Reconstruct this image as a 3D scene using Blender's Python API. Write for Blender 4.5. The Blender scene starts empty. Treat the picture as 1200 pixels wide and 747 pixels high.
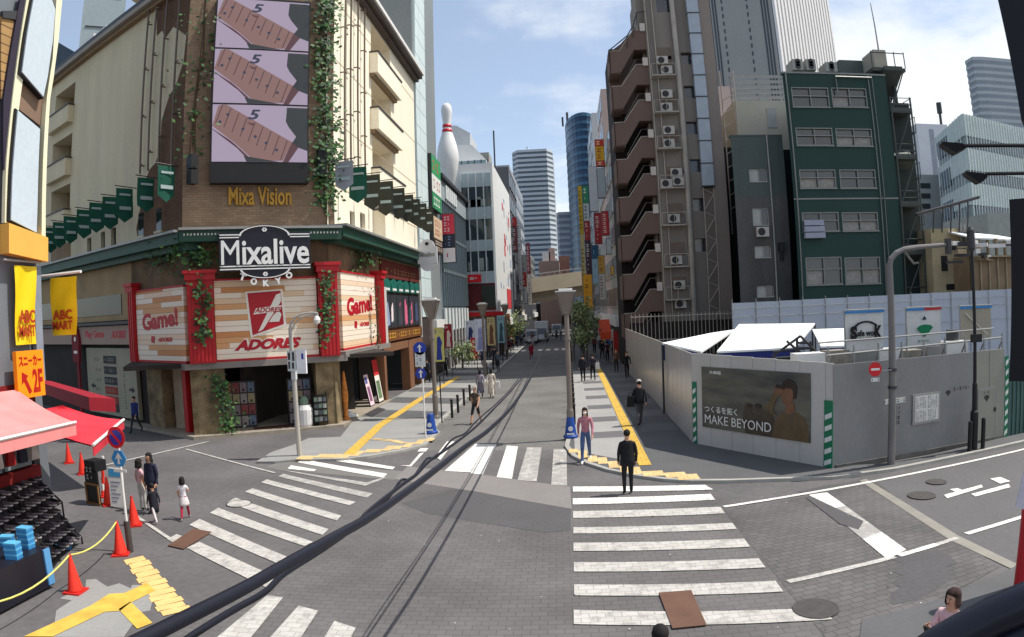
import bpy, bmesh, math, random
from mathutils import Vector, Matrix
from math import sin, cos, pi, radians, hypot, atan2
random.seed(7)
scene = bpy.context.scene
COL = scene.collection

# ------------------------------------------------------------------ camera
H = 4.9                                     # the camera hangs on a first floor, 4.9 m up
C1, C3 = 0.7367, -0.01457                   # its wide lens: angle = C1*r + C3*r^3 (r = 1 at half the picture's width)
YAW, PITCH, ROLL = 0.0813, -0.01357, 0.04168
RC = (Matrix.Rotation(YAW, 3, 'Z') @ Matrix.Rotation(PITCH, 3, 'X') @ Matrix.Rotation(ROLL, 3, 'Y'))
cam = bpy.data.cameras.new('camera')
cam.type = 'PANO'
cam.panorama_type = 'FISHEYE_LENS_POLYNOMIAL'
cam.sensor_fit = 'HORIZONTAL'
cam.sensor_width = 36.0
cam.sensor_height = 36.0 * 637 / 1024
cam.fisheye_fov = radians(150)
cam.fisheye_polynomial_k0 = 0
cam.fisheye_polynomial_k1 = -C1 / 18
cam.fisheye_polynomial_k2 = 0
cam.fisheye_polynomial_k3 = -C3 / 18 ** 3
cam.fisheye_polynomial_k4 = 0
cam.clip_start = 0.05
cam.clip_end = 3000
camo = bpy.data.objects.new('camera', cam)
COL.objects.link(camo)
M4 = Matrix((RC @ Vector((1, 0, 0)), RC @ Vector((0, 0, 1)), RC @ Vector((0, -1, 0)))).transposed().to_4x4()
M4.translation = (0, 0, H)
camo.matrix_world = M4
scene.camera = camo

# ------------------------------------------------------------------ light
SUN_EL, SUN_AZ = radians(60.5), radians(79)        # azimuth from +Y towards +X
world = bpy.data.worlds.new('World')
scene.world = world
world.use_nodes = True
wn, wl = world.node_tree.nodes, world.node_tree.links
wn.clear()
wo = wn.new('ShaderNodeOutputWorld'); bg = wn.new('ShaderNodeBackground')
sky = wn.new('ShaderNodeTexSky'); sky.sky_type = 'NISHITA'; sky.sun_disc = False
sky.sun_elevation = SUN_EL; sky.sun_rotation = SUN_AZ
sky.air_density = 1.0; sky.dust_density = 0.6; sky.ozone_density = 2.0
SKY_S = 0.15
bg.inputs['Strength'].default_value = SKY_S
tc = wn.new('ShaderNodeTexCoord')
sep = wn.new('ShaderNodeSeparateXYZ'); wl.new(tc.outputs['Generated'], sep.inputs[0])
def wmath(op, a, b=None, clamp=False):
    n = wn.new('ShaderNodeMath'); n.operation = op; n.use_clamp = clamp
    for i, v in enumerate((a, b)):
        if v is None: continue
        if isinstance(v, (int, float)): n.inputs[i].default_value = v
        else: wl.new(v, n.inputs[i])
    return n.outputs[0]
zz = wmath('ADD', wmath('MAXIMUM', sep.outputs[2], 0.0), 0.16)
cmb = wn.new('ShaderNodeCombineXYZ')
wl.new(wmath('DIVIDE', sep.outputs[0], zz), cmb.inputs[0]); wl.new(wmath('DIVIDE', sep.outputs[1], zz), cmb.inputs[1])
cn = wn.new('ShaderNodeTexNoise'); cn.inputs['Scale'].default_value = 1.15; cn.inputs['Detail'].default_value = 7; cn.inputs['Roughness'].default_value = 0.58
wl.new(cmb.outputs[0], cn.inputs['Vector'])
bias = wmath('MULTIPLY', sep.outputs[0], 0.36)                      # more cloud towards the sun side
low = wmath('MULTIPLY', wmath('SUBTRACT', 0.55, sep.outputs[2]), 0.22)
cv = wmath('ADD', wmath('ADD', cn.outputs['Fac'], bias), low)
mr = wn.new('ShaderNodeMapRange'); mr.interpolation_type = 'SMOOTHSTEP'
mr.inputs['From Min'].default_value = 0.50; mr.inputs['From Max'].default_value = 0.74
wl.new(cv, mr.inputs['Value'])
mx = wn.new('ShaderNodeMix'); mx.data_type = 'RGBA'
mr.inputs['To Min'].default_value = 0.22; wl.new(mr.outputs[0], mx.inputs['Factor']); wl.new(sky.outputs[0], mx.inputs['A'])
CLOUD = 0.95 / SKY_S
mx.inputs['B'].default_value = (CLOUD * 0.96, CLOUD, CLOUD * 1.03, 1)
wl.new(mx.outputs['Result'], bg.inputs['Color']); wl.new(bg.outputs[0], wo.inputs[0])
sun = bpy.data.lights.new('sun', 'SUN'); sun.energy = 4.5; sun.angle = radians(0.5); sun.color = (1.0, 0.955, 0.88)
suno = bpy.data.objects.new('sun', sun); COL.objects.link(suno)
sd = Vector((sin(SUN_AZ) * cos(SUN_EL), cos(SUN_AZ) * cos(SUN_EL), sin(SUN_EL)))
suno.rotation_euler = sd.to_track_quat('Z', 'Y').to_euler(); suno.location = (20, 0, 60)
scene.view_settings.view_transform = 'Standard'; scene.view_settings.look = 'None'
scene.view_settings.exposure = 0.15; scene.view_settings.gamma = 1; scene.view_settings.use_curve_mapping = False
try:
    scene.cycles.max_bounces = 6; scene.cycles.diffuse_bounces = 3; scene.cycles.glossy_bounces = 2
except Exception: pass

# ------------------------------------------------------------------ photo measurements -> metres
def ray(px, py):
    x = (px - 600) / 600; y = (373.5 - py) / 600
    r = hypot(x, y) + 1e-9; th = C1 * r + C3 * r ** 3
    return RC @ Vector((sin(th) * x / r, cos(th), sin(th) * y / r))
def G(px, py, z=0.0):
    d = ray(px, py); t = (z - H) / d.z
    return Vector((d.x * t, d.y * t, z))
def AT(px, py, Y):
    d = ray(px, py); t = Y / d.y
    return Vector((d.x * t, Y, H + d.z * t))
def AX(px, py, X):
    d = ray(px, py); t = X / d.x
    return Vector((X, d.y * t, H + d.z * t))
class Frame:
    """a vertical facade plane: s runs left to right as seen, z up, off towards the viewer"""
    def __init__(self, a, b):
        self.a = Vector(a); self.u = (Vector(b) - self.a).normalized(); self.n = Vector((self.u.y, -self.u.x))
        self.len = (Vector(b) - self.a).length
    def pt(self, s, z, off=0.0):
        p = self.a + self.u * s + self.n * off
        return Vector((p.x, p.y, z))
    def sz(self, px, py, off=0.0):
        d = ray(px, py); d2 = Vector((d.x, d.y)); a2 = self.a + self.n * off
        t = a2.dot(self.n) / d2.dot(self.n); p = d2 * t
        return ((p - self.a).dot(self.u), H + d.z * t)
    def rect(self, x0, y0, x1, y1, off=0.0):
        a = self.sz(x0, (y0 + y1) / 2, off)[0]; b = self.sz(x1, (y0 + y1) / 2, off)[0]
        z1 = self.sz((x0 + x1) / 2, y0, off)[1]; z0 = self.sz((x0 + x1) / 2, y1, off)[1]
        return a, b, z0, z1

# ------------------------------------------------------------------ materials
MATS = {}
def lin(c):
    out = []
    for v in c:
        v = v / 255.0
        out.append(v / 12.92 if v <= 0.04045 else ((v + 0.055) / 1.055) ** 2.4)
    return tuple(out) + (1.0,)
def M(name, c=None, rough=0.75, var=0.10, sc=1.3, metal=0.0, fine=0.05, spec=0.35, streak=0.0, bump=0.0):
    """a painted / plastered surface with broad and fine unevenness"""
    if name in MATS: return MATS[name]
    m = bpy.data.materials.new(name); m.use_nodes = True
    nt = m.node_tree; b = nt.nodes['Principled BSDF']
    b.inputs['Roughness'].default_value = rough; b.inputs['Metallic'].default_value = metal
    b.inputs['Specular IOR Level'].default_value = spec
    base = lin(c)
    if var or fine:
        geo = nt.nodes.new('ShaderNodeNewGeometry')
        n1 = nt.nodes.new('ShaderNodeTexNoise'); n1.inputs['Scale'].default_value = sc; n1.inputs['Detail'].default_value = 5
        n2 = nt.nodes.new('ShaderNodeTexNoise'); n2.inputs['Scale'].default_value = sc * 14; n2.inputs['Detail'].default_value = 2
        vec = geo.outputs['Position']
        if streak:
            mp = nt.nodes.new('ShaderNodeMapping'); mp.inputs['Scale'].default_value = (1, 1, streak)
            nt.links.new(vec, mp.inputs['Vector']); vec = mp.outputs[0]
        nt.links.new(vec, n1.inputs['Vector']); nt.links.new(geo.outputs['Position'], n2.inputs['Vector'])
        def mr_(src, amt):
            r = nt.nodes.new('ShaderNodeMapRange'); r.inputs['From Min'].default_value = 0.28; r.inputs['From Max'].default_value = 0.72
            r.inputs['To Min'].default_value = 1 - amt; r.inputs['To Max'].default_value = 1 + amt
            nt.links.new(src, r.inputs['Value']); return r.outputs[0]
        mu = nt.nodes.new('ShaderNodeMath'); mu.operation = 'MULTIPLY'
        nt.links.new(mr_(n1.outputs['Fac'], var), mu.inputs[0]); nt.links.new(mr_(n2.outputs['Fac'], fine), mu.inputs[1])
        if bump:
            bp = nt.nodes.new('ShaderNodeBump'); bp.inputs['Strength'].default_value = bump; bp.inputs['Distance'].default_value = 0.03; nt.links.new(n1.outputs['Fac'], bp.inputs['Height']); nt.links.new(bp.outputs[0], b.inputs['Normal'])
        vm = nt.nodes.new('ShaderNodeVectorMath'); vm.operation = 'SCALE'; vm.inputs[0].default_value = base[:3]
        nt.links.new(mu.outputs[0], vm.inputs['Scale']); nt.links.new(vm.outputs[0], b.inputs['Base Color'])
    else:
        b.inputs['Base Color'].default_value = base
    MATS[name] = m
    return m
def glassM(name, c, rough=0.08, spec=0.8):
    if name in MATS: return MATS[name]
    m = M(name, c, rough=rough, var=0.25, sc=0.35, fine=0.0, spec=spec); return m
def emit(name, c, s=1.0):
    if name in MATS: return MATS[name]
    m = bpy.data.materials.new(name); m.use_nodes = True; b = m.node_tree.nodes['Principled BSDF']
    b.inputs['Base Color'].default_value = (0.01, 0.01, 0.01, 1); b.inputs['Emission Color'].default_value = lin(c); b.inputs['Emission Strength'].default_value = s
    b.inputs['Roughness'].default_value = 0.35
    MATS[name] = m; return m
def brickM(name, c1, c2, mortar, udir, bw, bh, msize=0.012, vdir=(0, 0, 1), var=0.18, sc=0.6, rough=0.85, bias=0.0, soil=None):
    """blocks laid in courses: udir / vdir are the world directions of a course and of the rise"""
    if name in MATS: return MATS[name]
    m = bpy.data.materials.new(name); m.use_nodes = True; nt = m.node_tree; b = nt.nodes['Principled BSDF']
    b.inputs['Roughness'].default_value = rough; b.inputs['Specular IOR Level'].default_value = 0.3
    geo = nt.nodes.new('ShaderNodeNewGeometry')
    def dot(d):
        n = nt.nodes.new('ShaderNodeVectorMath'); n.operation = 'DOT_PRODUCT'; n.inputs[1].default_value = d
        nt.links.new(geo.outputs['Position'], n.inputs[0]); return n.outputs['Value']
    cb = nt.nodes.new('ShaderNodeCombineXYZ'); nt.links.new(dot(udir), cb.inputs[0]); nt.links.new(dot(vdir), cb.inputs[1])
    br = nt.nodes.new('ShaderNodeTexBrick'); br.inputs['Scale'].default_value = 1; br.inputs['Brick Width'].default_value = bw
    br.inputs['Row Height'].default_value = bh; br.inputs['Mortar Size'].default_value = msize; br.inputs['Bias'].default_value = bias
    br.inputs['Mortar Smooth'].default_value = 0.3
    br.inputs['Color1'].default_value = lin(c1); br.inputs['Color2'].default_value = lin(c2); br.inputs['Mortar'].default_value = lin(mortar)
    nt.links.new(cb.outputs[0], br.inputs['Vector'])
    n1 = nt.nodes.new('ShaderNodeTexNoise'); n1.inputs['Scale'].default_value = sc; n1.inputs['Detail'].default_value = 6
    nt.links.new(geo.outputs['Position'], n1.inputs['Vector'])
    r = nt.nodes.new('ShaderNodeMapRange'); r.inputs['From Min'].default_value = 0.3; r.inputs['From Max'].default_value = 0.7
    r.inputs['To Min'].default_value = 1 - var; r.inputs['To Max'].default_value = 1 + var
    nt.links.new(n1.outputs['Fac'], r.inputs['Value'])
    vm = nt.nodes.new('ShaderNodeVectorMath'); vm.operation = 'SCALE'
    nt.links.new(br.outputs['Color'], vm.inputs[0]); nt.links.new(r.outputs[0], vm.inputs['Scale'])
    nt.links.new(vm.outputs[0], b.inputs['Base Color'])
    MATS[name] = m; return m

# ------------------------------------------------------------------ mesh building
class MB:
    def __init__(self): self.v = []; self.f = []; self.mi = []; self.mats = []
    def m(self, mat):
        if mat not in self.mats: self.mats.append(mat)
        return self.mats.index(mat)
    def add(self, vs, fs, mat=None):
        k = len(self.v); self.v += [tuple(v) for v in vs]
        i = self.m(mat) if mat else 0
        for f in fs: self.f.append([k + j for j in f]); self.mi.append(i)
        return self
    def quad(self, a, b, c, d, mat=None): return self.add([a, b, c, d], [(0, 1, 2, 3)], mat)
    def hexa(self, p, mat=None):
        """p: 4 bottom corners then the 4 above them"""
        return self.add(p, [(3, 2, 1, 0), (4, 5, 6, 7), (0, 1, 5, 4), (1, 2, 6, 5), (2, 3, 7, 6), (3, 0, 4, 7)], mat)
    def box(self, x0, x1, y0, y1, z0, z1, mat=None):
        return self.hexa([(x0, y0, z0), (x1, y0, z0), (x1, y1, z0), (x0, y1, z0), (x0, y0, z1), (x1, y0, z1), (x1, y1, z1), (x0, y1, z1)], mat)
    def rbox(self, c, sx, sy, sz, rot=0, mat=None, tilt=0):
        """box standing on c, turned about z, optionally leaning"""
        R = Matrix.Rotation(rot, 3, 'Z') @ Matrix.Rotation(tilt, 3, 'X'); c = Vector(c)
        return self.hexa([c + R @ Vector((x * sx / 2, y * sy / 2, z)) for z in (0, sz) for x, y in ((-1, -1), (1, -1), (1, 1), (-1, 1))], mat)
    def fbox(self, F, s0, s1, z0, z1, o0, o1, mat=None):
        return self.hexa([F.pt(s0, z0, o1), F.pt(s1, z0, o1), F.pt(s1, z0, o0), F.pt(s0, z0, o0), F.pt(s0, z1, o1), F.pt(s1, z1, o1), F.pt(s1, z1, o0), F.pt(s0, z1, o0)], mat)
    def prism(self, pts, d, mat=None):
        """polygon (3D points) pushed along d"""
        n = len(pts); d = Vector(d); a = [Vector(p) for p in pts]; b = [p + d for p in a]
        fs = [tuple(range(n)), tuple(range(2 * n - 1, n - 1, -1))] + [(i, i + n, (i + 1) % n + n, (i + 1) % n) for i in range(n)]
        return self.add(a + b, fs, mat)
    def fpoly(self, F, pts, o0, o1, mat=None):
        return self.prism([F.pt(s, z, o1) for s, z in pts], (F.pt(0, 0, o0) - F.pt(0, 0, o1)), mat)
    def tube(self, pts, r, n=8, mat=None, cap=True):
        pts = [Vector(p) for p in pts]; rs = r if isinstance(r, (list, tuple)) else [r] * len(pts)
        k = len(self.v); up = None
        for i, p in enumerate(pts):
            d = (pts[min(i + 1, len(pts) - 1)] - pts[max(i - 1, 0)]).normalized()
            if up is None: up = Vector((0, 0, 1)) if abs(d.z) < 0.9 else Vector((1, 0, 0))
            x = up.cross(d).normalized(); y = d.cross(x).normalized(); up = y
            for j in range(n):
                a = 2 * pi * j / n; q = p + (x * cos(a) + y * sin(a)) * rs[i]; self.v.append(tuple(q))
        mi = self.m(mat) if mat else 0
        for i in range(len(pts) - 1):
            for j in range(n):
                self.f.append([k + i * n + j, k + i * n + (j + 1) % n, k + (i + 1) * n + (j + 1) % n, k + (i + 1) * n + j]); self.mi.append(mi)
        if cap:
            self.f.append([k + j for j in range(n)][::-1]); self.mi.append(mi)
            self.f.append([k + (len(pts) - 1) * n + j for j in range(n)]); self.mi.append(mi)
        return self
    def lathe(self, c, prof, n=16, mat=None):
        """prof: (radius, height) pairs above c"""
        c = Vector(c); k = len(self.v); mi = self.m(mat) if mat else 0
        for r, z in prof:
            for j in range(n):
                a = 2 * pi * j / n; self.v.append((c.x + r * cos(a), c.y + r * sin(a), c.z + z))
        for i in range(len(prof) - 1):
            for j in range(n):
                self.f.append([k + i * n + j, k + i * n + (j + 1) % n, k + (i + 1) * n + (j + 1) % n, k + (i + 1) * n + j]); self.mi.append(mi)
        self.f.append([k + j for j in range(n)][::-1]); self.mi.append(mi)
        self.f.append([k + (len(prof) - 1) * n + j for j in range(n)]); self.mi.append(mi)
        return self
    def ball(self, c, rx, ry, rz, n=10, mat=None):
        c = Vector(c); k = len(self.v); mi = self.m(mat) if mat else 0; h = n // 2
        for i in range(h + 1):
            t = pi * i / h
            for j in range(n):
                a = 2 * pi * j / n; self.v.append((c.x + rx * sin(t) * cos(a), c.y + ry * sin(t) * sin(a), c.z - rz * cos(t)))
        for i in range(h):
            for j in range(n):
                self.f.append([k + i * n + j, k + i * n + (j + 1) % n, k + (i + 1) * n + (j + 1) % n, k + (i + 1) * n + j]); self.mi.append(mi)
        return self
    def disc(self, F, s, z, r, off, th=0.02, n=20, mat=None):
        return self.fpoly(F, [(s + r * cos(2 * pi * i / n), z + r * sin(2 * pi * i / n)) for i in range(n)], off, off + th, mat)
    def holed(self, F, s0, s1, z0, z1, holes, depth, off=0.0, mat=None):
        """a wall face with openings (s0,s1,z0,z1) and their reveals"""
        ss = sorted({s0, s1, *[min(max(h[i], s0), s1) for h in holes for i in (0, 1)]}); zs = sorted({z0, z1, *[min(max(h[i], z0), z1) for h in holes for i in (2, 3)]})
        for i in range(len(ss) - 1):
            for j in range(len(zs) - 1):
                cs, cz = (ss[i] + ss[i + 1]) / 2, (zs[j] + zs[j + 1]) / 2
                if any(h[0] < cs < h[1] and h[2] < cz < h[3] for h in holes): continue
                self.quad(F.pt(ss[i], zs[j], off), F.pt(ss[i + 1], zs[j], off), F.pt(ss[i + 1], zs[j + 1], off), F.pt(ss[i], zs[j + 1], off), mat)
        for a, b, c, d in holes:
            o, q = off, off - depth
            self.quad(F.pt(a, c, o), F.pt(a, d, o), F.pt(a, d, q), F.pt(a, c, q), mat); self.quad(F.pt(b, d, o), F.pt(b, c, o), F.pt(b, c, q), F.pt(b, d, q), mat)
            self.quad(F.pt(b, c, o), F.pt(a, c, o), F.pt(a, c, q), F.pt(b, c, q), mat); self.quad(F.pt(a, d, o), F.pt(b, d, o), F.pt(b, d, q), F.pt(a, d, q), mat)
        return self
    def build(self, name, mat, parent=None, smooth=False):
        me = bpy.data.meshes.new(name)
        xs, ys, zs = zip(*self.v)
        loc = Vector(((min(xs) + max(xs)) / 2, (min(ys) + max(ys)) / 2, min(zs)))
        me.from_pydata([tuple(Vector(v) - loc) for v in self.v], [], self.f)
        mats = self.mats if self.mats else [mat]
        for q in mats: me.materials.append(q)
        if self.mats: me.polygons.foreach_set('material_index', self.mi)
        if smooth: me.polygons.foreach_set('use_smooth', [True] * len(me.polygons))
        me.validate(); me.update()
        o = bpy.data.objects.new(name, me); COL.objects.link(o); o.location = loc
        if parent: adopt(o, parent)
        return o
def wm(o):
    m = o.matrix_basis.copy()
    return wm(o.parent) @ o.matrix_parent_inverse @ m if o.parent else m
def adopt(o, p):
    inv = wm(p).inverted(); o.parent = p; o.matrix_parent_inverse = inv
def tag(o, label, cat, group=None, kind=None):
    o['label'] = label; o['category'] = cat
    if group: o['group'] = group
    if kind: o['kind'] = kind
    return o
def thing(name, loc, label, cat, group=None, rot=0):
    o = bpy.data.objects.new(name, None); COL.objects.link(o); o.location = loc; o.rotation_euler = (0, 0, rot); o.empty_display_size = 0.2
    return tag(o, label, cat, group)
def structure(o): o['kind'] = 'structure'; return o
KIDS = {}
def kids(o): return [c for c in bpy.data.objects if c.parent == o]
def dup(o, loc, rot=None, label=None, parent=None, scale=None, kidmap=None):
    c = o.copy(); COL.objects.link(c)
    if parent is None:
        c.location = loc
        if rot is not None: c.rotation_euler = (0, 0, rot)
        if scale: c.scale = (scale,) * 3
        if label: c['label'] = label
    else:
        inv = o.matrix_parent_inverse.copy(); c.parent = parent; c.matrix_parent_inverse = inv
    for k in kids(o): dup(k, None, parent=c)
    return c
_FC = {}
def text_mesh(body, bold=0.0, shear=0.0, depth=0.02, space=1.0):
    cu = bpy.data.curves.new('t', 'FONT'); cu.body = body; cu.offset = bold; cu.extrude = depth; cu.shear = shear; cu.space_character = space; cu.resolution_u = 3
    o = bpy.data.objects.new('t', cu); COL.objects.link(o)
    bpy.context.view_layer.update()
    dg = bpy.context.evaluated_depsgraph_get(); me = bpy.data.meshes.new_from_object(o.evaluated_get(dg))
    vs = [v.co.copy() for v in me.vertices]; fs = [tuple(p.vertices) for p in me.polygons]
    bpy.data.objects.remove(o); bpy.data.curves.remove(cu); bpy.data.meshes.remove(me)
    return vs, fs
def text(mb, body, F, s0, s1, z0, z1, off, mat=None, bold=0.0, shear=0.0, th=0.03, rot=0.0, space=1.0):
    """lettering fitted into a rectangle of a facade"""
    vs, fs = text_mesh(body, bold, shear, 0.5, space)
    if not vs: return
    x0 = min(v.x for v in vs); x1 = max(v.x for v in vs); y0 = min(v.y for v in vs); y1 = max(v.y for v in vs)
    cs, cz = (s0 + s1) / 2, (z0 + z1) / 2; out = []
    for v in vs:
        s = s0 + (v.x - x0) / (x1 - x0) * (s1 - s0); z = z0 + (v.y - y0) / (y1 - y0) * (z1 - z0)
        if rot: s, z = cs + (s - cs) * cos(rot) - (z - cz) * sin(rot), cz + (s - cs) * sin(rot) + (z - cz) * cos(rot)
        out.append(F.pt(s, z, off + (v.z + 0.5) * th))
    mb.add(out, fs, mat)
def scribble(mb, F, s0, s1, z0, z1, rows, off, mat, seed=0, cell=None):
    """rows of short strokes where the photo shows writing too small to read"""
    rn = random.Random(seed); rh = (z1 - z0) / rows; cell = cell or rh * 0.62
    for r in range(rows):
        s = s0; zc = z0 + rh * (r + 0.5)
        while s < s1 - cell * 0.6:
            w = cell * rn.uniform(0.45, 0.8); k = rn.randint(0, 3)
            if k < 3:
                mb.fbox(F, s, s + w, zc - rh * 0.30, zc - rh * 0.30 + rh * 0.13, off, off + 0.006, mat)
                mb.fbox(F, s, s + w, zc + rh * 0.18, zc + rh * 0.30, off, off + 0.006, mat)
            mb.fbox(F, s + w * 0.4, s + w * 0.58, zc - rh * 0.16, zc + rh * 0.17, off, off + 0.007, mat)
            s += cell
def ground_sheet(name, pts, z, mat):
    mb = MB(); mb.add([(p[0], p[1], z) for p in pts], [tuple(range(len(pts)))])
    o = mb.build(name, mat); me = o.data
    if me.polygons and me.polygons[0].normal.z < 0: me.flip_normals()
    return structure(o)
# ------------------------------------------------------------------ ground, roads, pavements
asphalt = M('asphalt', (95, 92, 92), rough=0.9, var=0.2, sc=0.4, fine=0.12)
asph_old = M('asphalt_worn', (106, 104, 101), rough=0.9, var=0.18, sc=0.5, fine=0.14)
asph_dark = M('asphalt_patch', (83, 81, 82), rough=0.9, var=0.08, sc=0.8, fine=0.1)
asph_violet = M('asphalt_new', (94, 92, 92), rough=0.88, var=0.07, sc=0.6, fine=0.08)
pave = brickM('block_paving', (102, 99, 98), (96, 93, 92), (84, 81, 80), (1, 0.02, 0), 0.26, 0.165, 0.010, (-0.02, 1, 0), var=0.22, sc=0.4)
ax_ = Vector((0.967, 0.255, 0)); ay_ = Vector((-0.255, 0.967, 0))
pave_side = brickM('side_block_paving', (98, 95, 94), (89, 86, 85), (74, 72, 71), tuple(ax_), 0.26, 0.165, 0.012, tuple(ay_), var=0.24, sc=0.5)
pinkish = M('pinkish_band', (126, 121, 118), rough=0.9, var=0.08, sc=0.6)
side_l = M('sidewalk_grey', (142, 141, 138), rough=0.85, var=0.08, sc=0.8, fine=0.06)
side_d = M('sidewalk_dark', (88, 88, 89), rough=0.85, var=0.1, sc=0.8, fine=0.06)
side_w = M('sidewalk_pale', (152, 150, 147), rough=0.85, var=0.07, sc=0.8, fine=0.05)
kerbm = M('kerb_stone', (160, 157, 150), rough=0.85, var=0.12, sc=1.5, fine=0.1)
yellow_t = brickM('tactile_yellow', (206, 170, 76), (194, 158, 70), (164, 132, 62), (1, 0, 0), 0.3, 0.3, 0.012, (0, 1, 0), var=0.1, sc=1.0)
cream_t = brickM('tactile_cream', (212, 184, 134), (202, 172, 120), (178, 148, 100), (1, 0, 0), 0.3, 0.3, 0.012, (0, 1, 0), var=0.08, sc=1.0)
def worn(name, udir, vdir, wear, k=1.0):
    """road paint over blocks: joints show through and patches are worn off"""
    m = brickM(name, tuple(c * k for c in (188, 184, 178)), tuple(c * k for c in (178, 174, 167)), (146, 142, 137), udir, 0.26, 0.165, 0.008, vdir, var=0.06, sc=2.0)
    nt = m.node_tree; b = nt.nodes['Principled BSDF']; src = b.inputs['Base Color'].links[0].from_socket
    geo = nt.nodes.new('ShaderNodeNewGeometry'); n = nt.nodes.new('ShaderNodeTexNoise'); n.inputs['Scale'].default_value = 3.2; n.inputs['Detail'].default_value = 8; n.inputs['Roughness'].default_value = 0.7
    nt.links.new(geo.outputs['Position'], n.inputs['Vector'])
    r = nt.nodes.new('ShaderNodeMapRange'); r.inputs['From Min'].default_value = 0.62 - wear; r.inputs['From Max'].default_value = 0.74 - wear
    nt.links.new(n.outputs['Fac'], r.inputs['Value'])
    x = nt.nodes.new('ShaderNodeMix'); x.data_type = 'RGBA'; x.inputs['B'].default_value = lin((142, 138, 134))
    mm = nt.nodes.new('ShaderNodeMath'); mm.operation = 'MULTIPLY'; mm.inputs[1].default_value = 0.75
    nt.links.new(r.outputs[0], mm.inputs[0]); nt.links.new(mm.outputs[0], x.inputs['Factor']); nt.links.new(src, x.inputs['A']); nt.links.new(x.outputs['Result'], b.inputs['Base Color'])
    return m
paint = worn('road_paint', (1, 0.02, 0), (-0.02, 1, 0), 0.12)
paint_side = worn('road_paint_side', tuple(ax_), tuple(ay_), 0.05)
paint_new = worn('road_paint_new', (1, 0.02, 0), (-0.02, 1, 0), 0.03, 1.22)
paint_old = worn('road_paint_old', (1, 0.02, 0), (-0.02, 1, 0), 0.22)

g = MB().quad((-900, -300, 0), (900, -300, 0), (900, 1500, 0), (-900, 1500, 0)).build('ground', asphalt); structure(g)
P = lambda *px: [G(*q) for q in px]
ground_sheet('main_road', [(-5.9, 24), (-0.2, 23.5), (-0.2, 130), (-5.9, 130)], 0.004, asph_old)
ground_sheet('paved_road', P((470, 561), (560, 574), (668, 600), (672, 573), (840, 577), (1100, 700), (960, 746), (560, 1000), (120, 800), (350, 650), (440, 572)), 0.004, pave)
ground_sheet('pinkish_road', P((478, 547), (560, 556), (668, 571), (670, 597), (560, 577), (462, 562)), 0.010, pinkish)
ground_sheet('road_patch_dark', P((536, 573), (600, 580), (669, 597), (669, 622), (640, 625), (500, 602), (470, 590)), 0.008, asph_dark)
ground_sheet('left_side_road', [G(300, 541), G(352, 537.5), (-5.9, 21.0), G(420, 620), G(360, 655), (-9.2, 12.3), (-13, 13.6), (-30, 22.5), (-30, 34), (-15.9, 26.1), (-12, 28.3)], 0.002, asphalt)
rs = [(5.9, 16.35), (8.0, 17.1), (7.6, 10.6), (3.6, 8.6), (3.5, 15.7)]
ground_sheet('side_road', rs, 0.008, pave_side)
ground_sheet('right_side_road', [(7.66, 17.35), (30, 23.3), (30, 16.5), (7.86, 10.7)], 0.006, asph_violet)
ground_sheet('drain_kerb', P((1007, 564), (1015, 562), (1122, 628), (1192, 662), (1186, 668), (1112, 633)), 0.014, M('channel_concrete', (136, 131, 122), var=0.12, sc=2))
def zigzag(pts, n, amp):
    out = []
    for (a, b) in zip(pts[:-1], pts[1:]):
        a, b = Vector(a[:2]), Vector(b[:2]); d = (b - a) / n; q = Vector((-d.y, d.x)).normalized() * amp
        for i in range(n): out += [a + d * i, a + d * (i + 0.5) + q]
    return out
ground_sheet('road_patch_toothed', P(*[(900 + x / 3.023, 500 + y / 3.023) for x, y in ((430, 470), (475, 487), (440, 515), (478, 530), (438, 555), (470, 572), (435, 595), (438, 635), (540, 612), (640, 548), (655, 522), (628, 500), (672, 486), (648, 465), (600, 440), (490, 452))]), 0.012, asph_dark)
ground_sheet('road_patch_cut', P((944, 584), (949, 582), (1012, 612), (1006, 622), (984, 615)), 0.0225, asph_dark)
ground_sheet('road_patch_small', P((935, 577), (965, 570), (1010, 563), (975, 585)), 0.012, asph_dark)
ground_sheet('road_patch_plain', P((330, 541), (480, 553), (462, 563), (310, 548)), 0.0065, M('grey_patch', (115, 113, 109), var=0.09, sc=1.0))

KH = 0.08
def pavement(name, pts, mat, kerb_pts, kw=0.16):
    mb = MB(); mb.prism([(p[0], p[1], KH) for p in pts], (0, 0, -KH - 0.02), mat); o = mb.build(name, mat); structure(o)
    if kerb_pts:
        kb = MB(); ps = [Vector((p[0], p[1])) for p in kerb_pts]; L, Rr = [], []
        for i, p in enumerate(ps):
            d = (ps[min(i + 1, len(ps) - 1)] - ps[max(i - 1, 0)]).normalized(); q = Vector((-d.y, d.x)) * kw / 2
            L.append(p + q); Rr.append(p - q)
        for i in range(len(ps) - 1):
            kb.hexa([(*Rr[i], -0.02), (*Rr[i + 1], -0.02), (*L[i + 1], -0.02), (*L[i], -0.02), (*Rr[i], KH + 0.006), (*Rr[i + 1], KH + 0.006), (*L[i + 1], KH + 0.006), (*L[i], KH + 0.006)])
        structure(kb.build('kerb', kerbm))
rk = [(-0.1, 130), (-0.1, 26.3), (-0.22, 23.9), (0.02, 22.3), (0.45, 21.15), (1.0, 20.2), (1.75, 19.35), (2.5, 18.75), (3.2, 18.42), (4.2, 18.2), (5.3, 18.05), (7.0, 17.75), (9.0, 18.0), (13.6, 19.25), (20, 21.0)]
pavement('right_pavement', rk + [(20, 22.2), (14.9, 20.5), (9.2, 18.6), (7.3, 18.85), (4.1, 23.4), (4.1, 130)], side_d, rk)
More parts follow.
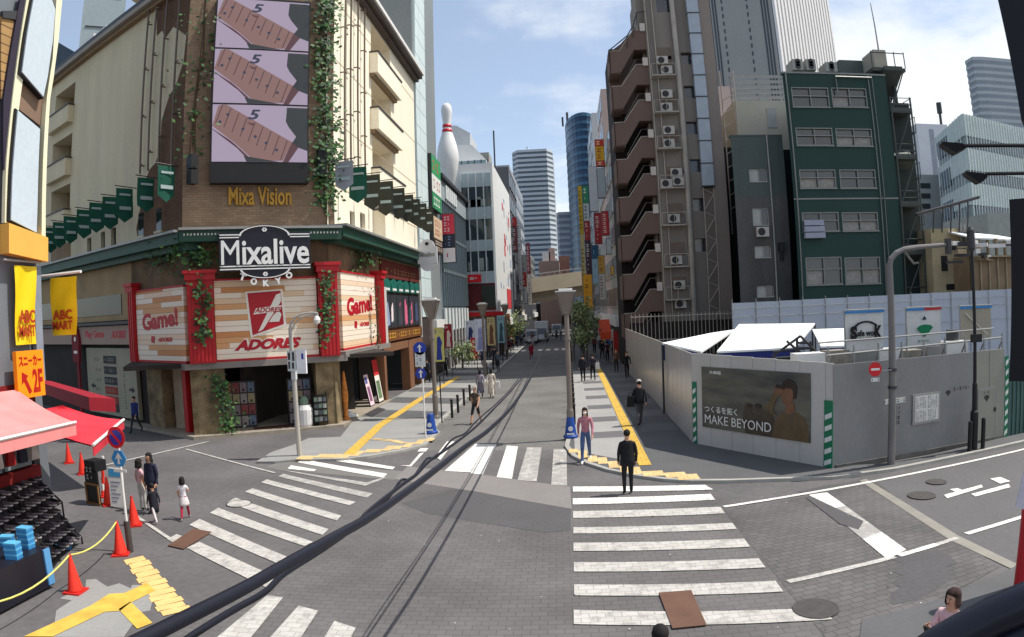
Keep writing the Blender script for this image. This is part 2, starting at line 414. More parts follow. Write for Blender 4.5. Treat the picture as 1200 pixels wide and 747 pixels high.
lk = [(-5.85, 130), (-5.85, 28.4), G(513, 506, KH), G(496, 521, KH), G(470, 527.5, KH), G(430, 534.5, KH), G(400, 537.5, KH), G(352, 538, KH), G(322, 541, KH), G(300, 541, KH)]
pavement('left_pavement', lk + [G(318, 530, KH), G(345, 521, KH), G(362, 513.5, KH), G(399, 512, KH), (-10.2, 31.5), (-10.2, 130)], side_l, lk[:8])
bands = MB()
for k in range(16):                                              # darker bays of the left pavement
    y = 30.6 + k * 5.0
    bands.quad((-10.1, y + 1.2, KH + .004), (-6.0, y, KH + .004), (-6.0, y + 2.3, KH + .004), (-10.1, y + 3.5, KH + .004))
structure(bands.build('pavement_bands_grey', side_d))
pb, pd = MB(), MB()
pb.quad((0.05, 22.9, KH + .004), (1.93, 20.9, KH + .004), (1.93, 52, KH + .004), (0.05, 52, KH + .004))
for k in range(7):
    y = 25.0 + k * 3.6
    pd.quad((0.75, y, KH + .008), (1.9, y + 0.1, KH + .008), (1.9, y + 1.35, KH + .008), (0.75, y + 1.25, KH + .008))
    pd.quad((2.6, y + 0.9, KH + .008), (4.05, y + 0.9, KH + .008), (4.05, y + 2.6, KH + .008), (2.6, y + 2.6, KH + .008))
structure(pb.build('pavement_band_pale', side_w)); structure(pd.build('pavement_bands_dark', M('sidewalk_bay', (99, 98, 99), var=0.08, sc=0.9)))

# yellow tactile paving
def strip(mb, pts, w, z, mat=None):
    ps = [Vector((p[0], p[1])) for p in pts]
    for a, b in zip(ps[:-1], ps[1:]):
        d = (b - a).normalized(); q = Vector((-d.y, d.x)) * w / 2
        mb.quad((*(a - q), z), (*(b - q), z), (*(b + q), z), (*(a + q), z), mat)
def tiles(mb, pts, n, w, z, mat=None):
    """square tiles set in steps along a line"""
    ps = [Vector((p[0], p[1])) for p in pts]; L = sum((b - a).length for a, b in zip(ps[:-1], ps[1:])); k = int(L / 0.3) + 1; done = set()
    for i in range(k + 1):
        t = L * i / k; j = 0
        while j < len(ps) - 2 and t > (ps[j + 1] - ps[j]).length: t -= (ps[j + 1] - ps[j]).length; j += 1
        p = ps[j] + (ps[j + 1] - ps[j]).normalized() * t
        for r in range(n):
            c = (round(p.x / w), round(p.y / w) + r)
            if c in done: continue
            done.add(c); x, y = c[0] * w, c[1] * w
            mb.quad((x - w / 2, y - w / 2, z), (x + w / 2, y - w / 2, z), (x + w / 2, y + w / 2, z), (x - w / 2, y + w / 2, z), mat)
ty = MB()
strip(ty, [(2.14, 20.4), (2.14, 56)], 0.38, KH + .014, yellow_t)
tiles(ty, [G(674, 530, KH), G(700, 540, KH), G(722, 548, KH), G(745, 554, KH), G(780, 558, KH), G(817, 561, KH)], 2, 0.30, KH + .010, cream_t)
structure(ty.build('tactile_paving', yellow_t))
ty = MB()
strip(ty, [G(409, 533, KH), G(445, 499, KH), G(492, 468.5, KH), G(537, 442, KH)], 0.42, KH + .014, yellow_t)
tiles(ty, [G(357, 537, KH), G(402, 536, KH), G(432, 530.5, KH), G(470, 524, KH), G(500, 517, KH)], 2, 0.30, KH + .010, cream_t)
strip(ty, [G(437, 515, KH), G(460, 516.5, KH), G(474, 520, KH)], 0.3, KH + .012, cream_t)
structure(ty.build('tactile_paving', yellow_t))
ground_sheet('pavement_grey_near', P((66, 716), (84, 704), (70, 702), (92, 691), (100, 692), (101, 680), (112, 679), (126, 688), (140, 684), (153, 690), (155, 686), (168, 686), (180, 700), (176, 716), (166, 718), (145, 747), (62, 747)), 0.006, side_l)
tn = MB()
for poly in (((28, 747), (62, 747), (123, 718), (141, 717), (152, 708), (182, 693), (172, 684), (146, 696), (128, 697), (106, 711)), ((139, 715), (161, 738), (179, 731), (153, 706))):
    tn.add([(p.x, p.y, 0.016) for p in P(*poly)], [tuple(range(len(poly)))], M('tile_yellow', (206, 170, 74), var=.2, sc=3))
for i in range(12):                                              # rows of tiles stepping along the corner
    f = lambda t: (G(146 + 44 * t, 657 + 66 * t), G(168 + 56 * t, 651 + 64 * t))
    (a, b), (c, d) = f(i / 12), f((i + 1) / 12); e = (b - a).normalized() * 0.07 * (1 if i % 2 else -1); w = (c - a) * 0.12
    tn.add([(p.x, p.y, 0.012) for p in (a + e * .3 - w * (i % 2), b + e * .3 + w, d + e * .3, c + e * .3)], [(0, 1, 2, 3)], M('tile_cream', (224, 184, 120), var=.1, sc=3))
o = tn.build('tactile_paving', yellow_t); structure(o)
for p in o.data.polygons:
    if p.normal.z < 0: p.flip()

# painted markings
def marks(name, polys, z, mat):
    mb = MB()
    for n_, q in enumerate(polys):
        pts = [(p[0], p[1], z + n_ * 0.0006) for p in q]
        a = sum(pts[i][0] * pts[(i + 1) % len(pts)][1] - pts[(i + 1) % len(pts)][0] * pts[i][1] for i in range(len(pts)))
        mb.add(pts if a > 0 else pts[::-1], [tuple(range(len(pts)))])
    return structure(mb.build(name, mat))
ys = (18.52, 17.99, 17.32, 16.77, 16.19, 15.64, 14.94, 14.50, 13.9, 13.39, 12.76, 12.27, 11.65, 11.16, 10.57, 10.03)
c1 = []
for k in range(0, 16, 2):
    t, b = ys[k], ys[k + 1]; xr = 3.62 if k < 2 else 3.47
    xr2 = xr - (0.12 if k < 2 else 0.0)
    c1.append([(-0.04, b), (xr, b - 0.46), (xr2, t - 0.46), (-0.04, t)] if k < 2 else [(-0.05, b), (xr, b - 0.14 - 0.02 * k), (xr, t - 0.14 - 0.02 * k), (-0.05, t)])
c1[-1] = [(-0.06, 10.03), (3.9, 9.55), (3.9, 10.0), (-0.06, 10.57)]
marks('zebra_crossing', c1[:2], 0.018, paint_new); marks('zebra_crossing', c1[2:], 0.018, paint)
marks('zebra_crossing', [[(-0.64, 18.75), (-0.20, 18.65), (-0.23, 23.65), (-0.68, 23.7)], [(-1.62, 19.4), (-1.06, 19.2), (-1.1, 24.0), (-1.62, 24.15)]], 0.016, paint_old)
marks('zebra_crossing', [P((557, 521), (571, 521.5), (552, 554.5), (535.6, 553.6) if False else (521, 552.5)), P((570, 521.2), (582, 521.8), (565.7, 557), (551, 555.5)),
                         P((594, 523), (607, 524), (600, 562), (582, 560)), P((480, 546), (492, 532), (497, 531), (482, 547.5), (469, 546.5)), P((489, 530), (493, 526), (502, 526), (499, 530)),
                         P((510, 536), (524, 518), (533, 518), (516, 540))], 0.018, paint_new)
c3 = [((390, 537.5), (410, 539.5), (463, 548), (460, 551), (420, 545), (388, 540)), ((350.5, 540), (358, 539.5), (454, 556), (449, 560.5), (400, 552), (349, 542.5)),
      ((341, 546), (371, 551), (368, 553), (337, 550)),
      ((306, 566), (313, 562.5), (417, 589), (410, 593)), ((287, 577), (296, 573), (400, 605), (395, 611)), ((267, 589.5), (276, 584), (385, 621), (378, 628)),
      ((246, 602), (256, 596), (367, 636), (357, 641)), ((222, 616), (234, 609), (340, 655), (327, 662)), ((219, 643), (234, 636), (330, 680), (313, 690)), ((196, 633), (207, 627), (216, 630), (205, 638))]
marks('zebra_crossing', [P(*q) for q in c3[:3]], 0.016, paint_new); marks('zebra_crossing', [P(*q) for q in c3[3:]], 0.016, paint)
marks('zebra_crossing_worn', [P((326, 559), (332, 556), (437, 579), (430, 584)), P((318, 549), (430, 566), (453, 559), (447, 563), (428, 570))], 0.014, paint_old)
marks('zebra_crossing', [P((313, 699), (332, 701), (285, 760), (240, 760)), P((350, 711), (373, 717), (345, 760), (306, 760)), P((392, 729), (417, 737), (405, 762), (372, 762))], 0.018, paint)
marks('zebra_crossing', [[(x, 79.0), (x + 0.5, 79.0), (x + 0.5, 82.0), (x, 82.0)] for x in (-7.5, -6.55, -5.6, -4.65, -3.7, -2.75, -1.8, -0.9)], 0.018, paint_new)
def line(a, b, w): 
    a, b = Vector(a), Vector(b); d = (b - a).normalized(); q = Vector((-d.y, d.x)) * w / 2
    return [a - q, b - q, b + q, a + q]
marks('road_line', [line((3.55, 15.95), (13.8, 18.62), 0.14), line((13.8, 18.62), (26, 21.9), 0.14), line((8.0, 12.44), (22, 16.2), 0.15),
                    line((6.1, 11.8), (7.1, 12.1), 0.16)], 0.02, paint_new)
marks('road_line', [line((3.67, 11.18), (6.0, 11.77), 0.15), line((7.1, 12.1), (7.7, 12.3), 0.14), line(G(100, 551)[:2], G(245, 518)[:2], 0.14), line(G(218, 527)[:2], G(322, 555)[:2], 0.10), line(G(160, 606)[:2], G(200, 633)[:2], 0.10)], 0.02, paint)
def SL(a, b):
    p, q, r, s = P((948, 581), (969, 578), (1062, 645.5), (1040, 657)); return [p.lerp(s, a), q.lerp(r, a), q.lerp(r, b), p.lerp(s, b)]
marks('stop_line', [SL(0, .28), SL(.74, 1)], 0.021, paint_new)
marks('stop_line_worn', [SL(.28, .74)], 0.019, paint_old)
ar = [(1106, 580), (1113, 575), (1122, 577), (1150, 571), (1142, 567), (1166, 561), (1184, 564), (1181, 570), (1138, 582), (1128, 580), (1168, 569), (1160, 566), (1150, 571.5), (1128, 577.5), (1130, 580), (1110, 585)]
marks('road_arrow', [P((1106, 581), (1150, 569), (1152, 572), (1110, 585)), P((1113, 574.5), (1122, 573), (1134, 578), (1124, 580)), P((1138, 580), (1182, 568), (1184, 572), (1143, 583)), P((1160, 562), (1172, 560), (1184, 565), (1172, 568))], 0.02, paint_new)

# plates and covers let into the road
steel = M('rusty_steel', (104, 76, 62), rough=0.75, var=0.12, sc=2.5, metal=0.2)
iron = M('cast_iron', (74, 71, 69), rough=0.7, var=0.15, sc=6, metal=0.2)
mb = MB(); mb.prism([(p.x, p.y, 0.024) for p in P((788, 739), (828, 735), (810, 694), (772, 697))], (0, 0, 0.016)); tag(mb.build('steel_plate', steel), 'large rusty brown steel plate lying across the crossing stripes', 'steel plate')
mb = MB(); mb.prism([(p.x, p.y, 0.02) for p in P((197, 641), (215, 645), (248, 625), (227, 621))], (0, 0, 0.016)); tag(mb.build('steel_plate', steel), 'brown steel plate beside the left crossing near the small girl', 'steel plate')
def manhole(p, r, label, name='manhole_cover'):
    mb = MB(); mb.lathe((p.x, p.y, 0.0), [(r, 0.0), (r, 0.036), (r * 0.93, 0.038), (r * 0.9, 0.033), (r * 0.3, 0.033), (r * 0.28, 0.037)], 24, iron); tag(mb.build(name, iron), label, 'manhole cover')
manhole(G(956, 715), 0.38, 'round iron manhole cover at the right end of the zebra stripes')
manhole(G(1080, 582), 0.36, 'round iron manhole cover on the side road by the painted arrow')
manhole(G(1097, 566), 0.28, 'small dark manhole cover just inside the white edge line')
mb = MB(); p = G(280, 591)
for i in range(24):
    a, b = 2 * pi * i / 24, 2 * pi * (i + 1) / 24
    mb.hexa([(p.x + r * cos(t), p.y + r * sin(t), z) for z in (0.0, 0.024) for r, t in ((0.33, a), (0.36, a), (0.36, b), (0.33, b))], iron)
mb.lathe((p.x, p.y, 0), [(0.325, 0.0), (0.325, 0.0205)], 24, paint); tag(mb.build('manhole_cover', iron), 'white painted manhole cover ringed in iron on the left crossing', 'manhole cover')

mb = MB(); rn = random.Random(31)
for k in range(50):
    p = G(rn.uniform(230, 1120), rn.uniform(545, 740)); r = rn.uniform(0.010, 0.024); a = rn.uniform(0, 6)
    mb.add([(p.x + r * cos(a + t) * rn.uniform(.5, 1.3), p.y + r * sin(a + t) * rn.uniform(.5, 1.3), 0.03) for t in (0, 1.3, 2.6, 3.9, 5.2)], [(0, 1, 2, 3, 4)], [M('litter_pale', (206, 202, 196)), M('litter_dark', (60, 56, 54))][k % 3 == 0])
mb.build('litter', None)['kind'] = 'stuff'
# ------------------------------------------------------------------ corner building with the screen
UA = Vector((-15.7, 26.2)); UB = Vector((-10.26, 29.4)); ud = (UB - UA).normalized()
CA = UA + ud * 0.0; CB = UA + ud * 6.2
FC = Frame(UA, UB)                                         # chamfered corner
FL = Frame(CA + Vector((-0.8815, 0.4722)) * 24, CA)        # side-street face, s = 24 at the corner
FR = Frame(CB, CB + Vector((0, 30)))                       # main-street face, s = 0 at the corner
LL = 24.0
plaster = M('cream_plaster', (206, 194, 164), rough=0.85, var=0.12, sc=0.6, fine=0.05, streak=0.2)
plaster_l = M('sunlit_plaster', (244, 234, 212), rough=0.85, var=0.05, sc=0.5, fine=0.04, streak=0.25)  # same plaster, whitened so the sunlit face's brightness sits in the colour
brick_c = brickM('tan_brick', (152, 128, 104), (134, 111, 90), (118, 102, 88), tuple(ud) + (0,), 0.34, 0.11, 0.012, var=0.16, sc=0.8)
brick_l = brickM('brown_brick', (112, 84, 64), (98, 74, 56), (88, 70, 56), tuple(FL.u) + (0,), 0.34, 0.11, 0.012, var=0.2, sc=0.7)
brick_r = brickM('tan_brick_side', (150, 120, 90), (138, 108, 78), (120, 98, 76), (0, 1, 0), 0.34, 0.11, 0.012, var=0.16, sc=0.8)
stone_c = M('mottled_stone', (126, 110, 84), rough=0.9, var=0.55, sc=1.6, fine=0.3)
dark_in = M('dark_interior', (44, 38, 35), rough=0.8, var=0.2, sc=1.0)
green_m = M('dark_green_trim', (36, 74, 60), rough=0.5, var=0.08)
grey_m = M('grey_metal', (150, 150, 148), rough=0.45, var=0.08, metal=0.3)
dgrey = M('dark_grey_metal', (66, 66, 68), rough=0.5, var=0.1, metal=0.3)
red_p = M('red_paint', (178, 28, 36), rough=0.5, var=0.08, sc=2)
white_p = M('white_paint', (222, 220, 216), rough=0.55, var=0.05)
black_p = M('black_paint', (26, 26, 28), rough=0.5, var=0.1)
wood_b = M('brown_wood', (88, 52, 34), rough=0.6, var=0.15, sc=2)

bld = thing('corner_building', (CA.x, CA.y, 0), 'cream and brown-brick corner building with ivy, red pillars and a big screen', 'building')
# side-street face with its three recessed balconies and slit windows
hl = [(LL - 17.1, LL - 13.8, 17.95, 19.45), (LL - 17.1, LL - 13.8, 14.75, 16.3), (LL - 17.1, LL - 13.8, 11.7, 13.3)]
slit = [FL.rect(102, 279, 107, 303), FL.rect(118, 272, 123, 297), FL.rect(130, 267, 136, 292)]
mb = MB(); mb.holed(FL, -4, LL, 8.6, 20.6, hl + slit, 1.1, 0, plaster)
mb.quad(FL.pt(-4, 20.6), FL.pt(LL, 20.6), FL.pt(LL, 20.6, -9), FL.pt(-4, 20.6, -9), plaster)
for h in hl: mb.fbox(FL, h[0], h[1], h[2], h[3], -1.15, -1.1, M('recess_wall', (140, 118, 90), var=0.1))
mb.build('wall', plaster, bld)
for h in hl:
    mb = MB(); mb.fbox(FL, h[0] - 0.3, h[1] + 0.05, h[2] - 1.0, h[2] + 0.02, 0.0, 0.4, plaster); mb.fbox(FL, h[0] - 0.35, h[1] + 0.1, h[2] + 0.02, h[2] + 0.1, -0.05, 0.45, dgrey)
    mb.build('balcony', plaster, bld)
for h in slit:
    w = MB().fbox(FL, h[0], h[1], h[2], h[3], -0.3, -0.2).build('window', glassM('slit_glass', (40, 42, 44)), bld)
mb = MB(); h = FL.rect(60, 287, 83, 311); mb.fbox(FL, h[0], h[1], h[2], h[3], -0.02, 0.015, M('recess_wall')); mb.fbox(FL, h[0] - 0.3, h[1] + 0.2, h[2] - 0.12, h[2], 0, 0.25, dgrey); mb.build('window', M('recess_wall'), bld)
# bared brickwork next to the corner
def wavy(F, s_in, s_out, z0, z1, n, amp, off, mat, seed):
    rn = random.Random(seed); pts = [(s_in, z0)]; q = []
    for i in range(n + 1):
        z = z0 + (z1 - z0) * i / n; q.append((s_out(i / n) + rn.uniform(-amp, amp), z))
    return [(s_in, z0)] + q + [(s_in, z1)]
outl = [(LL, 8.6), (LL - 4.6, 8.6), (LL - 4.9, 9.5), (LL - 4.3, 10.8), (LL - 4.0, 11.6), (LL - 3.6, 12.1), (LL - 3.0, 12.3), (LL - 2.6, 12.8), (LL - 2.5, 14.2), (LL - 1.9, 15.2), (LL - 1.2, 15.7), (LL - 0.7, 16.6), (LL - 0.6, 17.8),
        (LL - 1.3, 18.3), (LL - 1.9, 18.7), (LL - 2.6, 18.4), (LL - 3.0, 18.9), (LL - 3.5, 18.8), (LL - 3.7, 20.5), (LL, 20.5)]
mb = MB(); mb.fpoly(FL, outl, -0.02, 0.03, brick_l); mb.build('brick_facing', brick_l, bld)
slit2 = [FL.rect(163, 250, 169, 277), FL.rect(184, 245, 190, 271)]
for h in slit2:
    mb = MB(); mb.fbox(FL, h[0], h[1], h[2], h[3], 0.0, 0.04, M('slit_glass')); mb.fbox(FL, h[0] - 0.08, h[1] + 0.08, h[2] - 0.1, h[2], 0, 0.14, plaster); mb.build('window', plaster, bld)
# corner tower
mb = MB(); mb.fbox(FC, -0.25, 6.45, 8.6, 25, -8, 0.06, brick_c); mb.build('brick_tower', brick_c, bld)
# main-street face
hb = [(6.6, 11.0, 19.75, 21.0), (6.6, 11.2, 16.6, 17.9), (6.6, 11.3, 13.3, 14.75)]
hb = []
for x0, y0, x1, y1 in ((434.5, 35, 455, 55), (435, 95, 456, 116), (436, 160, 459, 184)):
    s0 = FR.sz(x0, y0)[0]; s1 = FR.sz(x1, y1)[0]; z1 = (FR.sz(x0, y0)[1] + FR.sz(x1, y1 - 2)[1]) / 2; hb.append((s0, s1 + .4, z1 - 2.1, z1 + .1))
slr = [FR.rect(410, 248, 416, 264), FR.rect(422, 250, 428, 268)]
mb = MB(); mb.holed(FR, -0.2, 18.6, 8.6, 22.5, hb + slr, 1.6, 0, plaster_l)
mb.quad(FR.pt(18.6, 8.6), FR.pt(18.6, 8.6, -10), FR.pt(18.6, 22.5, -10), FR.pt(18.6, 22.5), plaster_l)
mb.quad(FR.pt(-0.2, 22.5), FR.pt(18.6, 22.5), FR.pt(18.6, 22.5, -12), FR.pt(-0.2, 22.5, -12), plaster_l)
for h in hb: mb.fbox(FR, h[0], h[1], h[2], h[3], -1.65, -1.6, M('recess_wall'))
for k in range(4): mb.fbox(FR, 0, 18.6, 10.9 + k * 3.1, 10.93 + k * 3.1, 0, 0.012, M('plaster_joint', (176, 156, 122), var=0.1))
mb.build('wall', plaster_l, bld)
for h in slr: MB().fbox(FR, h[0], h[1], h[2], h[3], -0.3, -0.2).build('window', M('slit_glass'), bld)
for h in hb:
    mb = MB(); z = h[2] + 0.25
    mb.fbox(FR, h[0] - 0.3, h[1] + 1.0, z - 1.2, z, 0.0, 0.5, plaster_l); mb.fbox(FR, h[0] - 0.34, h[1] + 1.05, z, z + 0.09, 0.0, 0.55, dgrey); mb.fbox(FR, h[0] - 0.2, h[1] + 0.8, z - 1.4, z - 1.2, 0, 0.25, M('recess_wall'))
    b = mb.build('balcony', plaster_l, bld)
s0, s1, z1, z0 = 5.6, 8.9, 9.0, 10.9
h0 = FR.sz(437, 255); h1 = FR.sz(468, 266)
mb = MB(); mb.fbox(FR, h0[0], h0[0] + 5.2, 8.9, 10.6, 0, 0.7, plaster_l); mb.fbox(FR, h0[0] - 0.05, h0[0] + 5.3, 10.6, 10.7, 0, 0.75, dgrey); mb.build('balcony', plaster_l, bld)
# roof edges
mb = MB(); mb.fbox(FL, -4, LL - 0.3, 20.5, 20.75, -0.5, 0.55, M('eave', (150, 142, 130), var=0.1)); mb.fbox(FL, -4, LL - 0.3, 20.75, 21.3, -0.8, 0.25, dgrey)
mb.fbox(FL, -4, LL - 0.3, 20.3, 20.5, 0, 0.3, M('recess_wall')); mb.build('roof_edge', dgrey, bld)
mb = MB(); mb.fbox(FR, 0.5, 18.9, 21.95, 22.2, -0.4, 0.6, M('eave_dark', (84, 74, 70), var=0.1)); mb.fbox(FR, 0.5, 18.9, 22.2, 22.45, -0.4, 0.75, white_p); mb.fbox(FR, 0.5, 18.8, 21.7, 21.95, 0, 0.35, M('eave_dark')); mb.build('roof_edge', dgrey, bld)
mb = MB(); mb.fbox(FL, LL - 15, LL - 13, 21.3, 22.4, -1.6, -0.6, white_p); mb.fbox(FL, LL - 11.9, LL - 11.2, 21.3, 22.3, -1.2, -0.6, white_p); mb.build('roof_hatch', white_p, bld)
# cornice above the shop floor
def cornice(F, s0, s1, z, nm):
    mb = MB(); mb.fbox(F, s0, s1, z + 0.10, z + 0.2, -0.2, 0.98, grey_m); mb.fbox(F, s0, s1, z - 0.35, z + 0.10, -0.2, 0.8, green_m); mb.fbox(F, s0, s1, z - 0.62, z - 0.35, -0.2, 0.45, green_m)
    mb.build('cornice', green_m, bld)
cornice(FL, -4, LL + 0.45, 8.55, 0); cornice(FR, -0.4, 18.9, 8.75, 0)
mb = MB(); mb.fbox(FC, -0.4, 6.6, 8.72, 8.82, -0.2, 1.0, grey_m); mb.fbox(FC, -0.38, 6.58, 8.25, 8.72, -0.2, 0.82, green_m)
for i in range(46): mb.fbox(FC, -0.2 + i * 0.146, -0.14 + i * 0.146, 8.5, 8.58, 0.82, 0.86, white_p)
mb.build('cornice', green_m, bld)
# first-floor band, behind the panels
bandm = M('stained_brown_wall', (112, 92, 70), rough=0.9, var=0.4, sc=0.9, fine=0.15)
mb = MB(); mb.fbox(FC, 0.0, 6.2, 3.0, 8.3, -1.0, 0.0, bandm); mb.build('wall', bandm, bld)
band_l = M('tan_side_wall', (160, 138, 104), rough=0.9, var=0.16, sc=0.7, fine=0.08)
mb = MB(); mb.fbox(FL, -4, LL - 5.6, 5.2, 7.95, -1.0, -0.02, band_l); mb.fbox(FL, LL - 5.6, LL, 3.0, 7.95, -1.0, -0.02, bandm); mb.build('wall', band_l, bld)
mb = MB(); mb.fbox(FL, -3, LL - 6.8, 5.5, 6.5, -0.05, 0.02, M('side_glass', (60, 62, 66), rough=0.15)); mb.build('window', M('side_glass'), bld)
mb = MB(); mb.fbox(FR, -0.1, 8.2, 3.2, 8.15, -1.0, -0.02, bandm); mb.fbox(FR, 8.2, 18.5, 8.0, 8.25, -1.0, 0.02, band_l); mb.fbox(FR, 8.2, 18.5, 2.9, 8.0, -1.0, -0.06, wood_b); mb.build('wall', bandm, bld)
# ground floor: floor step, columns, back walls
tile_f = M('step_tiles', (150, 140, 126), rough=0.7, var=0.12, sc=2)
step = MB(); step.prism([(*p, 0.14) for p in (CA + FL.n * 0.35 - FL.u * 9, CA + Vector((0.05, -0.45)), CB + Vector((0.35, -0.2)), CB + Vector((0.35, 8.4)), CB + Vector((-8, 9)), CA + Vector((-7, 9)))], (0, 0, -0.14)); step.build('floor_step', tile_f, bld)
mb = MB(); mb.fbox(FC, -1.0, 8, 0.14, 3.3, -4.6, -4.3, dark_in); mb.fbox(FR, -1, 8.3, 0.14, 3.3, -4.2, -4.0, dark_in); mb.fbox(FC, -3, 9, 3.02, 3.2, -5, -0.05, dark_in); mb.build('inner_wall', dark_in, bld)
for (s0, s1, z) in ((-0.15, 1.35, 3.1), (5.35, 6.15, 3.1)):
    mb = MB()
    if s0 < 0:
        mb.fbox(FC, s0, s1, 0.14, z, -1.4, -0.05, stone_c)
    else:
        mb.fbox(FC, s0, s1, 0.14, z, -1.2, -0.05, stone_c)
        mb.fbox(FR, 0.0, 0.75, 0.14, 3.1, -0.7, -0.01, stone_c)
    mb.build('column', stone_c, bld)
def leaf_mat(name, c): return M(name, c, rough=0.6, var=0.3, sc=5, fine=0.25)
# side-street ground floor
mb = MB(); mb.fbox(FL, LL - 4.6, LL - 3.1, 0.14, 3.1, -1.0, -0.1, stone_c); mb.fbox(FL, LL - 1.2, LL - 0.9, 0.14, 3.1, -0.9, -0.1, red_p); mb.fbox(FL, LL - 2.9, LL - 1.2, 0.14, 3.1, -0.8, -0.6, M('shop_door_panel', (168, 150, 128), var=0.2, sc=2)); mb.fbox(FL, LL - 2.0, LL - 1.95, 0.14, 3.0, -0.6, -0.55, dark_in); mb.build('side_entrance', stone_c, bld)
mb = MB(); mb.fbox(FL, -4, LL - 4.6, 0.0, 5.2, -1.0, -0.35, dark_in); mb.build('side_wall', dark_in, bld)
# grey ledge under the panels
mb = MB(); mb.fbox(FC, -0.35, 6.75, 2.94, 3.2, -0.6, 0.36, M('ledge_grey', (128, 122, 118), var=0.1)); mb.build('ledge', grey_m, bld)
mb = MB(); mb.fbox(FL, LL - 5.2, LL + 0.1, 2.94, 3.2, -0.5, 0.4, M('ledge_grey')); mb.build('ledge', grey_m, bld)
mb = MB(); mb.fbox(FR, -0.1, 7.7, 3.1, 3.35, -0.5, 0.6, M('ledge_grey')); mb.build('ledge', grey_m, bld)
# red pillars
def pillar(F, s0, s1, z0, z1, o=0.5):
    mb = MB(); mb.fbox(F, s0, s1, z0, z1, 0.0, o, red_p)
    k = max(2, int((s1 - s0) / 0.16))
    for i in range(k): mb.fbox(F, s0 + (i + 0.2) * (s1 - s0) / k, s0 + (i + 0.75) * (s1 - s0) / k, z0 + 0.05, z1 - 0.35, o, o + 0.035, red_p)
    mb.fbox(F, s0 - 0.08, s1 + 0.08, z1 - 0.28, z1, 0.0, o + 0.1, red_p); mb.fbox(F, s0 - 0.16, s1 + 0.16, z1, z1 + 0.14, 0.0, o + 0.18, red_p)
    mb.build('red_pillar', red_p, bld)
pillar(FC, -0.12, 1.02, 3.2, 6.95); pillar(FC, 5.55, 6.4, 3.2, 7.15); pillar(FL, LL - 5.35, LL - 4.75, 3.2, 6.75, 0.35); pillar(FR, 6.5, 7.15, 3.35, 7.1, 0.5)
mb = MB(); mb.fbox(FR, 7.2, 7.7, 3.2, 6.4, 0, 0.5, M('pale_grey_panel', (186, 182, 178), var=0.06)); mb.build('grey_pillar', grey_m, bld)
# right-hand entrance
mb = MB(); mb.fbox(FR, 7.9, 8.35, 0.0, 3.2, -0.4, 0.15, M('entrance_brown', (122, 84, 60), var=0.12)); mb.fbox(FR, 14.0, 15.2, 0.0, 3.2, -0.4, 0.15, M('entrance_brown')); mb.fbox(FR, 17.4, 18.5, 0, 3.2, -0.4, 0.1, M('entrance_brown')); mb.fbox(FR, 8.35, 17.4, 2.75, 3.2, -0.4, 0.12, M('entrance_brown'))
mb.build('entrance_frame', wood_b, bld)
mb = MB(); mb.fbox(FR, 8.35, 14.0, 0.02, 2.75, -1.6, -1.5, M('entrance_dark', (40, 32, 28), var=0.15)); mb.fbox(FR, 11.3, 11.4, 0.02, 2.75, -1.5, -1.42, dgrey); mb.fbox(FR, 15.2, 17.4, 0, 2.75, -0.6, -0.5, M('entrance_dark')); mb.build('entrance_door', dark_in, bld)
# poster windows above the entrance, in their dark red frame
mb = MB(); mb.fbox(FR, 8.2, 18.4, 7.0, 8.0, 0, 0.12, M('dark_red_frieze', (96, 36, 28), var=0.12)); mb.fbox(FR, 8.2, 8.45, 3.3, 7.0, 0, 0.1, wood_b); mb.fbox(FR, 18.15, 18.45, 3.2, 8.0, 0, 0.14, M('pale_grey_panel'))
scribble(mb, FR, 9.2, 17.8, 7.2, 7.65, 1, 0.12, M('dim_gold', (150, 110, 70)), 4, 0.9)
mb.fbox(FR, 8.3, 18.3, 3.35, 3.95, 0, 0.14, M('brown_band', (110, 66, 30), var=0.1)); scribble(mb, FR, 8.8, 17.8, 3.42, 3.9, 1, 0.14, M('gold_letter', (210, 160, 50), rough=0.4), 5, 0.55)
mb.build('shop_frieze', wood_b, bld)
pc = [(230, 210, 214), (54, 60, 62), (70, 120, 126), (60, 74, 110), (206, 96, 130), (140, 150, 180), (64, 58, 70)]
for i in range(6):
    a = 8.6 + i * 1.6
    mb = MB(); mb.fbox(FR, a, a + 1.5, 4.1, 6.1, 0.0, 0.05, M('poster_ground_%d' % 1, (40, 42, 48))); rn = random.Random(i + 3)
    for k in range(4):
        c = pc[rn.randrange(7)]; w = rn.uniform(0.4, 0.8); z = 4.15 + rn.uniform(0, .3); s = a + rn.uniform(0.05, 0.65)
        mb.fpoly(FR, [(s, z), (s + w, z + 0.1), (s + w * 0.9, z + rn.uniform(0.5, 1.5)), (s + w * 0.5, z + rn.uniform(0.8, 1.6)), (s + w * 0.1, z + rn.uniform(0.5, 1.4))], 0.05, 0.056 + k * 0.004, M('poster_ink_%d_%d_%d' % c, c, var=0.2, sc=4))
    mb.build('poster_window', dark_in, bld)
    mb = MB(); mb.fpoly(FR, [(a + 0.05, 6.2), (a + 1.45, 6.2), (a + 1.45, 6.6)] + [(a + 0.75 + 0.7 * cos(t * pi / 8), 6.6 + 0.38 * sin(t * pi / 8)) for t in range(1, 8)] + [(a + 0.05, 6.6)], 0, 0.14, M('teal_awning', (18, 96, 84), rough=0.6))
    mb.fbox(FR, a + 0.3, a + 1.2, 6.28, 6.42, 0.14, 0.16, white_p); mb.build('small_awning', green_m, bld)
for F_, x, y in ((FC, 377, 184), (FC, 377, 200), (FL, 226, 190), (FL, 226, 208)):
    s, z = F_.sz(x, y, .2); MB().fbox(F_, s - .2, s + .2, z - .3, z + .3, .05, .4).build('speaker', black_p, bld)
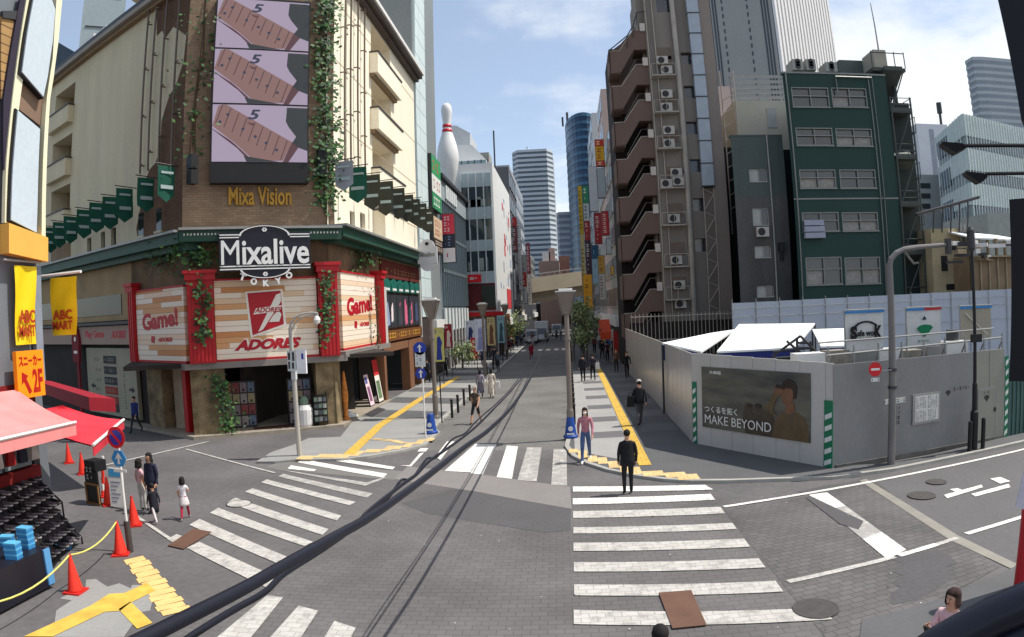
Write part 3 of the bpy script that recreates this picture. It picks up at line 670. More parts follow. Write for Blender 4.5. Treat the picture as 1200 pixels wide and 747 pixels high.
# ladder-like pipe frames on both faces
def pipes(F, ss, z0, z1, nm):
    mb = MB()
    for i, s in enumerate(ss):
        mb.tube([F.pt(s, z0, 0.22), F.pt(s, z1, 0.22)], 0.05, 6)
        for k in range(int((z1 - z0) / 2.4) + 1): mb.tube([F.pt(s, z0 + 0.4 + k * 2.4 + 0.5 * (i % 3), 0.0), F.pt(s, z0 + 0.4 + k * 2.4 + 0.5 * (i % 3), 0.25), F.pt(s + 0.28, z0 + 0.4 + k * 2.4 + 0.5 * (i % 3), 0.25)], 0.035, 6)
    mb.build('pipe_frame', M('pipe_brown', (104, 92, 80), rough=0.5, var=0.1, metal=0.2), bld)
pipes(FL, [FL.sz(174, 80)[0], FL.sz(183, 80)[0], FL.sz(195, 80)[0]], 12.0, 20.3, 0); pipes(FL, [FL.sz(210, 80)[0]], 11.4, 24, 0)
pipes(FR, [FR.sz(399, 80)[0], FR.sz(406, 80)[0], FR.sz(414.5, 80)[0], FR.sz(422.5, 80)[0]], 11.5, 22.2, 0)

# ------------------------------------------------------------------ its signs, each hung on the front
scr = thing('video_screen', FC.pt(3, 10.8, 0.5), 'tall video screen showing a guitar neck three times over, on brown brick', 'screen')
sx0, sx1, sz0, sz1 = 0.93, 5.22, 10.75, 19.3
MB().fbox(FC, sx0, sx1, sz0, sz1, 0.06, 0.6, black_p).build('screen_body', black_p, scr)
lav, neck, frt, dk = emit('screen_lavender', (176, 160, 184), 0.72), emit('screen_neck', (150, 112, 108), 0.65), emit('screen_fret', (96, 64, 68), 0.6), emit('screen_dark', (44, 52, 58), 0.5)
ink, sred = emit('screen_ink', (44, 52, 84), 0.6), emit('screen_maroon', (98, 56, 64), 0.6)
zb = [(16.83, 19.2), (14.27, 16.75), (11.66, 14.19)]
for z0, z1 in zb:
    mb = MB(); a, b = sx0 + 0.06, sx1 - 0.06; W = b - a; Hh = z1 - z0
    q = lambda pts: [(a + x * W, z0 + y * Hh) for x, y in pts]
    mb.fpoly(FC, q([(0, 0), (1, 0), (1, 1), (0, 1)]), 0.6, 0.61, lav)
    mb.fpoly(FC, q([(0, 0.62), (0.06, 0.98), (0.14, 1.0), (0.84, 0.35), (0.74, 0.02), (0.5, 0.02), (0.40, 0.08), (0.24, 0.32)]), 0.61, 0.614, neck)
    mb.fpoly(FC, q([(0.0, 0.57), (0.24, 0.30), (0.40, 0.06), (0.55, 0.0), (0.38, 0.0), (0.36, 0.06), (0.18, 0.38), (0.0, 0.56)]), 0.614, 0.618, sred)
    mb.fpoly(FC, q([(0.74, 0.0), (0.84, 0.36), (0.93, 0.32), (0.8, 0.0)]), 0.614, 0.618, sred)
    mb.fpoly(FC, q([(0.78, 0.97), (0.77, 0.72), (0.80, 0.62), (0.88, 0.45), (0.84, 0.34), (0.90, 0.26), (1.0, 0.2), (1.0, 0.97)]), 0.618, 0.622, dk)
    mb.fpoly(FC, q([(0.36, 0.0), (0.33, 0.1), (0.48, 0.06), (0.7, 0.0)]), 0.618, 0.621, dk)
    for t in range(9):
        x = 0.10 + t * 0.085; y1 = 1.03 - (x - 0.10) * 0.93; y0 = y1 - 0.36 + 0.0 * t; dx = 0.07
        mb.fpoly(FC, q([(x + 0.0, y1 - 0.02), (x + 0.012, y1 - 0.02), (x - dx + 0.012, max(y0, 0.03)), (x - dx, max(y0, 0.03))]), 0.614, 0.617, frt)
    for x, y in ((0.16, 0.82), (0.08, 0.69), (0.32, 0.57), (0.45, 0.44), (0.565, 0.33), (0.675, 0.21)): mb.fpoly(FC, q([(x + 0.018 * cos(i), y + 0.028 * sin(i)) for i in (0, 1.05, 2.1, 3.14, 4.19, 5.24)]), 0.616, 0.62, ink)
    text(mb, '5', FC, a + 0.37 * W, a + 0.5 * W, z0 + 0.74 * Hh, z0 + 0.92 * Hh, 0.61, ink, bold=0.03, shear=0.25, th=0.006)
    mb.fpoly(FC, q([(0.36, 0.70), (0.40, 0.64), (0.45, 0.64), (0.44, 0.67), (0.40, 0.68)]), 0.616, 0.62, sred)
    mb.build('picture', lav, scr)
gold = M('gold_letters', (176, 132, 44), rough=0.4, var=0.1, metal=0.3)
mb = MB(); text(mb, 'Mixa Vision', FC, 1.75, 4.5, 9.85, 10.65, 0.06, gold, bold=0.02, th=0.12); tag(mb.build('letter_sign', gold), 'gold lettering below the video screen on brown brick', 'sign')

sg = thing('shop_sign', FC.pt(3.2, 6.4, 0.9), 'black and white main sign with ringed circle above the red lozenge panel', 'sign')
navy = M('sign_navy', (22, 22, 38), rough=0.4, var=0.05)
mb = MB(); mb.fbox(FC, 1.27, 5.15, 6.95, 8.55, 0.9, 1.1, navy)
mb.fpoly(FC, [(3.2 + 1.08 * cos(i * pi / 20), 8.42 + 0.44 * sin(i * pi / 20)) for i in range(21)], 0.9, 1.09, navy); mb.fpoly(FC, [(3.2 + 1.08 * cos(i * pi / 20), 7.06 - 0.40 * sin(i * pi / 20)) for i in range(20, -1, -1)], 0.9, 1.09, navy)
mb.build('sign_board', navy, sg)
wl_ = M('sign_white', (232, 232, 230), rough=0.4, var=0.03)
mb = MB(); text(mb, 'M', FC, 1.36, 2.12, 7.22, 8.22, 1.1, wl_, th=0.06); text(mb, 'ixalive', FC, 2.24, 5.08, 7.2, 8.26, 1.1, wl_, bold=0.02, th=0.06); mb.build('lettering', wl_, sg)
mb = MB()
for a, b in ((1.3, 2.12), (4.28, 5.12)):
    for z in (8.32, 8.43): mb.fbox(FC, a, b, z, z + 0.045, 1.1, 1.14, wl_)
for z in (7.0, 7.12): mb.fbox(FC, 1.3, 5.12, z, z + 0.05, 1.1, 1.14, wl_)
for (zc, sg_) in ((8.40, 1), (7.06, -1)):
    for i in range(24):
        a, b = i * pi / 24, (i + 1) * pi / 24
        mb.fpoly(FC, [(3.2 + r * cos(t), zc + sg_ * r * 0.40 * sin(t)) for r, t in ((1.0, a), (1.08, a), (1.08, b), (1.0, b))][::sg_], 1.09, 1.14, wl_)
    for i in range(6): mb.disc(FC, 3.2 + 0.07 * cos(i * pi / 3), zc + sg_ * 0.26 + 0.06 * sin(i * pi / 3), 0.04, 1.09, 0.03, 8, wl_)
mb.build('rule_lines', wl_, sg)
mb = MB()
for ch, s, z, ro in (('T', 2.24, 6.70, -0.4), ('O', 2.70, 6.50, -0.2), ('K', 3.22, 6.42, 0.0), ('Y', 3.74, 6.50, 0.2), ('O', 4.2, 6.72, 0.4)): text(mb, ch, FC, s - 0.14, s + 0.14, z - 0.14, z + 0.14, 1.06, wl_, bold=0.05, th=0.06, rot=ro)
mb.build('lettering', wl_, sg)

plank = None
def plankmat():
    """boards in several bleached and orange tones"""
    m = bpy.data.materials.new('painted_planks'); m.use_nodes = True; nt = m.node_tree; b = nt.nodes['Principled BSDF']; b.inputs['Roughness'].default_value = 0.6
    geo = nt.nodes.new('ShaderNodeNewGeometry'); s = nt.nodes.new('ShaderNodeSeparateXYZ'); nt.links.new(geo.outputs['Position'], s.inputs[0])
    mul = nt.nodes.new('ShaderNodeMath'); mul.operation = 'DIVIDE'; mul.inputs[1].default_value = 0.235; nt.links.new(s.outputs[2], mul.inputs[0])
    fl = nt.nodes.new('ShaderNodeMath'); fl.operation = 'FLOOR'; nt.links.new(mul.outputs[0], fl.inputs[0])
    fr = nt.nodes.new('ShaderNodeMath'); fr.operation = 'FRACT'; nt.links.new(mul.outputs[0], fr.inputs[0])
    x = nt.nodes.new('ShaderNodeMath'); x.operation = 'MULTIPLY_ADD'; x.inputs[1].default_value = 0.42; nt.links.new(s.outputs[0], x.inputs[0])
    t2 = nt.nodes.new('ShaderNodeMath'); t2.operation = 'MULTIPLY'; t2.inputs[1].default_value = 7.31; nt.links.new(fl.outputs[0], t2.inputs[0]); nt.links.new(t2.outputs[0], x.inputs[2])
    f2 = nt.nodes.new('ShaderNodeMath'); f2.operation = 'FLOOR'; nt.links.new(x.outputs[0], f2.inputs[0])
    cb = nt.nodes.new('ShaderNodeCombineXYZ'); nt.links.new(fl.outputs[0], cb.inputs[0]); nt.links.new(f2.outputs[0], cb.inputs[1])
    w = nt.nodes.new('ShaderNodeTexWhiteNoise'); w.noise_dimensions = '2D'; nt.links.new(cb.outputs[0], w.inputs['Vector'])
    cr = nt.nodes.new('ShaderNodeValToRGB'); e = cr.color_ramp.elements; cr.color_ramp.interpolation = 'CONSTANT'
    e[0].position = 0; e[0].color = lin((238, 224, 204)); e[1].position = 0.3; e[1].color = lin((226, 196, 162))
    for p, c in ((0.5, (240, 226, 208)), (0.66, (214, 160, 110)), (0.78, (234, 206, 178)), (0.92, (204, 138, 84))):
        k = e.new(p); k.color = lin(c)
    nt.links.new(w.outputs['Value'], cr.inputs[0])
    ln = nt.nodes.new('ShaderNodeMath'); ln.operation = 'GREATER_THAN'; ln.inputs[1].default_value = 0.93; nt.links.new(fr.outputs[0], ln.inputs[0])
    mx = nt.nodes.new('ShaderNodeMix'); mx.data_type = 'RGBA'; mx.inputs['B'].default_value = lin((150, 104, 76)); nt.links.new(ln.outputs[0], mx.inputs['Factor']); nt.links.new(cr.outputs[0], mx.inputs['A'])
    nt.links.new(mx.outputs['Result'], b.inputs['Base Color']); return m
plank = plankmat()
sred_p = M('sign_red', (178, 24, 40), rough=0.45, var=0.05)
swhite = M('sign_cream', (240, 234, 224), rough=0.5, var=0.03)
def panel(F, s0, s1, z0, z1, label, kind):
    t = thing('shop_sign', F.pt((s0 + s1) / 2, z0, 0.2), label, 'sign')
    mb = MB(); mb.fbox(F, s0, s1, z0, z1, 0.0, 0.22, plank); mb.build('plank_board', plank, t)
    mb = MB(); mb.fbox(F, s0 - .02, s1 + .02, z0 - 0.1, z0, 0, 0.26, red_p); mb.build('red_frame', red_p, t); mb = MB(); mb.fbox(F, s0 - .02, s1 + .02, z1, z1 + 0.08, 0, 0.26, red_p); mb.build('red_frame', red_p, t)
    W, Hh = s1 - s0, z1 - z0; mb = MB()
    if kind:
        mb.fpoly(F, [(s0 + 0.335 * W, z0 + 0.26 * Hh + Hh * .0), (s0 + 0.69 * W, z0 + 0.40 * Hh), (s0 + 0.665 * W, z0 + 0.87 * Hh), (s0 + 0.30 * W, z0 + 0.85 * Hh)], 0.22, 0.235, swhite)
        mb.fpoly(F, [(s0 + 0.355 * W, z0 + 0.29 * Hh), (s0 + 0.665 * W, z0 + 0.415 * Hh), (s0 + 0.645 * W, z0 + 0.85 * Hh), (s0 + 0.32 * W, z0 + 0.83 * Hh)], 0.235, 0.245, sred_p)
        mb.fpoly(F, [(s0 + 0.41 * W, z0 + 0.33 * Hh), (s0 + 0.46 * W, z0 + 0.36 * Hh), (s0 + 0.645 * W, z0 + 0.71 * Hh), (s0 + 0.645 * W, z0 + 0.82 * Hh), (s0 + 0.60 * W, z0 + 0.8 * Hh)], 0.245, 0.25, swhite)
        mb.fpoly(F, [(s0 + 0.52 * W, z0 + 0.45 * Hh), (s0 + 0.62 * W, z0 + 0.45 * Hh), (s0 + 0.645 * W, z0 + 0.54 * Hh), (s0 + 0.62 * W, z0 + 0.60 * Hh), (s0 + 0.56 * W, z0 + 0.53 * Hh)], 0.245, 0.25, swhite)
        mb.fpoly(F, [(s0 + 0.37 * W, z0 + 0.555 * Hh), (s0 + 0.63 * W, z0 + 0.585 * Hh), (s0 + 0.655 * W, z0 + 0.66 * Hh), (s0 + 0.40 * W, z0 + 0.635 * Hh)], 0.25, 0.254, swhite)
        text(mb, 'ADORES', F, s0 + 0.385 * W, s0 + 0.645 * W, z0 + 0.575 * Hh, z0 + 0.64 * Hh, 0.254, sred_p, bold=0.03, shear=0.3, th=0.01)
        mb2 = MB(); text(mb2, 'ADORES', F, s0 + 0.17 * W, s0 + 0.83 * W, z0 + 0.10 * Hh, z0 + 0.24 * Hh, 0.235, sred_p, bold=0.06, shear=0.35, th=0.012)
        text(mb2, 'ADORES', F, s0 + 0.16 * W, s0 + 0.84 * W, z0 + 0.085 * Hh, z0 + 0.255 * Hh, 0.22, swhite, bold=0.12, shear=0.35, th=0.012); mb2.build('lettering', sred_p, t)
        mb.build('emblem', sred_p, t)
    else:
        text(mb, 'Game!', F, s0 + 0.13 * W, s0 + 0.88 * W, z0 + 0.45 * Hh, z0 + 0.70 * Hh, 0.22, sred_p, bold=0.045, th=0.012, rot=0.06)
        text(mb, 'ADORES', F, s0 + 0.46 * W, s0 + 0.76 * W, z0 + 0.265 * Hh, z0 + 0.325 * Hh, 0.22, sred_p, bold=0.05, shear=0.3, th=0.012)
        mb.fpoly(F, [(s0 + 0.31 * W, z0 + 0.26 * Hh), (s0 + 0.38 * W, z0 + 0.24 * Hh), (s0 + 0.40 * W, z0 + 0.34 * Hh), (s0 + 0.32 * W, z0 + 0.35 * Hh)], 0.22, 0.23, sred_p)
        mb.build('lettering', sred_p, t)
panel(FC, 1.05, 5.5, 3.3, 6.62, 'widest plank panel with red lozenge emblem and red lettering at the corner', 1)
panel(FL, LL - 4.7, LL - 0.15, 3.3, 6.45, 'plank panel with red lettering in shade, left of the corner', 0)
panel(FR, 0.75, 6.4, 3.45, 6.9, 'sunlit orange plank panel with red lettering on main street face', 0)
# long low signs of the side street
t = thing('shop_fascia', FL.pt(LL - 9, 3.9, 0.1), 'long low pinkish fascia with red lettering along the shaded side wall', 'sign')
fas = M('fascia_pink', (158, 132, 118), rough=0.6, var=0.06); mb = MB(); mb.fbox(FL, -3, LL - 5.5, 4.0, 4.95, -0.3, 0.1, fas); mb.fbox(FL, -3, LL - 5.5, 5.0, 5.15, -0.3, 0.3, dgrey); mb.build('fascia_board', fas, t)
mb = MB(); text(mb, 'Play Game', FL, LL - 11.5, LL - 8.9, 4.25, 4.75, 0.1, sred_p, bold=0.04, th=0.01); text(mb, 'ADORES', FL, LL - 8.0, LL - 6.2, 4.3, 4.7, 0.1, sred_p, bold=0.05, shear=0.3, th=0.01); mb.build('lettering', sred_p, t)
t = thing('sign_board', FL.pt(LL - 8, 0, 0), 'pale wall board with dark boxes, writing and two black arrows', 'sign')
pb_ = M('pale_board', (154, 148, 128), rough=0.7, var=0.08); mb = MB(); mb.fbox(FL, LL - 12.0, LL - 5.7, 0.3, 3.8, -0.3, -0.1, pb_); mb.build('board', pb_, t)
mb = MB(); dkb = M('dark_label', (60, 58, 60)); rdl = M('red_label', (150, 60, 50))
for i, (z, c) in enumerate(((3.2, dkb), (2.65, dkb), (2.1, dkb), (1.6, rdl), (1.1, rdl), (0.7, dkb))):
    mb.fbox(FL, LL - 9.6, LL - 8.0, z - 0.2, z + 0.2, -0.1, -0.08, c); scribble(mb, FL, LL - 9.5, LL - 8.1, z - 0.12, z + 0.12, 1, -0.08, pb_, i, 0.22)
    scribble(mb, FL, LL - 10.9, LL - 10.0, z - 0.12, z + 0.12, 1, -0.1, dkb, i + 9, 0.22)
for s in (LL - 11.2, LL - 6.3):
    d = -1 if s < LL - 8 else 1
    mb.fpoly(FL, [(s, 1.9), (s + d * 0.35, 1.75), (s, 1.6), (s, 1.69), (s - d * 0.3, 1.69), (s - d * 0.3, 1.81), (s, 1.81)][::d], -0.1, -0.085, dkb)
scribble(mb, FL, LL - 7.2, LL - 6.9, 0.7, 2.6, 7, -0.1, dkb, 44, 0.25); mb.build('writing', dkb, t)
mb = MB(); mb.fpoly(FL, [(LL - 13.2, 3.0), (LL - 12.3, 3.0), (LL - 12.2, 4.3), (LL - 12.4, 4.8), (LL - 12.75, 5.0), (LL - 13.1, 4.8), (LL - 13.3, 4.3)], 0.1, 0.25, M('maroon', (120, 26, 34))); mb.fbox(FL, LL - 12.95, LL - 12.6, 0.1, 3.0, 0.05, 0.15, M('maroon')); mb.fbox(FL, LL - 13.0, LL - 12.5, 3.5, 3.65, 0.25, 0.26, swhite); mb.disc(FL, LL - 12.75, 4.3, 0.14, 0.25, 0.01, 12, swhite); tag(mb.build('sign_board', M('maroon')), 'dark red oval-topped sign standing against the shaded side wall', 'sign')
mb = MB(); a, b = G(60, 458, 2.4), G(136, 483, 2.35); q = Vector((-.5, -.65, .12)); u = Vector((0, 0, .4))
mb.hexa([a, b, b + q, a + q, a + u, b + u, b + q + u, a + q + u], M('awning_dark_red', (150, 24, 40), rough=0.7)); tag(mb.build('awning', M('awning_dark_red')), 'narrow dark red awning strip hanging in shade over the side street', 'awning')
# small round sign on the main-street face
t = thing('round_sign', FR.pt(13.5, 8.6, 0.9), 'small white ringed sign projecting above main street entrance', 'sign')
FS = Frame((-9.3, 44.6), (-8.0, 44.6)); mb = MB(); mb.fbox(FS, -0.35, 0.95, 8.1, 9.2, -0.1, 0.1, M('sign_grey', (206, 206, 210))); mb.disc(FS, 0.3, 9.2, 0.5, -0.09, 0.18, 18, M('sign_grey')); mb.disc(FS, 0.3, 8.1, 0.5, -0.09, 0.18, 18, M('sign_grey')); mb.build('sign_board', M('sign_grey'), t)
mb = MB(); mb.disc(FS, 0.3, 9.4, 0.12, 0.1, 0.03, 10, navy); text(mb, 'Mixalive', FS, -0.2, 0.8, 8.55, 8.85, 0.1, grey_m, bold=0.05, th=0.02); mb.build('lettering', navy, t)

# hanging flags: square cloth with a pointed foot, each on its own short pole
def flag(name, base, d, w, h, mat, label, group, stripe):
    """d: unit vector along the pole, away from the wall"""
    d = Vector(d).normalized(); t = thing(name, base, label, 'flag', group); F = Frame((base.x, base.y), (base.x + d.x, base.y + d.y)); z = base.z
    rn = random.Random(int(base.x * 100 + base.y * 10))
    MB().tube([F.pt(-0.05, z, 0), F.pt(w + 0.25, z + 0.05, 0)], 0.025, 6).build('pole', dgrey, t)
    mb = MB(); n = 6; o = lambda s, z_: 0.04 * sin(s * 5 + base.y) + 0.03 * sin(z_ * 3 + base.x)
    vs, fs = [], []
    for j in range(9):
        for i in range(n + 1):
            s = 0.15 + (w - 0.0) * i / n; y = j / 8; zz1 = z - 0.05 - y * (h - 0.3) - (0.3 * (1 - abs(2 * i / n - 1)) if j == 8 else 0)
            vs.append(F.pt(s, zz1, o(s, zz1)))
    for j in range(8):
        for i in range(n): k = j * (n + 1) + i; fs.append((k, k + 1, k + n + 2, k + n + 1))
    mb.add(vs + [v + Vector((F.n.x, F.n.y, 0)) * -0.008 for v in vs], fs + [tuple(63 + q for q in f[::-1]) for f in fs], mat); mb.build('cloth', mat, t, smooth=True)
    mb = MB()
    for sd_ in (1, -1):
        o2 = 0.10 * sd_
        for zz2, hh, ww in ((z - h * 0.22, 0.1, 0.7), (z - h * 0.62, 0.16, 0.72)):
            c = 0.15 + w / 2; f0 = o(c, zz2); a = [F.pt(c - w * ww / 2, zz2 - hh / 2, f0 + sd_ * 0.05), F.pt(c + w * ww / 2, zz2 - hh / 2, f0 + sd_ * 0.05), F.pt(c + w * ww / 2, zz2 + hh / 2, f0 + sd_ * 0.05), F.pt(c - w * ww / 2, zz2 + hh / 2, f0 + sd_ * 0.05)]
            mb.prism(a, Vector((F.n.x, F.n.y, 0)) * 0.004, stripe)
    mb.build('print', stripe, t)
fg = M('flag_green', (20, 82, 66), rough=0.8, var=0.12); fdk = M('flag_backlit', (58, 60, 52), rough=0.8, var=0.12); fsil = M('flag_silver', (150, 152, 156), rough=0.6, var=0.15); fpr = M('flag_print', (160, 176, 176), rough=0.8)  # fdk: green flags hung against the light, their backlit darkness put into the colour
ORD = 'first second third fourth fifth sixth seventh eighth ninth tenth'.split()
lf = [(198, 194, 236), (174, 208, 248), (149, 220, 260), (132, 230, 268), (116, 237, 272), (101, 245, 279), (85, 253, 285), (72, 260, 290), (61, 266, 296), (50.5, 273, 301)]
for i, (x, y0, y1) in enumerate(lf):
    s, z1 = FL.sz(x, y0, 0.75); z0 = FL.sz(x, y1, 0.75)[1]
    lab = {0: 'rightmost green hanging flag of the side wall, on ribbed bare brick', 1: 'second green flag from the corner, with clear pale print'}.get(i, 'green pointed flag in the side wall row, hanging over cream plaster')
    if i > 1: lab = '%s green flag from the corner in the row over the cream side wall' % ORD[i]
    flag('hanging_flag', FL.pt(s, z1, 0.3), FL.n, 0.85, z1 - z0, fg, lab, 'green flags along the side wall', fpr)
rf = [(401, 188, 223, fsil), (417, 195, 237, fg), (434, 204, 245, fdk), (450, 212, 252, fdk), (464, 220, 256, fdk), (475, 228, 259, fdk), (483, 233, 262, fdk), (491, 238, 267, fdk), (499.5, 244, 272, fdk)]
for i, (x, y0, y1, mt) in enumerate(rf):
    s, z1 = FR.sz(x, y0, 0.85); z0 = FR.sz(x, y1, 0.85)[1]
    lab = ['silver grey twisted flag hanging by the ivy on the corner', 'bright green flag on the main street face'][i] if i < 2 else 'backlit dark pointed flag with a pale printed bar on the main street face'
    if i > 1: lab = '%s backlit dark flag after the green one on the main street face' % ORD[i - 2]
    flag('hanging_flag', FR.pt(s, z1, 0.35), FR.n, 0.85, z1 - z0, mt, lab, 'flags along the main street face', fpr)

# ivy
def leaves(mb, pts, n, spread, size, mats, seed, F=None):
    rn = random.Random(seed); ps = [Vector(p) for p in pts]
    for i in range(n):
        k = rn.randrange(len(ps) - 1); t = rn.random(); p = ps[k].lerp(ps[k + 1], t)
        p = p + Vector((rn.gauss(0, spread), rn.gauss(0, spread), rn.gauss(0, spread)))
        if F:
            d = (Vector((p.x, p.y)) - F.a).dot(F.n)
            if d < 0.1: p += Vector((F.n.x, F.n.y, 0)) * (0.1 - d + rn.random() * 0.12)
        a = Vector((rn.gauss(0, 1), rn.gauss(0, 1), rn.gauss(0, 1))).normalized(); b = a.orthogonal().normalized(); s = size * rn.uniform(0.6, 1.4)
        if F: b = (b * 0.5 + Vector((F.n.y, -F.n.x, rn.uniform(-1, 1)))).normalized(); a = b.cross(Vector((F.n.x, F.n.y, 0.4))).normalized()
        c = b.cross(a).normalized()
        mb.add([p - b * s * 0.5, p + a * s * 0.35, p + b * s * 0.6, p - a * s * 0.35], [(0, 1, 2, 3)], mats[rn.randrange(len(mats))])
lv = [leaf_mat('ivy_a', (54, 96, 44)), leaf_mat('ivy_b', (40, 76, 40)), leaf_mat('ivy_c', (78, 112, 52)), leaf_mat('ivy_dark', (38, 56, 36))]
def ivy(F, px, n, spread, size, label, off=0.15, seed=1):
    pts = [F.pt(*F.sz(x, y, off), off) for x, y in px]
    t = thing('ivy', pts[-1], label, 'ivy'); mb = MB()
    for k in range(3):
        rn = random.Random(seed + k); mb.tube([p + Vector((rn.uniform(-.15, .15), rn.uniform(-.15, .15), 0)) for p in pts], 0.025, 5)
    mb.build('stem', M('vine_stem', (84, 66, 50)), t); mb = MB(); leaves(mb, pts, n, spread, size, lv, seed, F); mb.build('leaves', lv[0], t)
ivy(FC, ((386, -8), (382, 30), (380, 70), (381, 120), (383, 170), (380, 200), (384, 240)), 1150, 0.34, 0.19, 'bright green ivy climbing the brick right of the video screen', seed=11)
ivy(FC, ((242, -4), (236, 60), (232, 120), (226, 180)), 170, 0.5, 0.16, 'sparse ivy on shaded brick left of the video screen', seed=12)
ivy(FC, ((236, 322), (231, 345), (243, 352), (234, 375), (243, 392), (228, 398)), 220, 0.17, 0.16, 'ivy twined around the red pillar left of the lozenge panel', off=0.62, seed=13)
ivy(FC, ((388, 322), (378, 335), (390, 350), (380, 365), (384, 380), (378, 400)), 260, 0.16, 0.16, 'ivy twined around the red pillar right of the lozenge panel', off=0.62, seed=14)
ivy(FC, ((252, 440), (262, 460), (268, 490), (268, 508)), 320, 0.22, 0.14, 'creeper growing up the stout stone column by the arcade entrance', off=0.0, seed=15)
ivy(FC, ((205, 285), (215, 300), (238, 296), (228, 312)), 300, 0.34, 0.16, 'dark creeper under the green cornice left of the main sign', seed=16, off=0.1)
ivy(FR, ((404, 285), (420, 290), (424, 310), (436, 300), (410, 318)), 300, 0.34, 0.16, 'creeper under the cornice on the main street face', seed=17, off=0.1)
ivy(FR, ((441, 335), (442, 360), (443, 385), (443, 405)), 90, 0.14, 0.14, 'ivy on the red pillar beside the poster windows', seed=18, off=0.6)
ivy(FL, ((172, 292), (180, 300), (190, 290), (200, 300), (186, 312)), 280, 0.34, 0.16, 'dark creeper under the cornice above the shaded plank panel', seed=19, off=0.1)

# things in front of the arcade
def capsule_rack(p, rot, label, cols, rows, group=None):
    t = thing('capsule_machine_rack', p, label, 'capsule machines', group); R = Matrix.Rotation(rot, 4, 'Z')
    W = cols * 0.34; mb = MB(); mb.rbox(p, W + 0.06, 0.42, rows * 0.5 + 0.1, rot); mb.build('cabinet', M('rack_dark', (52, 48, 50)), t)
    rn = random.Random(int(p.x * 10))
    for i in range(cols):
        for j in range(rows):
            c = p + R @ Vector((-W / 2 + (i + 0.5) * 0.34, -0.22, 0.1 + j * 0.5)); k = rn.choice([(136, 128, 128), (118, 104, 110), (122, 60, 60), (92, 106, 124), (140, 128, 100)])
            mb = MB(); mb.rbox(c, 0.29, 0.06, 0.43, rot, M('capsule_%d' % k[0], k, var=0.3, sc=12)); mb.rbox(c + R @ Vector((0, -0.035, 0.05)), 0.1, 0.03, 0.1, rot, black_p); mb.build('machine', M('rack_dark'), t)
ra = atan2(ud.y, ud.x)
p = FC.pt(2.0, 0.14, -1.3); capsule_rack(p, ra, 'dim rack of capsule machines just left of the arcade doorway', 4, 4)
p = FC.pt(4.65, 0.14, -0.9); capsule_rack(p, ra, 'rack of capsule machines right of the arcade doorway behind the lamp pole', 3, 4)
mb = MB(); q = FC.pt(4.75, 0.14, -0.1); mb.lathe(q, [(0.3, 0), (0.34, 0.1), (0.36, 0.75), (0.32, 0.85), (0.28, 0.95)], 14, white_p); mb.ball(q + Vector((0, 0, 1.1)), 0.22, 0.22, 0.25, 10, M('bin_green', (120, 140, 120))); tag(mb.build('bin', white_p), 'white round bin with domed top at the arcade entrance', 'bin')
t = thing('wire_rack', FC.pt(5.45, 0.14, 0.15), 'black wire magazine rack beside the white bin', 'rack'); mb = MB()
for s in (5.15, 5.75): mb.tube([FC.pt(s, 0.14, 0.0), FC.pt(s, 1.6, -0.05)], 0.025, 6)
for k in range(5): mb.fbox(FC, 5.15, 5.75, 0.3 + k * 0.29, 0.33 + k * 0.29, -0.1, 0.2)
mb.build('rack_frame', black_p, t)
for k in range(4):
    mb = MB(); rn = random.Random(k)
    for i in range(3): mb.fbox(FC, 5.18 + i * 0.19, 5.34 + i * 0.19, 0.33 + k * 0.29, 0.53 + k * 0.29, 0.02 + i * 0.01, 0.05 + i * 0.01, M('leaflet_%d' % ((k + i) % 3), [(150, 170, 150), (190, 190, 186), (110, 116, 120)][(k + i) % 3]))
    mb.build('leaflets', white_p, t)
mb = MB(); q = FR.pt(1.2, 0.14, 0.0); mb.lathe(q, [(0.2, 0), (0.2, 0.06), (0.1, 0.12), (0.13, 0.7), (0.17, 1.1), (0.13, 1.5), (0.05, 2.2), (0.03, 2.25)], 12, M('orange_brown', (206, 128, 60), var=0.35, sc=6)); tag(mb.build('figure', M('orange_brown')), 'tall thin orange spotted figure standing by the corner column', 'figure')
def leaning_board(F, s, w, h, o, mats, label):
    t = thing('poster_stand', F.pt(s, 0.14, o), label, 'poster stand'); mb = MB(); a = [F.pt(s, 0.14, o), F.pt(s + w, 0.14, o), F.pt(s + w, 0.14 + h, o - 0.35), F.pt(s, 0.14 + h, o - 0.35)]
    mb.prism(a, Vector((-F.n.x, -F.n.y, 0)) * 0.04, black_p); mb.build('board', black_p, t); mb = MB(); L = lambda x, z, k: a[0].lerp(a[1], x).lerp(a[3].lerp(a[2], x), z) + Vector((F.n.x, F.n.y, 0.3)) * (0.008 + 0.004 * k)
    for k, (x0, x1, z0, z1, m) in enumerate(mats): mb.quad(L(x0, z0, k), L(x1, z0, k), L(x1, z1, k), L(x0, z1, k), m)
    mb.build('poster', white_p, t)
pink = M('poster_pink', (226, 196, 204)); pblue = M('poster_blue', (70, 90, 150)); pred = M('poster_red', (196, 40, 44))
leaning_board(FR, 5.3, 0.8, 1.7, 0.0, [(0.04, 0.96, 0.03, 0.97, pink), (0.2, 0.75, 0.15, 0.6, M('poster_plum', (120, 80, 110), var=0.3, sc=8)), (0.1, 0.6, 0.7, 0.9, pblue)], 'leaning pink poster board outside the shop, left of the red stand')
leaning_board(FR, 6.6, 1.0, 2.4, 0.1, [(0.04, 0.96, 0.03, 0.97, M('poster_white', (220, 214, 206))), (0.04, 0.96, 0.62, 0.97, pred), (0.15, 0.8, 0.1, 0.5, M('poster_green', (96, 120, 84), var=0.35, sc=8))], 'tall red and white poster stand outside the shop')
mb = MB(); q = G(409, 492); mb.ball((q.x, q.y, 0.2), 0.28, 0.24, 0.22, 10, white_p); mb.ball((q.x + .2, q.y + .2, 0.14), 0.2, 0.2, 0.16, 10, white_p); tag(mb.build('bundle', white_p), 'white plastic bundle lying at the corner of the shop step', 'bag')
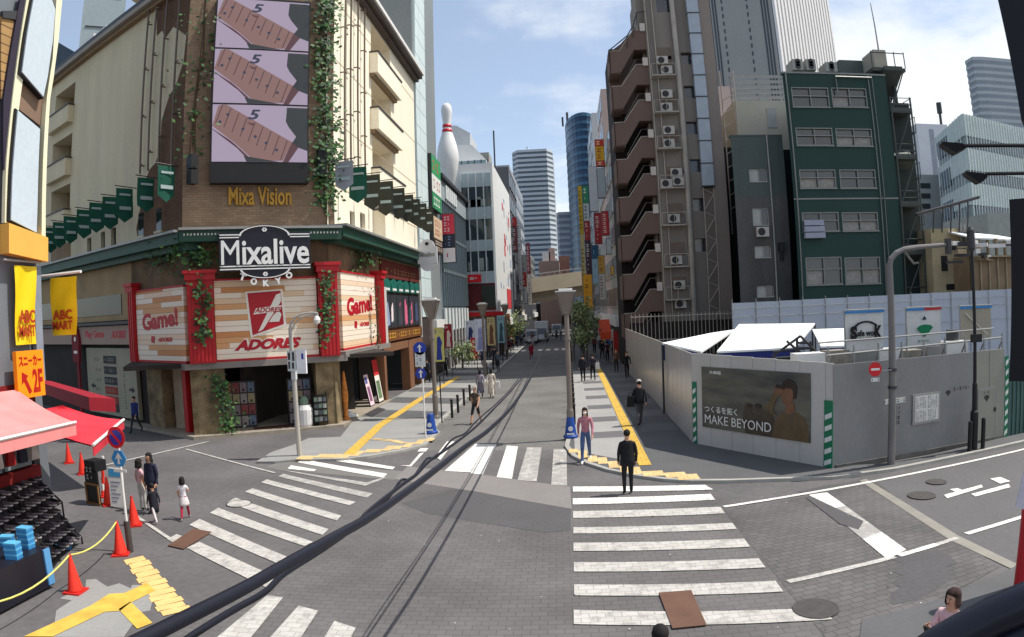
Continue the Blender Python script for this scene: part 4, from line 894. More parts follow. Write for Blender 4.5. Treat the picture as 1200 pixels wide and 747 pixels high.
# mats in the doorway
mb = MB(); mb.fbox(FC, 2.5, 4.3, 0.14, 0.16, -0.9, -0.2, M('mat_brown', (84, 52, 44))); tag(mb.build('door_mat', M('mat_brown')), 'dark brown mat on the step in front of the arcade doorway', 'mat')
mb = MB(); mb.prism([(p.x, p.y, KH + 0.02) for p in (G(424, 485, KH), G(440, 477, KH), G(452, 480, KH), G(436, 489, KH))], (0, 0, -0.02)); tag(mb.build('floor_mat', dgrey), 'grey floor mat on the pavement by the poster stands', 'mat')
# ------------------------------------------------------------------ building site on the right
FH1 = Frame((4.12, 51.0), (4.12, 23.4)); FH2 = Frame((4.12, 23.4), (7.33, 18.6)); FH3 = Frame((7.33, 18.6), (15.0, 20.5))
hoard = M('hoarding_white', (186, 183, 178), rough=0.5, var=0.09, sc=0.5, fine=0.03, streak=0.4)
hoard_s = M('hoarding_seam', (150, 150, 152), rough=0.5, var=0.05)
hd = thing('site_hoarding', (7.33, 18.6, 0), 'long pale grey sheet hoarding round the building site, green striped at its corners', 'hoarding')
def sheets(F, s0, s1, z1, step, nm, jag=0.0, mat=hoard, sm=hoard_s):
    mb = MB(); s = s0; i = 0
    while s < s1 - 0.01:
        e = min(s + step, s1); zt = z1 + (jag * (0.5 - (s - s0) / (s1 - s0)) if jag else 0)
        mb.fbox(F, s, e - 0.015, 0.03, zt, -0.06, 0.0 + 0.004 * (i % 2), mat); mb.fbox(F, e - 0.015, e, 0.03, zt - 0.01, -0.06, -0.01, sm)
        s = e; i += 1
    mb.build('panel_wall', mat, hd)
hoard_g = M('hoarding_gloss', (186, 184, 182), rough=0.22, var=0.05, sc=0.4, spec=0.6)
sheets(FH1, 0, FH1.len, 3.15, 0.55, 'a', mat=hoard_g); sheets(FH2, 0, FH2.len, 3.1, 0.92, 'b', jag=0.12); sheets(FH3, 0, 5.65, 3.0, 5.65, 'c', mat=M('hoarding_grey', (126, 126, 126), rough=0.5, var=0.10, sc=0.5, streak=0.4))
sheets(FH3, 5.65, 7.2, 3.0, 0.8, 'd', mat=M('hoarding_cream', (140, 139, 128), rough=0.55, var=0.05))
for F, s, w, z1 in ((FH2, 0.02, 0.2, 2.2), (FH2, FH2.len - 0.3, 0.3, 2.0), (FH3, 7.2, 0.2, 2.75)):
    mb = MB(); mb.fbox(F, s, s + w, 0.04, z1, 0.006, 0.03, M('hazard_green', (20, 112, 78), rough=0.5))
    k = 0; z = 0.12
    while z + 0.3 < z1:
        mb.fpoly(F, [(s + 0.03, z), (s + w - 0.03, z + 0.1), (s + w - 0.03, z + 0.24), (s + 0.03, z + 0.14)], 0.03, 0.036, M('hazard_white', (214, 216, 212))); z += 0.33
    mb.build('hazard_strip', M('hazard_green'), hd)
mb = MB(); mb.fbox(FH3, 7.4, 9.5, 0.05, 2.6, -0.1, -0.04, M('teal_sheet', (70, 96, 92), var=0.1))
for i in range(9): mb.fbox(FH3, 7.45 + i * 0.22, 7.53 + i * 0.22, 0.05, 2.6, -0.04, 0.0, M('teal_sheet'))
mb.build('corrugated_panel', M('teal_sheet'), hd)
mb = MB(); d = FH3.rect(1146, 456, 1167, 521, 0.0); mb.fbox(FH3, d[0], d[1], 0.1, d[3], 0.004, 0.012, M('hoarding_cream'))
for a in (d[0], d[1]): mb.fbox(FH3, a - 0.015, a + 0.015, 0.1, d[3], 0.012, 0.02, hoard_s)
mb.fbox(FH3, d[0], d[1], d[3], d[3] + 0.03, 0.012, 0.02, hoard_s); dr = mb.build('door', hoard, hd)
mb = MB(); mb.fbox(FH3, d[1] - 0.12, d[1] - 0.05, 1.0, 1.14, 0.02, 0.06, dgrey); mb.build('handle', dgrey, dr)
def drops(F, s, z, sc, mb, mat):
    mb.fpoly(F, [(s + 0.5 * sc * cos(t * pi / 8), z + 0.3 * sc * sin(t * pi / 8)) for t in range(9)] + [(s, z - 0.5 * sc)], 0.008, 0.014, mat)
mb = MB(); s, z = FH3.sz(1111, 460); drops(FH3, s, z, 0.22, mb, dkb); scribble(mb, FH3, s + 0.25, s + 1.0, z + 0.0, z + 0.16, 1, 0.01, dkb, 3, 0.13); s, z = FH3.sz(1156, 466); drops(FH3, s, z, 0.28, mb, dkb); scribble(mb, FH3, s - .15, s + .2, z + 0.1, z + 0.22, 1, 0.012, dkb, 3, 0.1); mb.build('printed_mark', dkb, hd)
mb = MB(); mb.fbox(FH3, 0.1, 7.2, 0.0, 0.16, -0.02, 0.05, M('hoard_base', (92, 90, 86), var=0.3, sc=3)); mb.fbox(FH2, 0.1, FH2.len, 0.0, 0.05, -0.02, 0.02, M('hoard_base')); mb.build('base_rail', grey_m, hd)

# billboard on the hoarding: sky, three figures looking out, lettering
bb = thing('advert_board', FH2.pt(2.7, 0.9, 0.03), 'large dark advertising picture of people shading their eyes, with white lettering', 'advert board')
s0, s1 = FH2.sz(823.5, 465)[0], FH2.sz(950.5, 475)[0]; z1, z0 = FH2.sz(824, 430.5)[1], FH2.sz(824, 504)[1]
z1b, z0b = FH2.sz(950, 437)[1], FH2.sz(950, 514.5)[1]; z1, z0 = (z1 + z1b) / 2, (z0 + z0b) / 2
m = bpy.data.materials.new('printed_dusk_sky'); m.use_nodes = True; nt = m.node_tree; b = nt.nodes['Principled BSDF']; b.inputs['Roughness'].default_value = 0.3
geo = nt.nodes.new('ShaderNodeNewGeometry'); mp = nt.nodes.new('ShaderNodeMapping'); mp.inputs['Scale'].default_value = (0.35, 0.35, 1.6); nz = nt.nodes.new('ShaderNodeTexNoise'); nz.inputs['Scale'].default_value = 1.4; nz.inputs['Detail'].default_value = 6
nt.links.new(geo.outputs['Position'], mp.inputs[0]); nt.links.new(mp.outputs[0], nz.inputs['Vector']); cr = nt.nodes.new('ShaderNodeValToRGB'); e = cr.color_ramp.elements; e[0].position = 0.35; e[0].color = lin((48, 54, 54)); e[1].position = 0.7; e[1].color = lin((104, 102, 90))
nt.links.new(nz.outputs['Fac'], cr.inputs[0]); nt.links.new(cr.outputs[0], b.inputs['Base Color']); MATS['printed_dusk_sky'] = m
mb = MB(); mb.fbox(FH2, s0, s1, z0, z1, 0.01, 0.035, m); mb.build('picture', m, bb)
W, Hh = s1 - s0, z1 - z0; q = lambda pts: [(s0 + x * W, z0 + y * Hh) for x, y in pts]
mb = MB(); coat = M('print_coat', (92, 76, 52), rough=0.35, var=0.25, sc=3); face = M('print_face', (116, 80, 58), rough=0.35, var=0.2, sc=4); hair = M('print_hair', (40, 32, 28), rough=0.35); far_ = M('print_far', (64, 55, 46), rough=0.35, var=0.25, sc=4); shirt = M('print_shirt', (84, 72, 56), rough=0.35, var=0.2, sc=4)
ell = lambda x, y, rx, ry, n=16: [(x + rx * cos(2 * pi * i / n), y + ry * sin(2 * pi * i / n)) for i in range(n)]
P_ = lambda pts, k, mm: mb.fpoly(FH2, q(pts), 0.035, 0.035 + 0.003 * k, mm)
P_([(0.44, 0.0), (0.40, 0.15), (0.44, 0.32), (0.50, 0.36), (0.56, 0.33), (0.60, 0.40), (0.68, 0.36), (0.72, 0.2), (0.72, 0.0)], 1, far_); P_(ell(0.475, 0.40, 0.033, 0.062), 1, far_); P_(ell(0.555, 0.41, 0.036, 0.065), 2, far_); P_(ell(0.555, 0.455, 0.036, 0.04), 3, hair); P_(ell(0.475, 0.445, 0.033, 0.035), 2, hair)
P_([(0.40, 0.16), (0.43, 0.44), (0.46, 0.5), (0.45, 0.42), (0.44, 0.15)], 2, far_)
P_([(0.68, 0.0), (0.70, 0.22), (0.74, 0.36), (0.82, 0.43), (0.90, 0.42), (0.96, 0.34), (0.99, 0.15), (0.99, 0.0)], 3, coat); P_([(0.82, 0.43), (0.80, 0.36), (0.84, 0.15), (0.88, 0.42)], 4, shirt)
P_([(0.80, 0.5), (0.79, 0.40), (0.84, 0.38), (0.875, 0.44), (0.87, 0.55)], 5, face); P_([(0.765, 0.77), (0.755, 0.66), (0.77, 0.56), (0.80, 0.50), (0.845, 0.52), (0.865, 0.62), (0.868, 0.78), (0.83, 0.83)], 6, face); P_([(0.768, 0.80), (0.78, 0.87), (0.82, 0.90), (0.87, 0.87), (0.895, 0.78), (0.885, 0.62), (0.862, 0.62), (0.862, 0.72), (0.85, 0.76), (0.80, 0.765)], 7, hair)
P_([(0.60, 0.45), (0.64, 0.50), (0.70, 0.68), (0.77, 0.73), (0.775, 0.68), (0.72, 0.60), (0.69, 0.42), (0.72, 0.34), (0.66, 0.36)], 8, coat); P_([(0.705, 0.66), (0.71, 0.79), (0.75, 0.80), (0.785, 0.76), (0.78, 0.69)], 9, face); P_([(0.71, 0.76), (0.79, 0.74), (0.79, 0.80), (0.72, 0.81)], 10, hair)
mb.build('figures', coat, bb)
wl2 = M('print_white', (222, 222, 218), rough=0.4, var=0.02)
mb = MB(); text(mb, 'つくるを拓く', FH2, s0 + 0.035 * W, s0 + 0.36 * W, z0 + 0.26 * Hh, z0 + 0.37 * Hh, 0.068, wl2, bold=0.012, th=0.004); text(mb, 'MAKE BEYOND', FH2, s0 + 0.035 * W, s0 + 0.675 * W, z0 + 0.075 * Hh, z0 + 0.22 * Hh, 0.068, wl2, bold=0.0, th=0.004)
drops(FH2, s0 + 0.04 * W, z0 + 0.92 * Hh, 0.16, mb, wl2); text(mb, '大林組', FH2, s0 + 0.08 * W, s0 + 0.2 * W, z0 + 0.89 * Hh, z0 + 0.945 * Hh, 0.035, wl2, bold=0.02, th=0.006)
for v in range(0): pass
mb.build('lettering', wl2, bb)
# move the small emblem proud of the picture
# notices
t = thing('notice_board', FH3.pt(3.5, 1.4, 0.03), 'metal framed notice board with white papers on the hoarding', 'notice board')
a = FH3.rect(1069, 461, 1101, 496, 0.02); mb = MB(); mb.fbox(FH3, a[0], a[1], a[2], a[3], 0.01, 0.05, grey_m); mb.build('frame', grey_m, t)
mb = MB(); mb.fbox(FH3, a[0] + .1, a[1] - .08, a[2] + .08, a[3] - .06, 0.05, 0.055, M('paper', (206, 206, 200), var=0.04)); w_, h_ = a[1] - a[0], a[3] - a[2]
for x0, x1, y0, y1, r in ((0.12, 0.5, 0.52, 0.9, 6), (0.54, 0.9, 0.5, 0.92, 7), (0.12, 0.48, 0.1, 0.45, 5), (0.55, 0.88, 0.1, 0.46, 6)): scribble(mb, FH3, a[0] + x0 * w_, a[0] + x1 * w_, a[2] + y0 * h_, a[2] + y1 * h_, r, 0.055, M('print_grey', (120, 120, 118)), int(x0 * 100), 0.07)
mb.build('papers', white_p, t)
mb = MB(); a = FH3.rect(1037, 467, 1061, 473, 0.02); mb.fbox(FH3, a[0], a[1], a[2], a[3], 0.01, 0.02, M('paper')); scribble(mb, FH3, a[0], a[1], a[2], a[3], 1, 0.02, dkb, 8, 0.12); b_ = FH3.rect(1037, 477, 1042, 500, 0.02); scribble(mb, FH3, b_[0] + .35, b_[0] + .75, b_[2], b_[3], 4, 0.02, dkb, 2, 0.16); tag(mb.build('notice', M('paper')), 'small paper notice on the hoarding right behind the arm lamp pole', 'notice')

# inside the site
inner = M('site_panel', (170, 178, 190), rough=0.55, var=0.05, sc=0.5)
isf = thing('site_screen', (19, 40, 0), 'blue-grey panel screen on pipes behind the site, below the dark green building', 'screen wall')
FI = Frame((0, 40), (30, 40)); mb = MB(); x = 9.55
while x < 29.5: mb.fbox(FI, x, x + 1.42, 0.0, 4.72 + 0.012 * (x - 9), -0.06, 0, inner); x += 1.45
mb.build('panel_wall', inner, isf); mb = MB()
for k in range(14): mb.tube([(9.55 + k * 1.45, 39.9, 0), (9.55 + k * 1.45, 39.9, 4.95)], 0.02, 6)
for z in (3.0, 3.9, 4.4): mb.tube([(9.5, 39.85, z), (29.5, 39.85, z + 0.1)], 0.016, 6)
mb.build('pipe_frame', grey_m, isf)
tarp = M('white_sheet_roof', (236, 238, 236), rough=0.6, var=0.03)
blue = M('blue_tarp', (30, 44, 110), rough=0.6, var=0.1)
def shelter(name, top, bot, Yt, Yb, label, legs=True):
    T = [AT(*p, Yt) for p in top]; B = [AT(*p, Yb) for p in bot]
    t = thing(name, ((T[0] + T[-1] + B[0] + B[-1]) / 4).to_2d().to_3d(), label, 'roof'); pts = T + B[::-1]
    mb = MB(); mb.prism(pts, (0, 0, -0.08), tarp); mb.build('roof_sheet', tarp, t)
    mb = MB()
    for p in (T[0], T[-1], B[0], B[-1]): mb.tube([(p.x, p.y, 0), (p.x, p.y, p.z - 0.08)], 0.05, 6)
    mb.build('posts', dgrey, t); mb = MB(); a, b = B[0], B[-1]; mb.hexa([a + Vector((0, .05, -.75)), b + Vector((0, .05, -.75)), b + Vector((0, .12, -.75)), a + Vector((0, .12, -.75)), a + Vector((0, .05, -.1)), b + Vector((0, .05, -.1)), b + Vector((0, .12, -.1)), a + Vector((0, .12, -.1))]); mb.build('hanging_tarp', blue, t)
shelter('site_shelter', ((866, 380), (955, 379)), ((840, 412), (932, 407)), 35, 29, 'largest white sheet roof inside the site, above the advert')
shelter('site_shelter', ((835, 390), (862, 386)), ((776, 402), (822, 412)), 36, 30, 'low slanting white sheet roof at the left end of the site')
shelter('site_shelter', ((952, 386), (1010, 384)), ((962, 406), (1015, 404)), 33, 28.5, 'white sheet roof beside the first hung site flag')
t = thing('scaffold_frame', (9.4, 25, 0), 'dark steel frame and conveyor rising over the hoarding right of the advert', 'scaffold')
mb = MB()
for (a, b) in (((905, 418), (938, 394)), ((938, 394), (962, 418)), ((906, 412), (950, 408)), ((934, 396), (934, 424)), ((950, 400), (950, 424)), ((922, 400), (948, 422)), ((934, 402), (950, 402)), ((934, 408), (950, 408)), ((934, 415), (950, 415))): mb.tube([AT(*a, 25), AT(*b, 25)], 0.05, 6)
mb.build('truss', dgrey, t); mb = MB(); p = AT(928, 418, 25.4); mb.rbox((p.x, p.y, 0), 1.4, 0.6, p.z, 0.1); mb.build('engine', black_p, t)
mb = MB(); p = AT(958, 420, 25.4); mb.rbox((p.x, p.y, 0), 0.5, 0.5, p.z + 0.25, 0.1); mb.build('hopper', M('hopper_grey', (140, 138, 138)), t)
mb = MB(); p = AT(1116, 392, 22.5); zt = AT(1116, 386, 22.5).z; mb.lathe((p.x, p.y, zt - 1.05), [(0.24, 0), (0.25, 0.35), (0.235, 0.36), (0.25, 0.7), (0.235, 0.72), (0.24, 1.0), (0.22, 1.03)], 14, dgrey); mb.lathe((p.x, p.y, 0), [(0.4, 0), (0.4, zt - 1.06)], 4, grey_m); tag(mb.build('oil_drum', dgrey), 'dark drum with a pale lid on a stand between two site flags', 'drum')
# rail of pipes along the hoarding top
mb = MB()
for x0, x1 in ((7.4, 15.5),): 
    mb.tube([FH3.pt(0.3, 3.2, -0.8), FH3.pt(8, 3.3, -0.8)], 0.035, 6); mb.tube([FH3.pt(0.3, 3.55, -1.2), FH3.pt(8, 3.6, -1.2)], 0.03, 6)
for k in range(9): mb.tube([FH3.pt(0.4 + k * 0.95, 0, -0.8), FH3.pt(0.4 + k * 0.95, 3.45, -0.8)], 0.03, 6); mb.tube([FH3.pt(0.4 + k * 0.95, 3.2, -0.8), FH3.pt(0.9 + k * 0.95, 2.2, -1.8)], 0.03, 6)
tag(mb.build('pipe_railing', grey_m), 'grey pipe railing just behind the side street hoarding', 'railing')
mb = MB()
for k in range(7):
    p = FH3.pt(0.6 + k * 1.05, 0, -2.2); rn = random.Random(k); mb.rbox((p.x, p.y, 0), rn.uniform(0.7, 1.0), 0.6, rn.uniform(3.0, 3.25), rn.uniform(-.2, .3), [white_p, M('rubble', (140, 132, 120), var=0.3, sc=4), grey_m][k % 3])
tag(mb.build('stacked_materials', white_p), 'mixed pale building materials stacked behind the side street hoarding', 'building materials')
# flags of the site
def site_flag(x0, y0, x1, y1, Y, label, kind):
    F = Frame((0, Y), (30, Y)); a, b, z0, z1 = F.rect(x0, y0, x1, y1); t = thing('site_flag', (a, Y, 0), label, 'flag')
    cl = M('flag_white' if kind < 3 else 'flag_buff', (206, 206, 204) if kind < 3 else (160, 152, 136), rough=0.7, var=0.06)
    mb = MB(); mb.tube([(a, Y, 0), (a, Y, z1 + 0.05)], 0.03, 6); mb.tube([(a, Y, z1 + 0.03), (b, Y, z1 + 0.03)], 0.022, 6); mb.build('pole', grey_m, t)
    mb = MB(); vs = []; fs = []
    for j in range(7):
        for i in range(9): vs.append((a + (b - a) * (i / 8) - 0.05 * (j / 6) * sin(i), Y - 0.03 * sin(i * 1.3 + j * 0.8), z1 - (z1 - z0) * j / 6))
    fs = [(j * 9 + i, j * 9 + i + 9, j * 9 + i + 10, j * 9 + i + 1) for j in range(6) for i in range(8)]; mb.add(vs, fs, cl); mb.build('cloth', cl, t, smooth=True)
    mb = MB(); w, h = b - a, z1 - z0; q = lambda pts: [(a + x * w, z0 + y * h) for x, y in pts]; o = 0.05
    fb = M('flag_black', (30, 30, 32)); fgn = M('flag_diamond', (18, 118, 76)); fblue = M('flag_blue', (60, 130, 190))
    if kind == 1:
        text(mb, 'S', F, a + .12 * w, a + .30 * w, z0 + .28 * h, z0 + .62 * h, o, fb, bold=0.07, th=0.01); text(mb, 'afe wor', F, a + .30 * w, a + .78 * w, z0 + .36 * h, z0 + .52 * h, o, fb, bold=0.03, th=0.01); text(mb, 'K', F, a + .74 * w, a + .93 * w, z0 + .28 * h, z0 + .62 * h, o, fb, bold=0.06, th=0.01)
        for i in range(10):
            t0, t1 = pi * 0.15 + i * pi * 0.07, pi * 0.15 + (i + 1) * pi * 0.07; mb.fpoly(F, q([(0.52 + r * 0.34 * cos(t), 0.5 + r * 0.24 * sin(t)) for r, t in ((0.82, t0), (1.0, t0), (1.0, t1), (0.82, t1))]), o, o + 0.01, fb)
        scribble(mb, F, a + .34 * w, a + .74 * w, z0 + .25 * h, z0 + .34 * h, 1, o, fb, 2, 0.12); mb.fbox(F, a, b, z1 - 0.08, z1, o, o + .01, fblue)
    elif kind == 2:
        mb.fpoly(F, q([(0.5, 0.26), (0.74, 0.50), (0.66, 0.56), (0.5, 0.58), (0.36, 0.55), (0.28, 0.48)]), o, o + .01, fgn); mb.fpoly(F, q([(0.44, 0.70), (0.56, 0.70), (0.5, 0.80)]), o, o + .01, fb); scribble(mb, F, a + .3 * w, a + .7 * w, z0 + .12 * h, z0 + .20 * h, 1, o, fgn, 2, 0.12); mb.fbox(F, a, (a + b) / 2, z1 - 0.08, z1, o, o + .01, fblue); mb.fbox(F, (a + b) / 2, b, z1 - 0.08, z1, o, o + .01, sred_p)
    else:
        mb.fpoly(F, q([(0.14, 0.78), (0.18, 0.80), (0.86, 0.14), (0.82, 0.12)]), o, o + .01, M('flag_seam', (190, 184, 170))); mb.fbox(F, a, b, z1 - 0.08, z1, o, o + .01, fblue)
    mb.build('print', fb, t)
site_flag(990, 364, 1036, 411, 20.9, 'white site flag with black lettering under a swoosh', 1)
site_flag(1062, 361, 1103, 407, 21.6, 'white site flag with a green diamond shape', 2)
site_flag(1125, 359, 1162, 398, 22.6, 'plain buff site flag behind the dark lamp post', 3)

# ------------------------------------------------------------------ brown stair tower block
YS = 52.0; FS_ = Frame((0, YS), (30, YS))
sb = thing('stair_block', (8, YS, 0), 'tall brown and grey block with an open zigzag staircase and air conditioners', 'building')
brn = M('stair_brown', (102, 84, 76), rough=0.85, var=0.08, sc=0.6, streak=0.3); gry = M('stair_wall', (126, 119, 112), rough=0.85, var=0.12, sc=0.5, streak=0.2); pnk = M('stair_pink_wall', (134, 124, 118), rough=0.85, var=0.08, sc=0.5, streak=0.2)
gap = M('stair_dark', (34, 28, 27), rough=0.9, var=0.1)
xs0, xs1, xw = 4.12, 7.15, 12.42
wins = []
for x, y in ((225, 135), (232, 212), (238, 295), (246, 382), (253, 472), (258, 565)):
    p = FS_.sz(690 + x / 1.966, y / 1.966); wins.append((p[0] - 0.42, p[0] + 0.42, p[1] - 0.5, p[1] + 0.5))
p = FS_.sz(779, 4); wins.append((p[0] - 0.7, p[0] + 0.75, p[1] - 0.8, p[1] + 1.0))
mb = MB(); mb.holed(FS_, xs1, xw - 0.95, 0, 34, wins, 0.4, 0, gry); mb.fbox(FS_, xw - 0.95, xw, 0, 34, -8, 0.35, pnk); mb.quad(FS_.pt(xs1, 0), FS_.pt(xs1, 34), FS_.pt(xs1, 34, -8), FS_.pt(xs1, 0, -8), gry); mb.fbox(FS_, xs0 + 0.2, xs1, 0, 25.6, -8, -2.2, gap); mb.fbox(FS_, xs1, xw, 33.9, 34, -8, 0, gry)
mb.build('wall', gry, sb)
for h in wins: MB().fbox(FS_, h[0], h[1], h[2], h[3], -0.4, -0.35).build('window', glassM('dim_glass', (58, 60, 66)), sb)
zt = FS_.sz(711, 145)[1]; per = (FS_.sz(711, 145)[1] - FS_.sz(718, 145 + 4 * 44.6)[1]) / 4
for k in range(-2, 8):
    z = zt - per * k; th = per * 0.6; rise = per * 0.6
    if z < 1.5: continue
    xa, xb = xs0 + 0.85, xs0 + 2.05
    mb = MB(); top = [(xs0 + 0.05, z), (xa, z + 0.03), (xb, z + rise), (xs1, z + rise)]; bot = [(xs1, z + rise - per * 0.56), (xb - 0.05, z + rise - per * 0.56), (xa, z - th), (xs0 + 0.05, z - th - 0.06)]
    mb.fpoly(FS_, top + bot, -0.15, 0.0, brn); mb.fbox(FS_, xs0 + 0.05, xa, z - th - 0.1, z - th + 0.1, -2.2, -0.15, brn); mb.fbox(FS_, xb, xs1, z + rise - per * 0.56, z + rise - per * 0.56 + 0.15, -2.2, -0.15, brn); mb.fbox(FS_, xs0 - 0.02, xs0 + 0.1, z - th, z, -2.2, 0.0, brn)
    st = mb.build('stair_flight', brn, sb)
    mb = MB(); rl = [(xs0 + 0.05, z), (xa, z + 0.03), (xb, z + rise), (xs1, z + rise)]
    mb.tube([FS_.pt(s, q + 0.04, 0.0) for s, q in rl], 0.035, 6); mb.tube([FS_.pt(xa + 0.15, z - th - 0.55, -1.2), FS_.pt(xb + 0.2, z + rise - th - 0.25, -1.2), FS_.pt(xs1 - 0.1, z + rise - th - 0.25, -1.2)], 0.03, 6); mb.build('handrail', M('rail_pale', (166, 158, 150)), st)
    mb = MB(); mb.fbox(FS_, xb + 0.55, xb + 0.95, z + rise - 0.1, z + rise + 0.55, 0.0, 0.15, M('meter_box', (188, 180, 172))); mb.build('meter_box', white_p, sb)
    if k < 7: mb = MB(); mb.fbox(FS_, xb + 0.75, xs1 - 0.05, z + rise + 0.35, z + rise + per * 0.44, -2.1, -0.9, M('door_pale', (150, 140, 130))); mb.build('landing_door', gry, sb)
mb = MB(); mb.tube([AT(787.5, 8, YS - .2), AT(787.5, -40, YS - .2)], 0.2, 8); 
pl_ = [AT(x, y, YS - 0.25) for x, y in ((787, 8), (796.2, 83.7), (800.7, 146.8), (806.9, 238.8), (810, 303.6), (812.6, 350), (813, 375))]
xm = sum(p.x for p in pl_) / len(pl_); mb = MB(); mb.tube([(xm, YS - 0.25, 2), (xm, YS - 0.25, 34)], 0.2, 8)
for k in range(12): mb.lathe((xm, YS - 0.25, 2.5 + k * 2.7), [(0.23, 0), (0.23, 0.1)], 8)
mb.build('downpipe', M('downpipe', (160, 154, 147), rough=0.5, var=0.1), sb)
xa = AT(815, 100, YS).x; mb = MB(); mb.fbox(FS_, xa - 0.15, xa + 0.75, 13.5, 34, 0.0, 0.5, M('duct_glass', (158, 168, 180), rough=0.25, var=0.08))
for k in range(14): mb.fbox(FS_, xa - 0.18, xa + 0.78, 13.5 + k * 1.75, 13.58 + k * 1.75, 0.0, 0.54, dgrey)
mb.build('glazed_shaft', M('duct_glass'), sb); mb = MB(); z = 3.0
while z < 13.4: mb.tube([FS_.pt(xa - 0.1, z, 0.3), FS_.pt(xa + 0.7, z + 1.2, 0.3)], 0.04, 5); mb.tube([FS_.pt(xa - 0.1, z + 1.6, 0.3), FS_.pt(xa + 0.7, z + 1.2, 0.3)], 0.03, 5); z += 1.75
for s in (xa - 0.1, xa + 0.7): mb.tube([FS_.pt(s, 2, 0.3), FS_.pt(s, 13.5, 0.3)], 0.045, 5)
mb.build('shaft_lattice', M('rail_pale'), sb)
def ac(F, s, z, off, par, w=0.85, h=0.65):
    mb = MB(); mb.fbox(F, s - w / 2, s + w / 2, z, z + h, off, off + 0.34, M('ac_white', (176, 172, 166), rough=0.5, var=0.06)); a = mb.build('air_conditioner', white_p, par)
    mb = MB(); mb.disc(F, s - w * 0.12, z + h / 2, h * 0.4, off + 0.34, 0.02, 14, M('fan_dark', (52, 52, 54))); mb.build('fan', black_p, a)
mb = MB(); lx0, lx1 = xs1 + 0.15, xm - 0.3
for y in (178, 262, 345, 435, 520, 615, 690):
    z = FS_.sz(690 + 182 / 1.966, y / 1.966)[1]; mb.fbox(FS_, lx0, lx1, z - 0.1, z, 0.0, 0.75); mb.tube([FS_.pt(lx0, z + 0.9, 0.7), FS_.pt(lx1, z + 0.9, 0.7)], 0.03, 5)
    for s in (lx0, (lx0 + lx1) / 2, lx1): mb.tube([FS_.pt(s, z, 0.7), FS_.pt(s, z + 0.9, 0.7)], 0.025, 5)
for s in (lx0 - .05, lx0 + .5): mb.tube([FS_.pt(s, 2, 0.15), FS_.pt(s, 30, 0.15)], 0.05, 6)
mb.build('ledge', M('ledge_pale', (160, 152, 142)), sb)
for x, y in ((168, 143), (178, 165), (178, 220), (178, 250), (183, 303), (183, 333), (178, 425), (205, 420), (200, 400), (195, 505), (200, 600), (207, 657), (210, 700)):
    s, z = FS_.sz(690 + x / 1.966, y / 1.966); ac(FS_, s, z - 0.33, 0.12, sb)
mb = MB()
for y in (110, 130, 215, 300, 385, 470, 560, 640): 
    z = FS_.sz(690 + 175 / 1.966, y / 1.966)[1]; mb.fbox(FS_, lx0 + 0.5, lx1 - 0.1, z - 1.0, z, 0.0, 0.03, M('bay_shade_brown', (112, 98, 88)))
mb.build('bay_shade_panel', gry, sb)  # flat darker panels, the shade of the bays is painted on
mb = MB()
for p0, p1 in (((713, 60), (735, 42)), ((735, 42), (742, 30)), ((742, 30), (746, 15)), ((746, 15), (757, 13))): mb.tube([AT(*p0, YS - 0.1), AT(*p1, YS - 0.1)], 0.05, 5); mb.tube([AT(*p0, YS - 0.1), AT(p0[0], p0[1] + 14, YS - 0.1)], 0.04, 5)
mb.build('roof_railing', dgrey, sb)
mb = MB(); mb.fpoly(FS_, [(xs0 + 0.1, 20), (xs0 + 0.1, 25.2), (xs0 + 1.2, 26.0), (xs0 + 2.4, 27.3), (xs1, 28.6), (xs1, 20)], -3, -2.1, brn); mb.fbox(FS_, xs0 + 2.5, xs1 + .1, 25.5, 29.8, -5, -0.3, gry); mb.build('stair_head', brn, sb)
# pipe fence in front of it
t = thing('pipe_fence', (7.5, 48, 0), 'thin dark pipe fence with narrow pickets in front of the stair block', 'fence'); mb = MB()
for i in range(26): mb.tube([(4.3 + i * 0.27, 47.5, 0.3), (4.3 + i * 0.27, 47.5, 4.2)], 0.025, 5)
mb.build('pickets', M('picket_grey', (150, 144, 136)), t); mb = MB()
for z in (0.6, 2.4, 4.0): mb.tube([(4.2, 47.52, z), (11.4, 47.52, z)], 0.04, 6)
mb.build('rails', M('picket_grey'), t); mb = MB(); mb.box(4.2, 11.4, 47.8, 47.9, 0, 3.6); mb.build('dark_boarding', gap, t)
# grey weathered building and the cream one behind it
YG = 46.0; FG = Frame((0, YG), (30, YG)); gx0, gx1 = 11.6, 15.3
gb = thing('weathered_building', (13.4, YG, 0), 'narrow weathered dark grey concrete building between stair block and green building', 'building')
conc = M('weathered_concrete', (78, 78, 77), rough=0.9, var=0.4, sc=0.45, fine=0.12, streak=0.3); conc_t = M('teal_coating', (78, 88, 87), rough=0.85, var=0.12, sc=0.4, streak=0.3)
gw = [(x0, x1, y0, y1) for x0, x1, y0, y1 in ((878, 899, 198, 214), (882, 901, 244, 265), (884.5, 904, 288.5, 303), (887, 907, 335, 349))]; gwz = [FG.rect(a, c, b, d) for a, b, c, d in gw]
ztop = FG.sz(890, 159)[1]; zmid = FG.sz(890, 230)[1]
mb = MB(); mb.holed(FG, gx0, gx1, 0, zmid, [w for w in gwz if w[3] < zmid + .2], 0.3, 0, conc); mb.holed(FG, gx0, gx1, zmid, ztop, [w for w in gwz if w[3] > zmid + .2], 0.3, 0, conc_t); mb.fbox(FG, gx0, gx1, ztop - 0.05, ztop + 0.05, -0.6, 0.03, conc_t); mb.quad(FG.pt(gx0, 0, 0), FG.pt(gx0 + 3, 0, -10), FG.pt(gx0 + 3, ztop, -10), FG.pt(gx0, ztop, 0), conc); mb.box(14.6, 17, 48.5, 49, 0, 15.6, M('gap_shade', (30, 30, 30))); mb.build('wall', conc, gb)  # near-black box in this mesh paints the shaded gap between the buildings
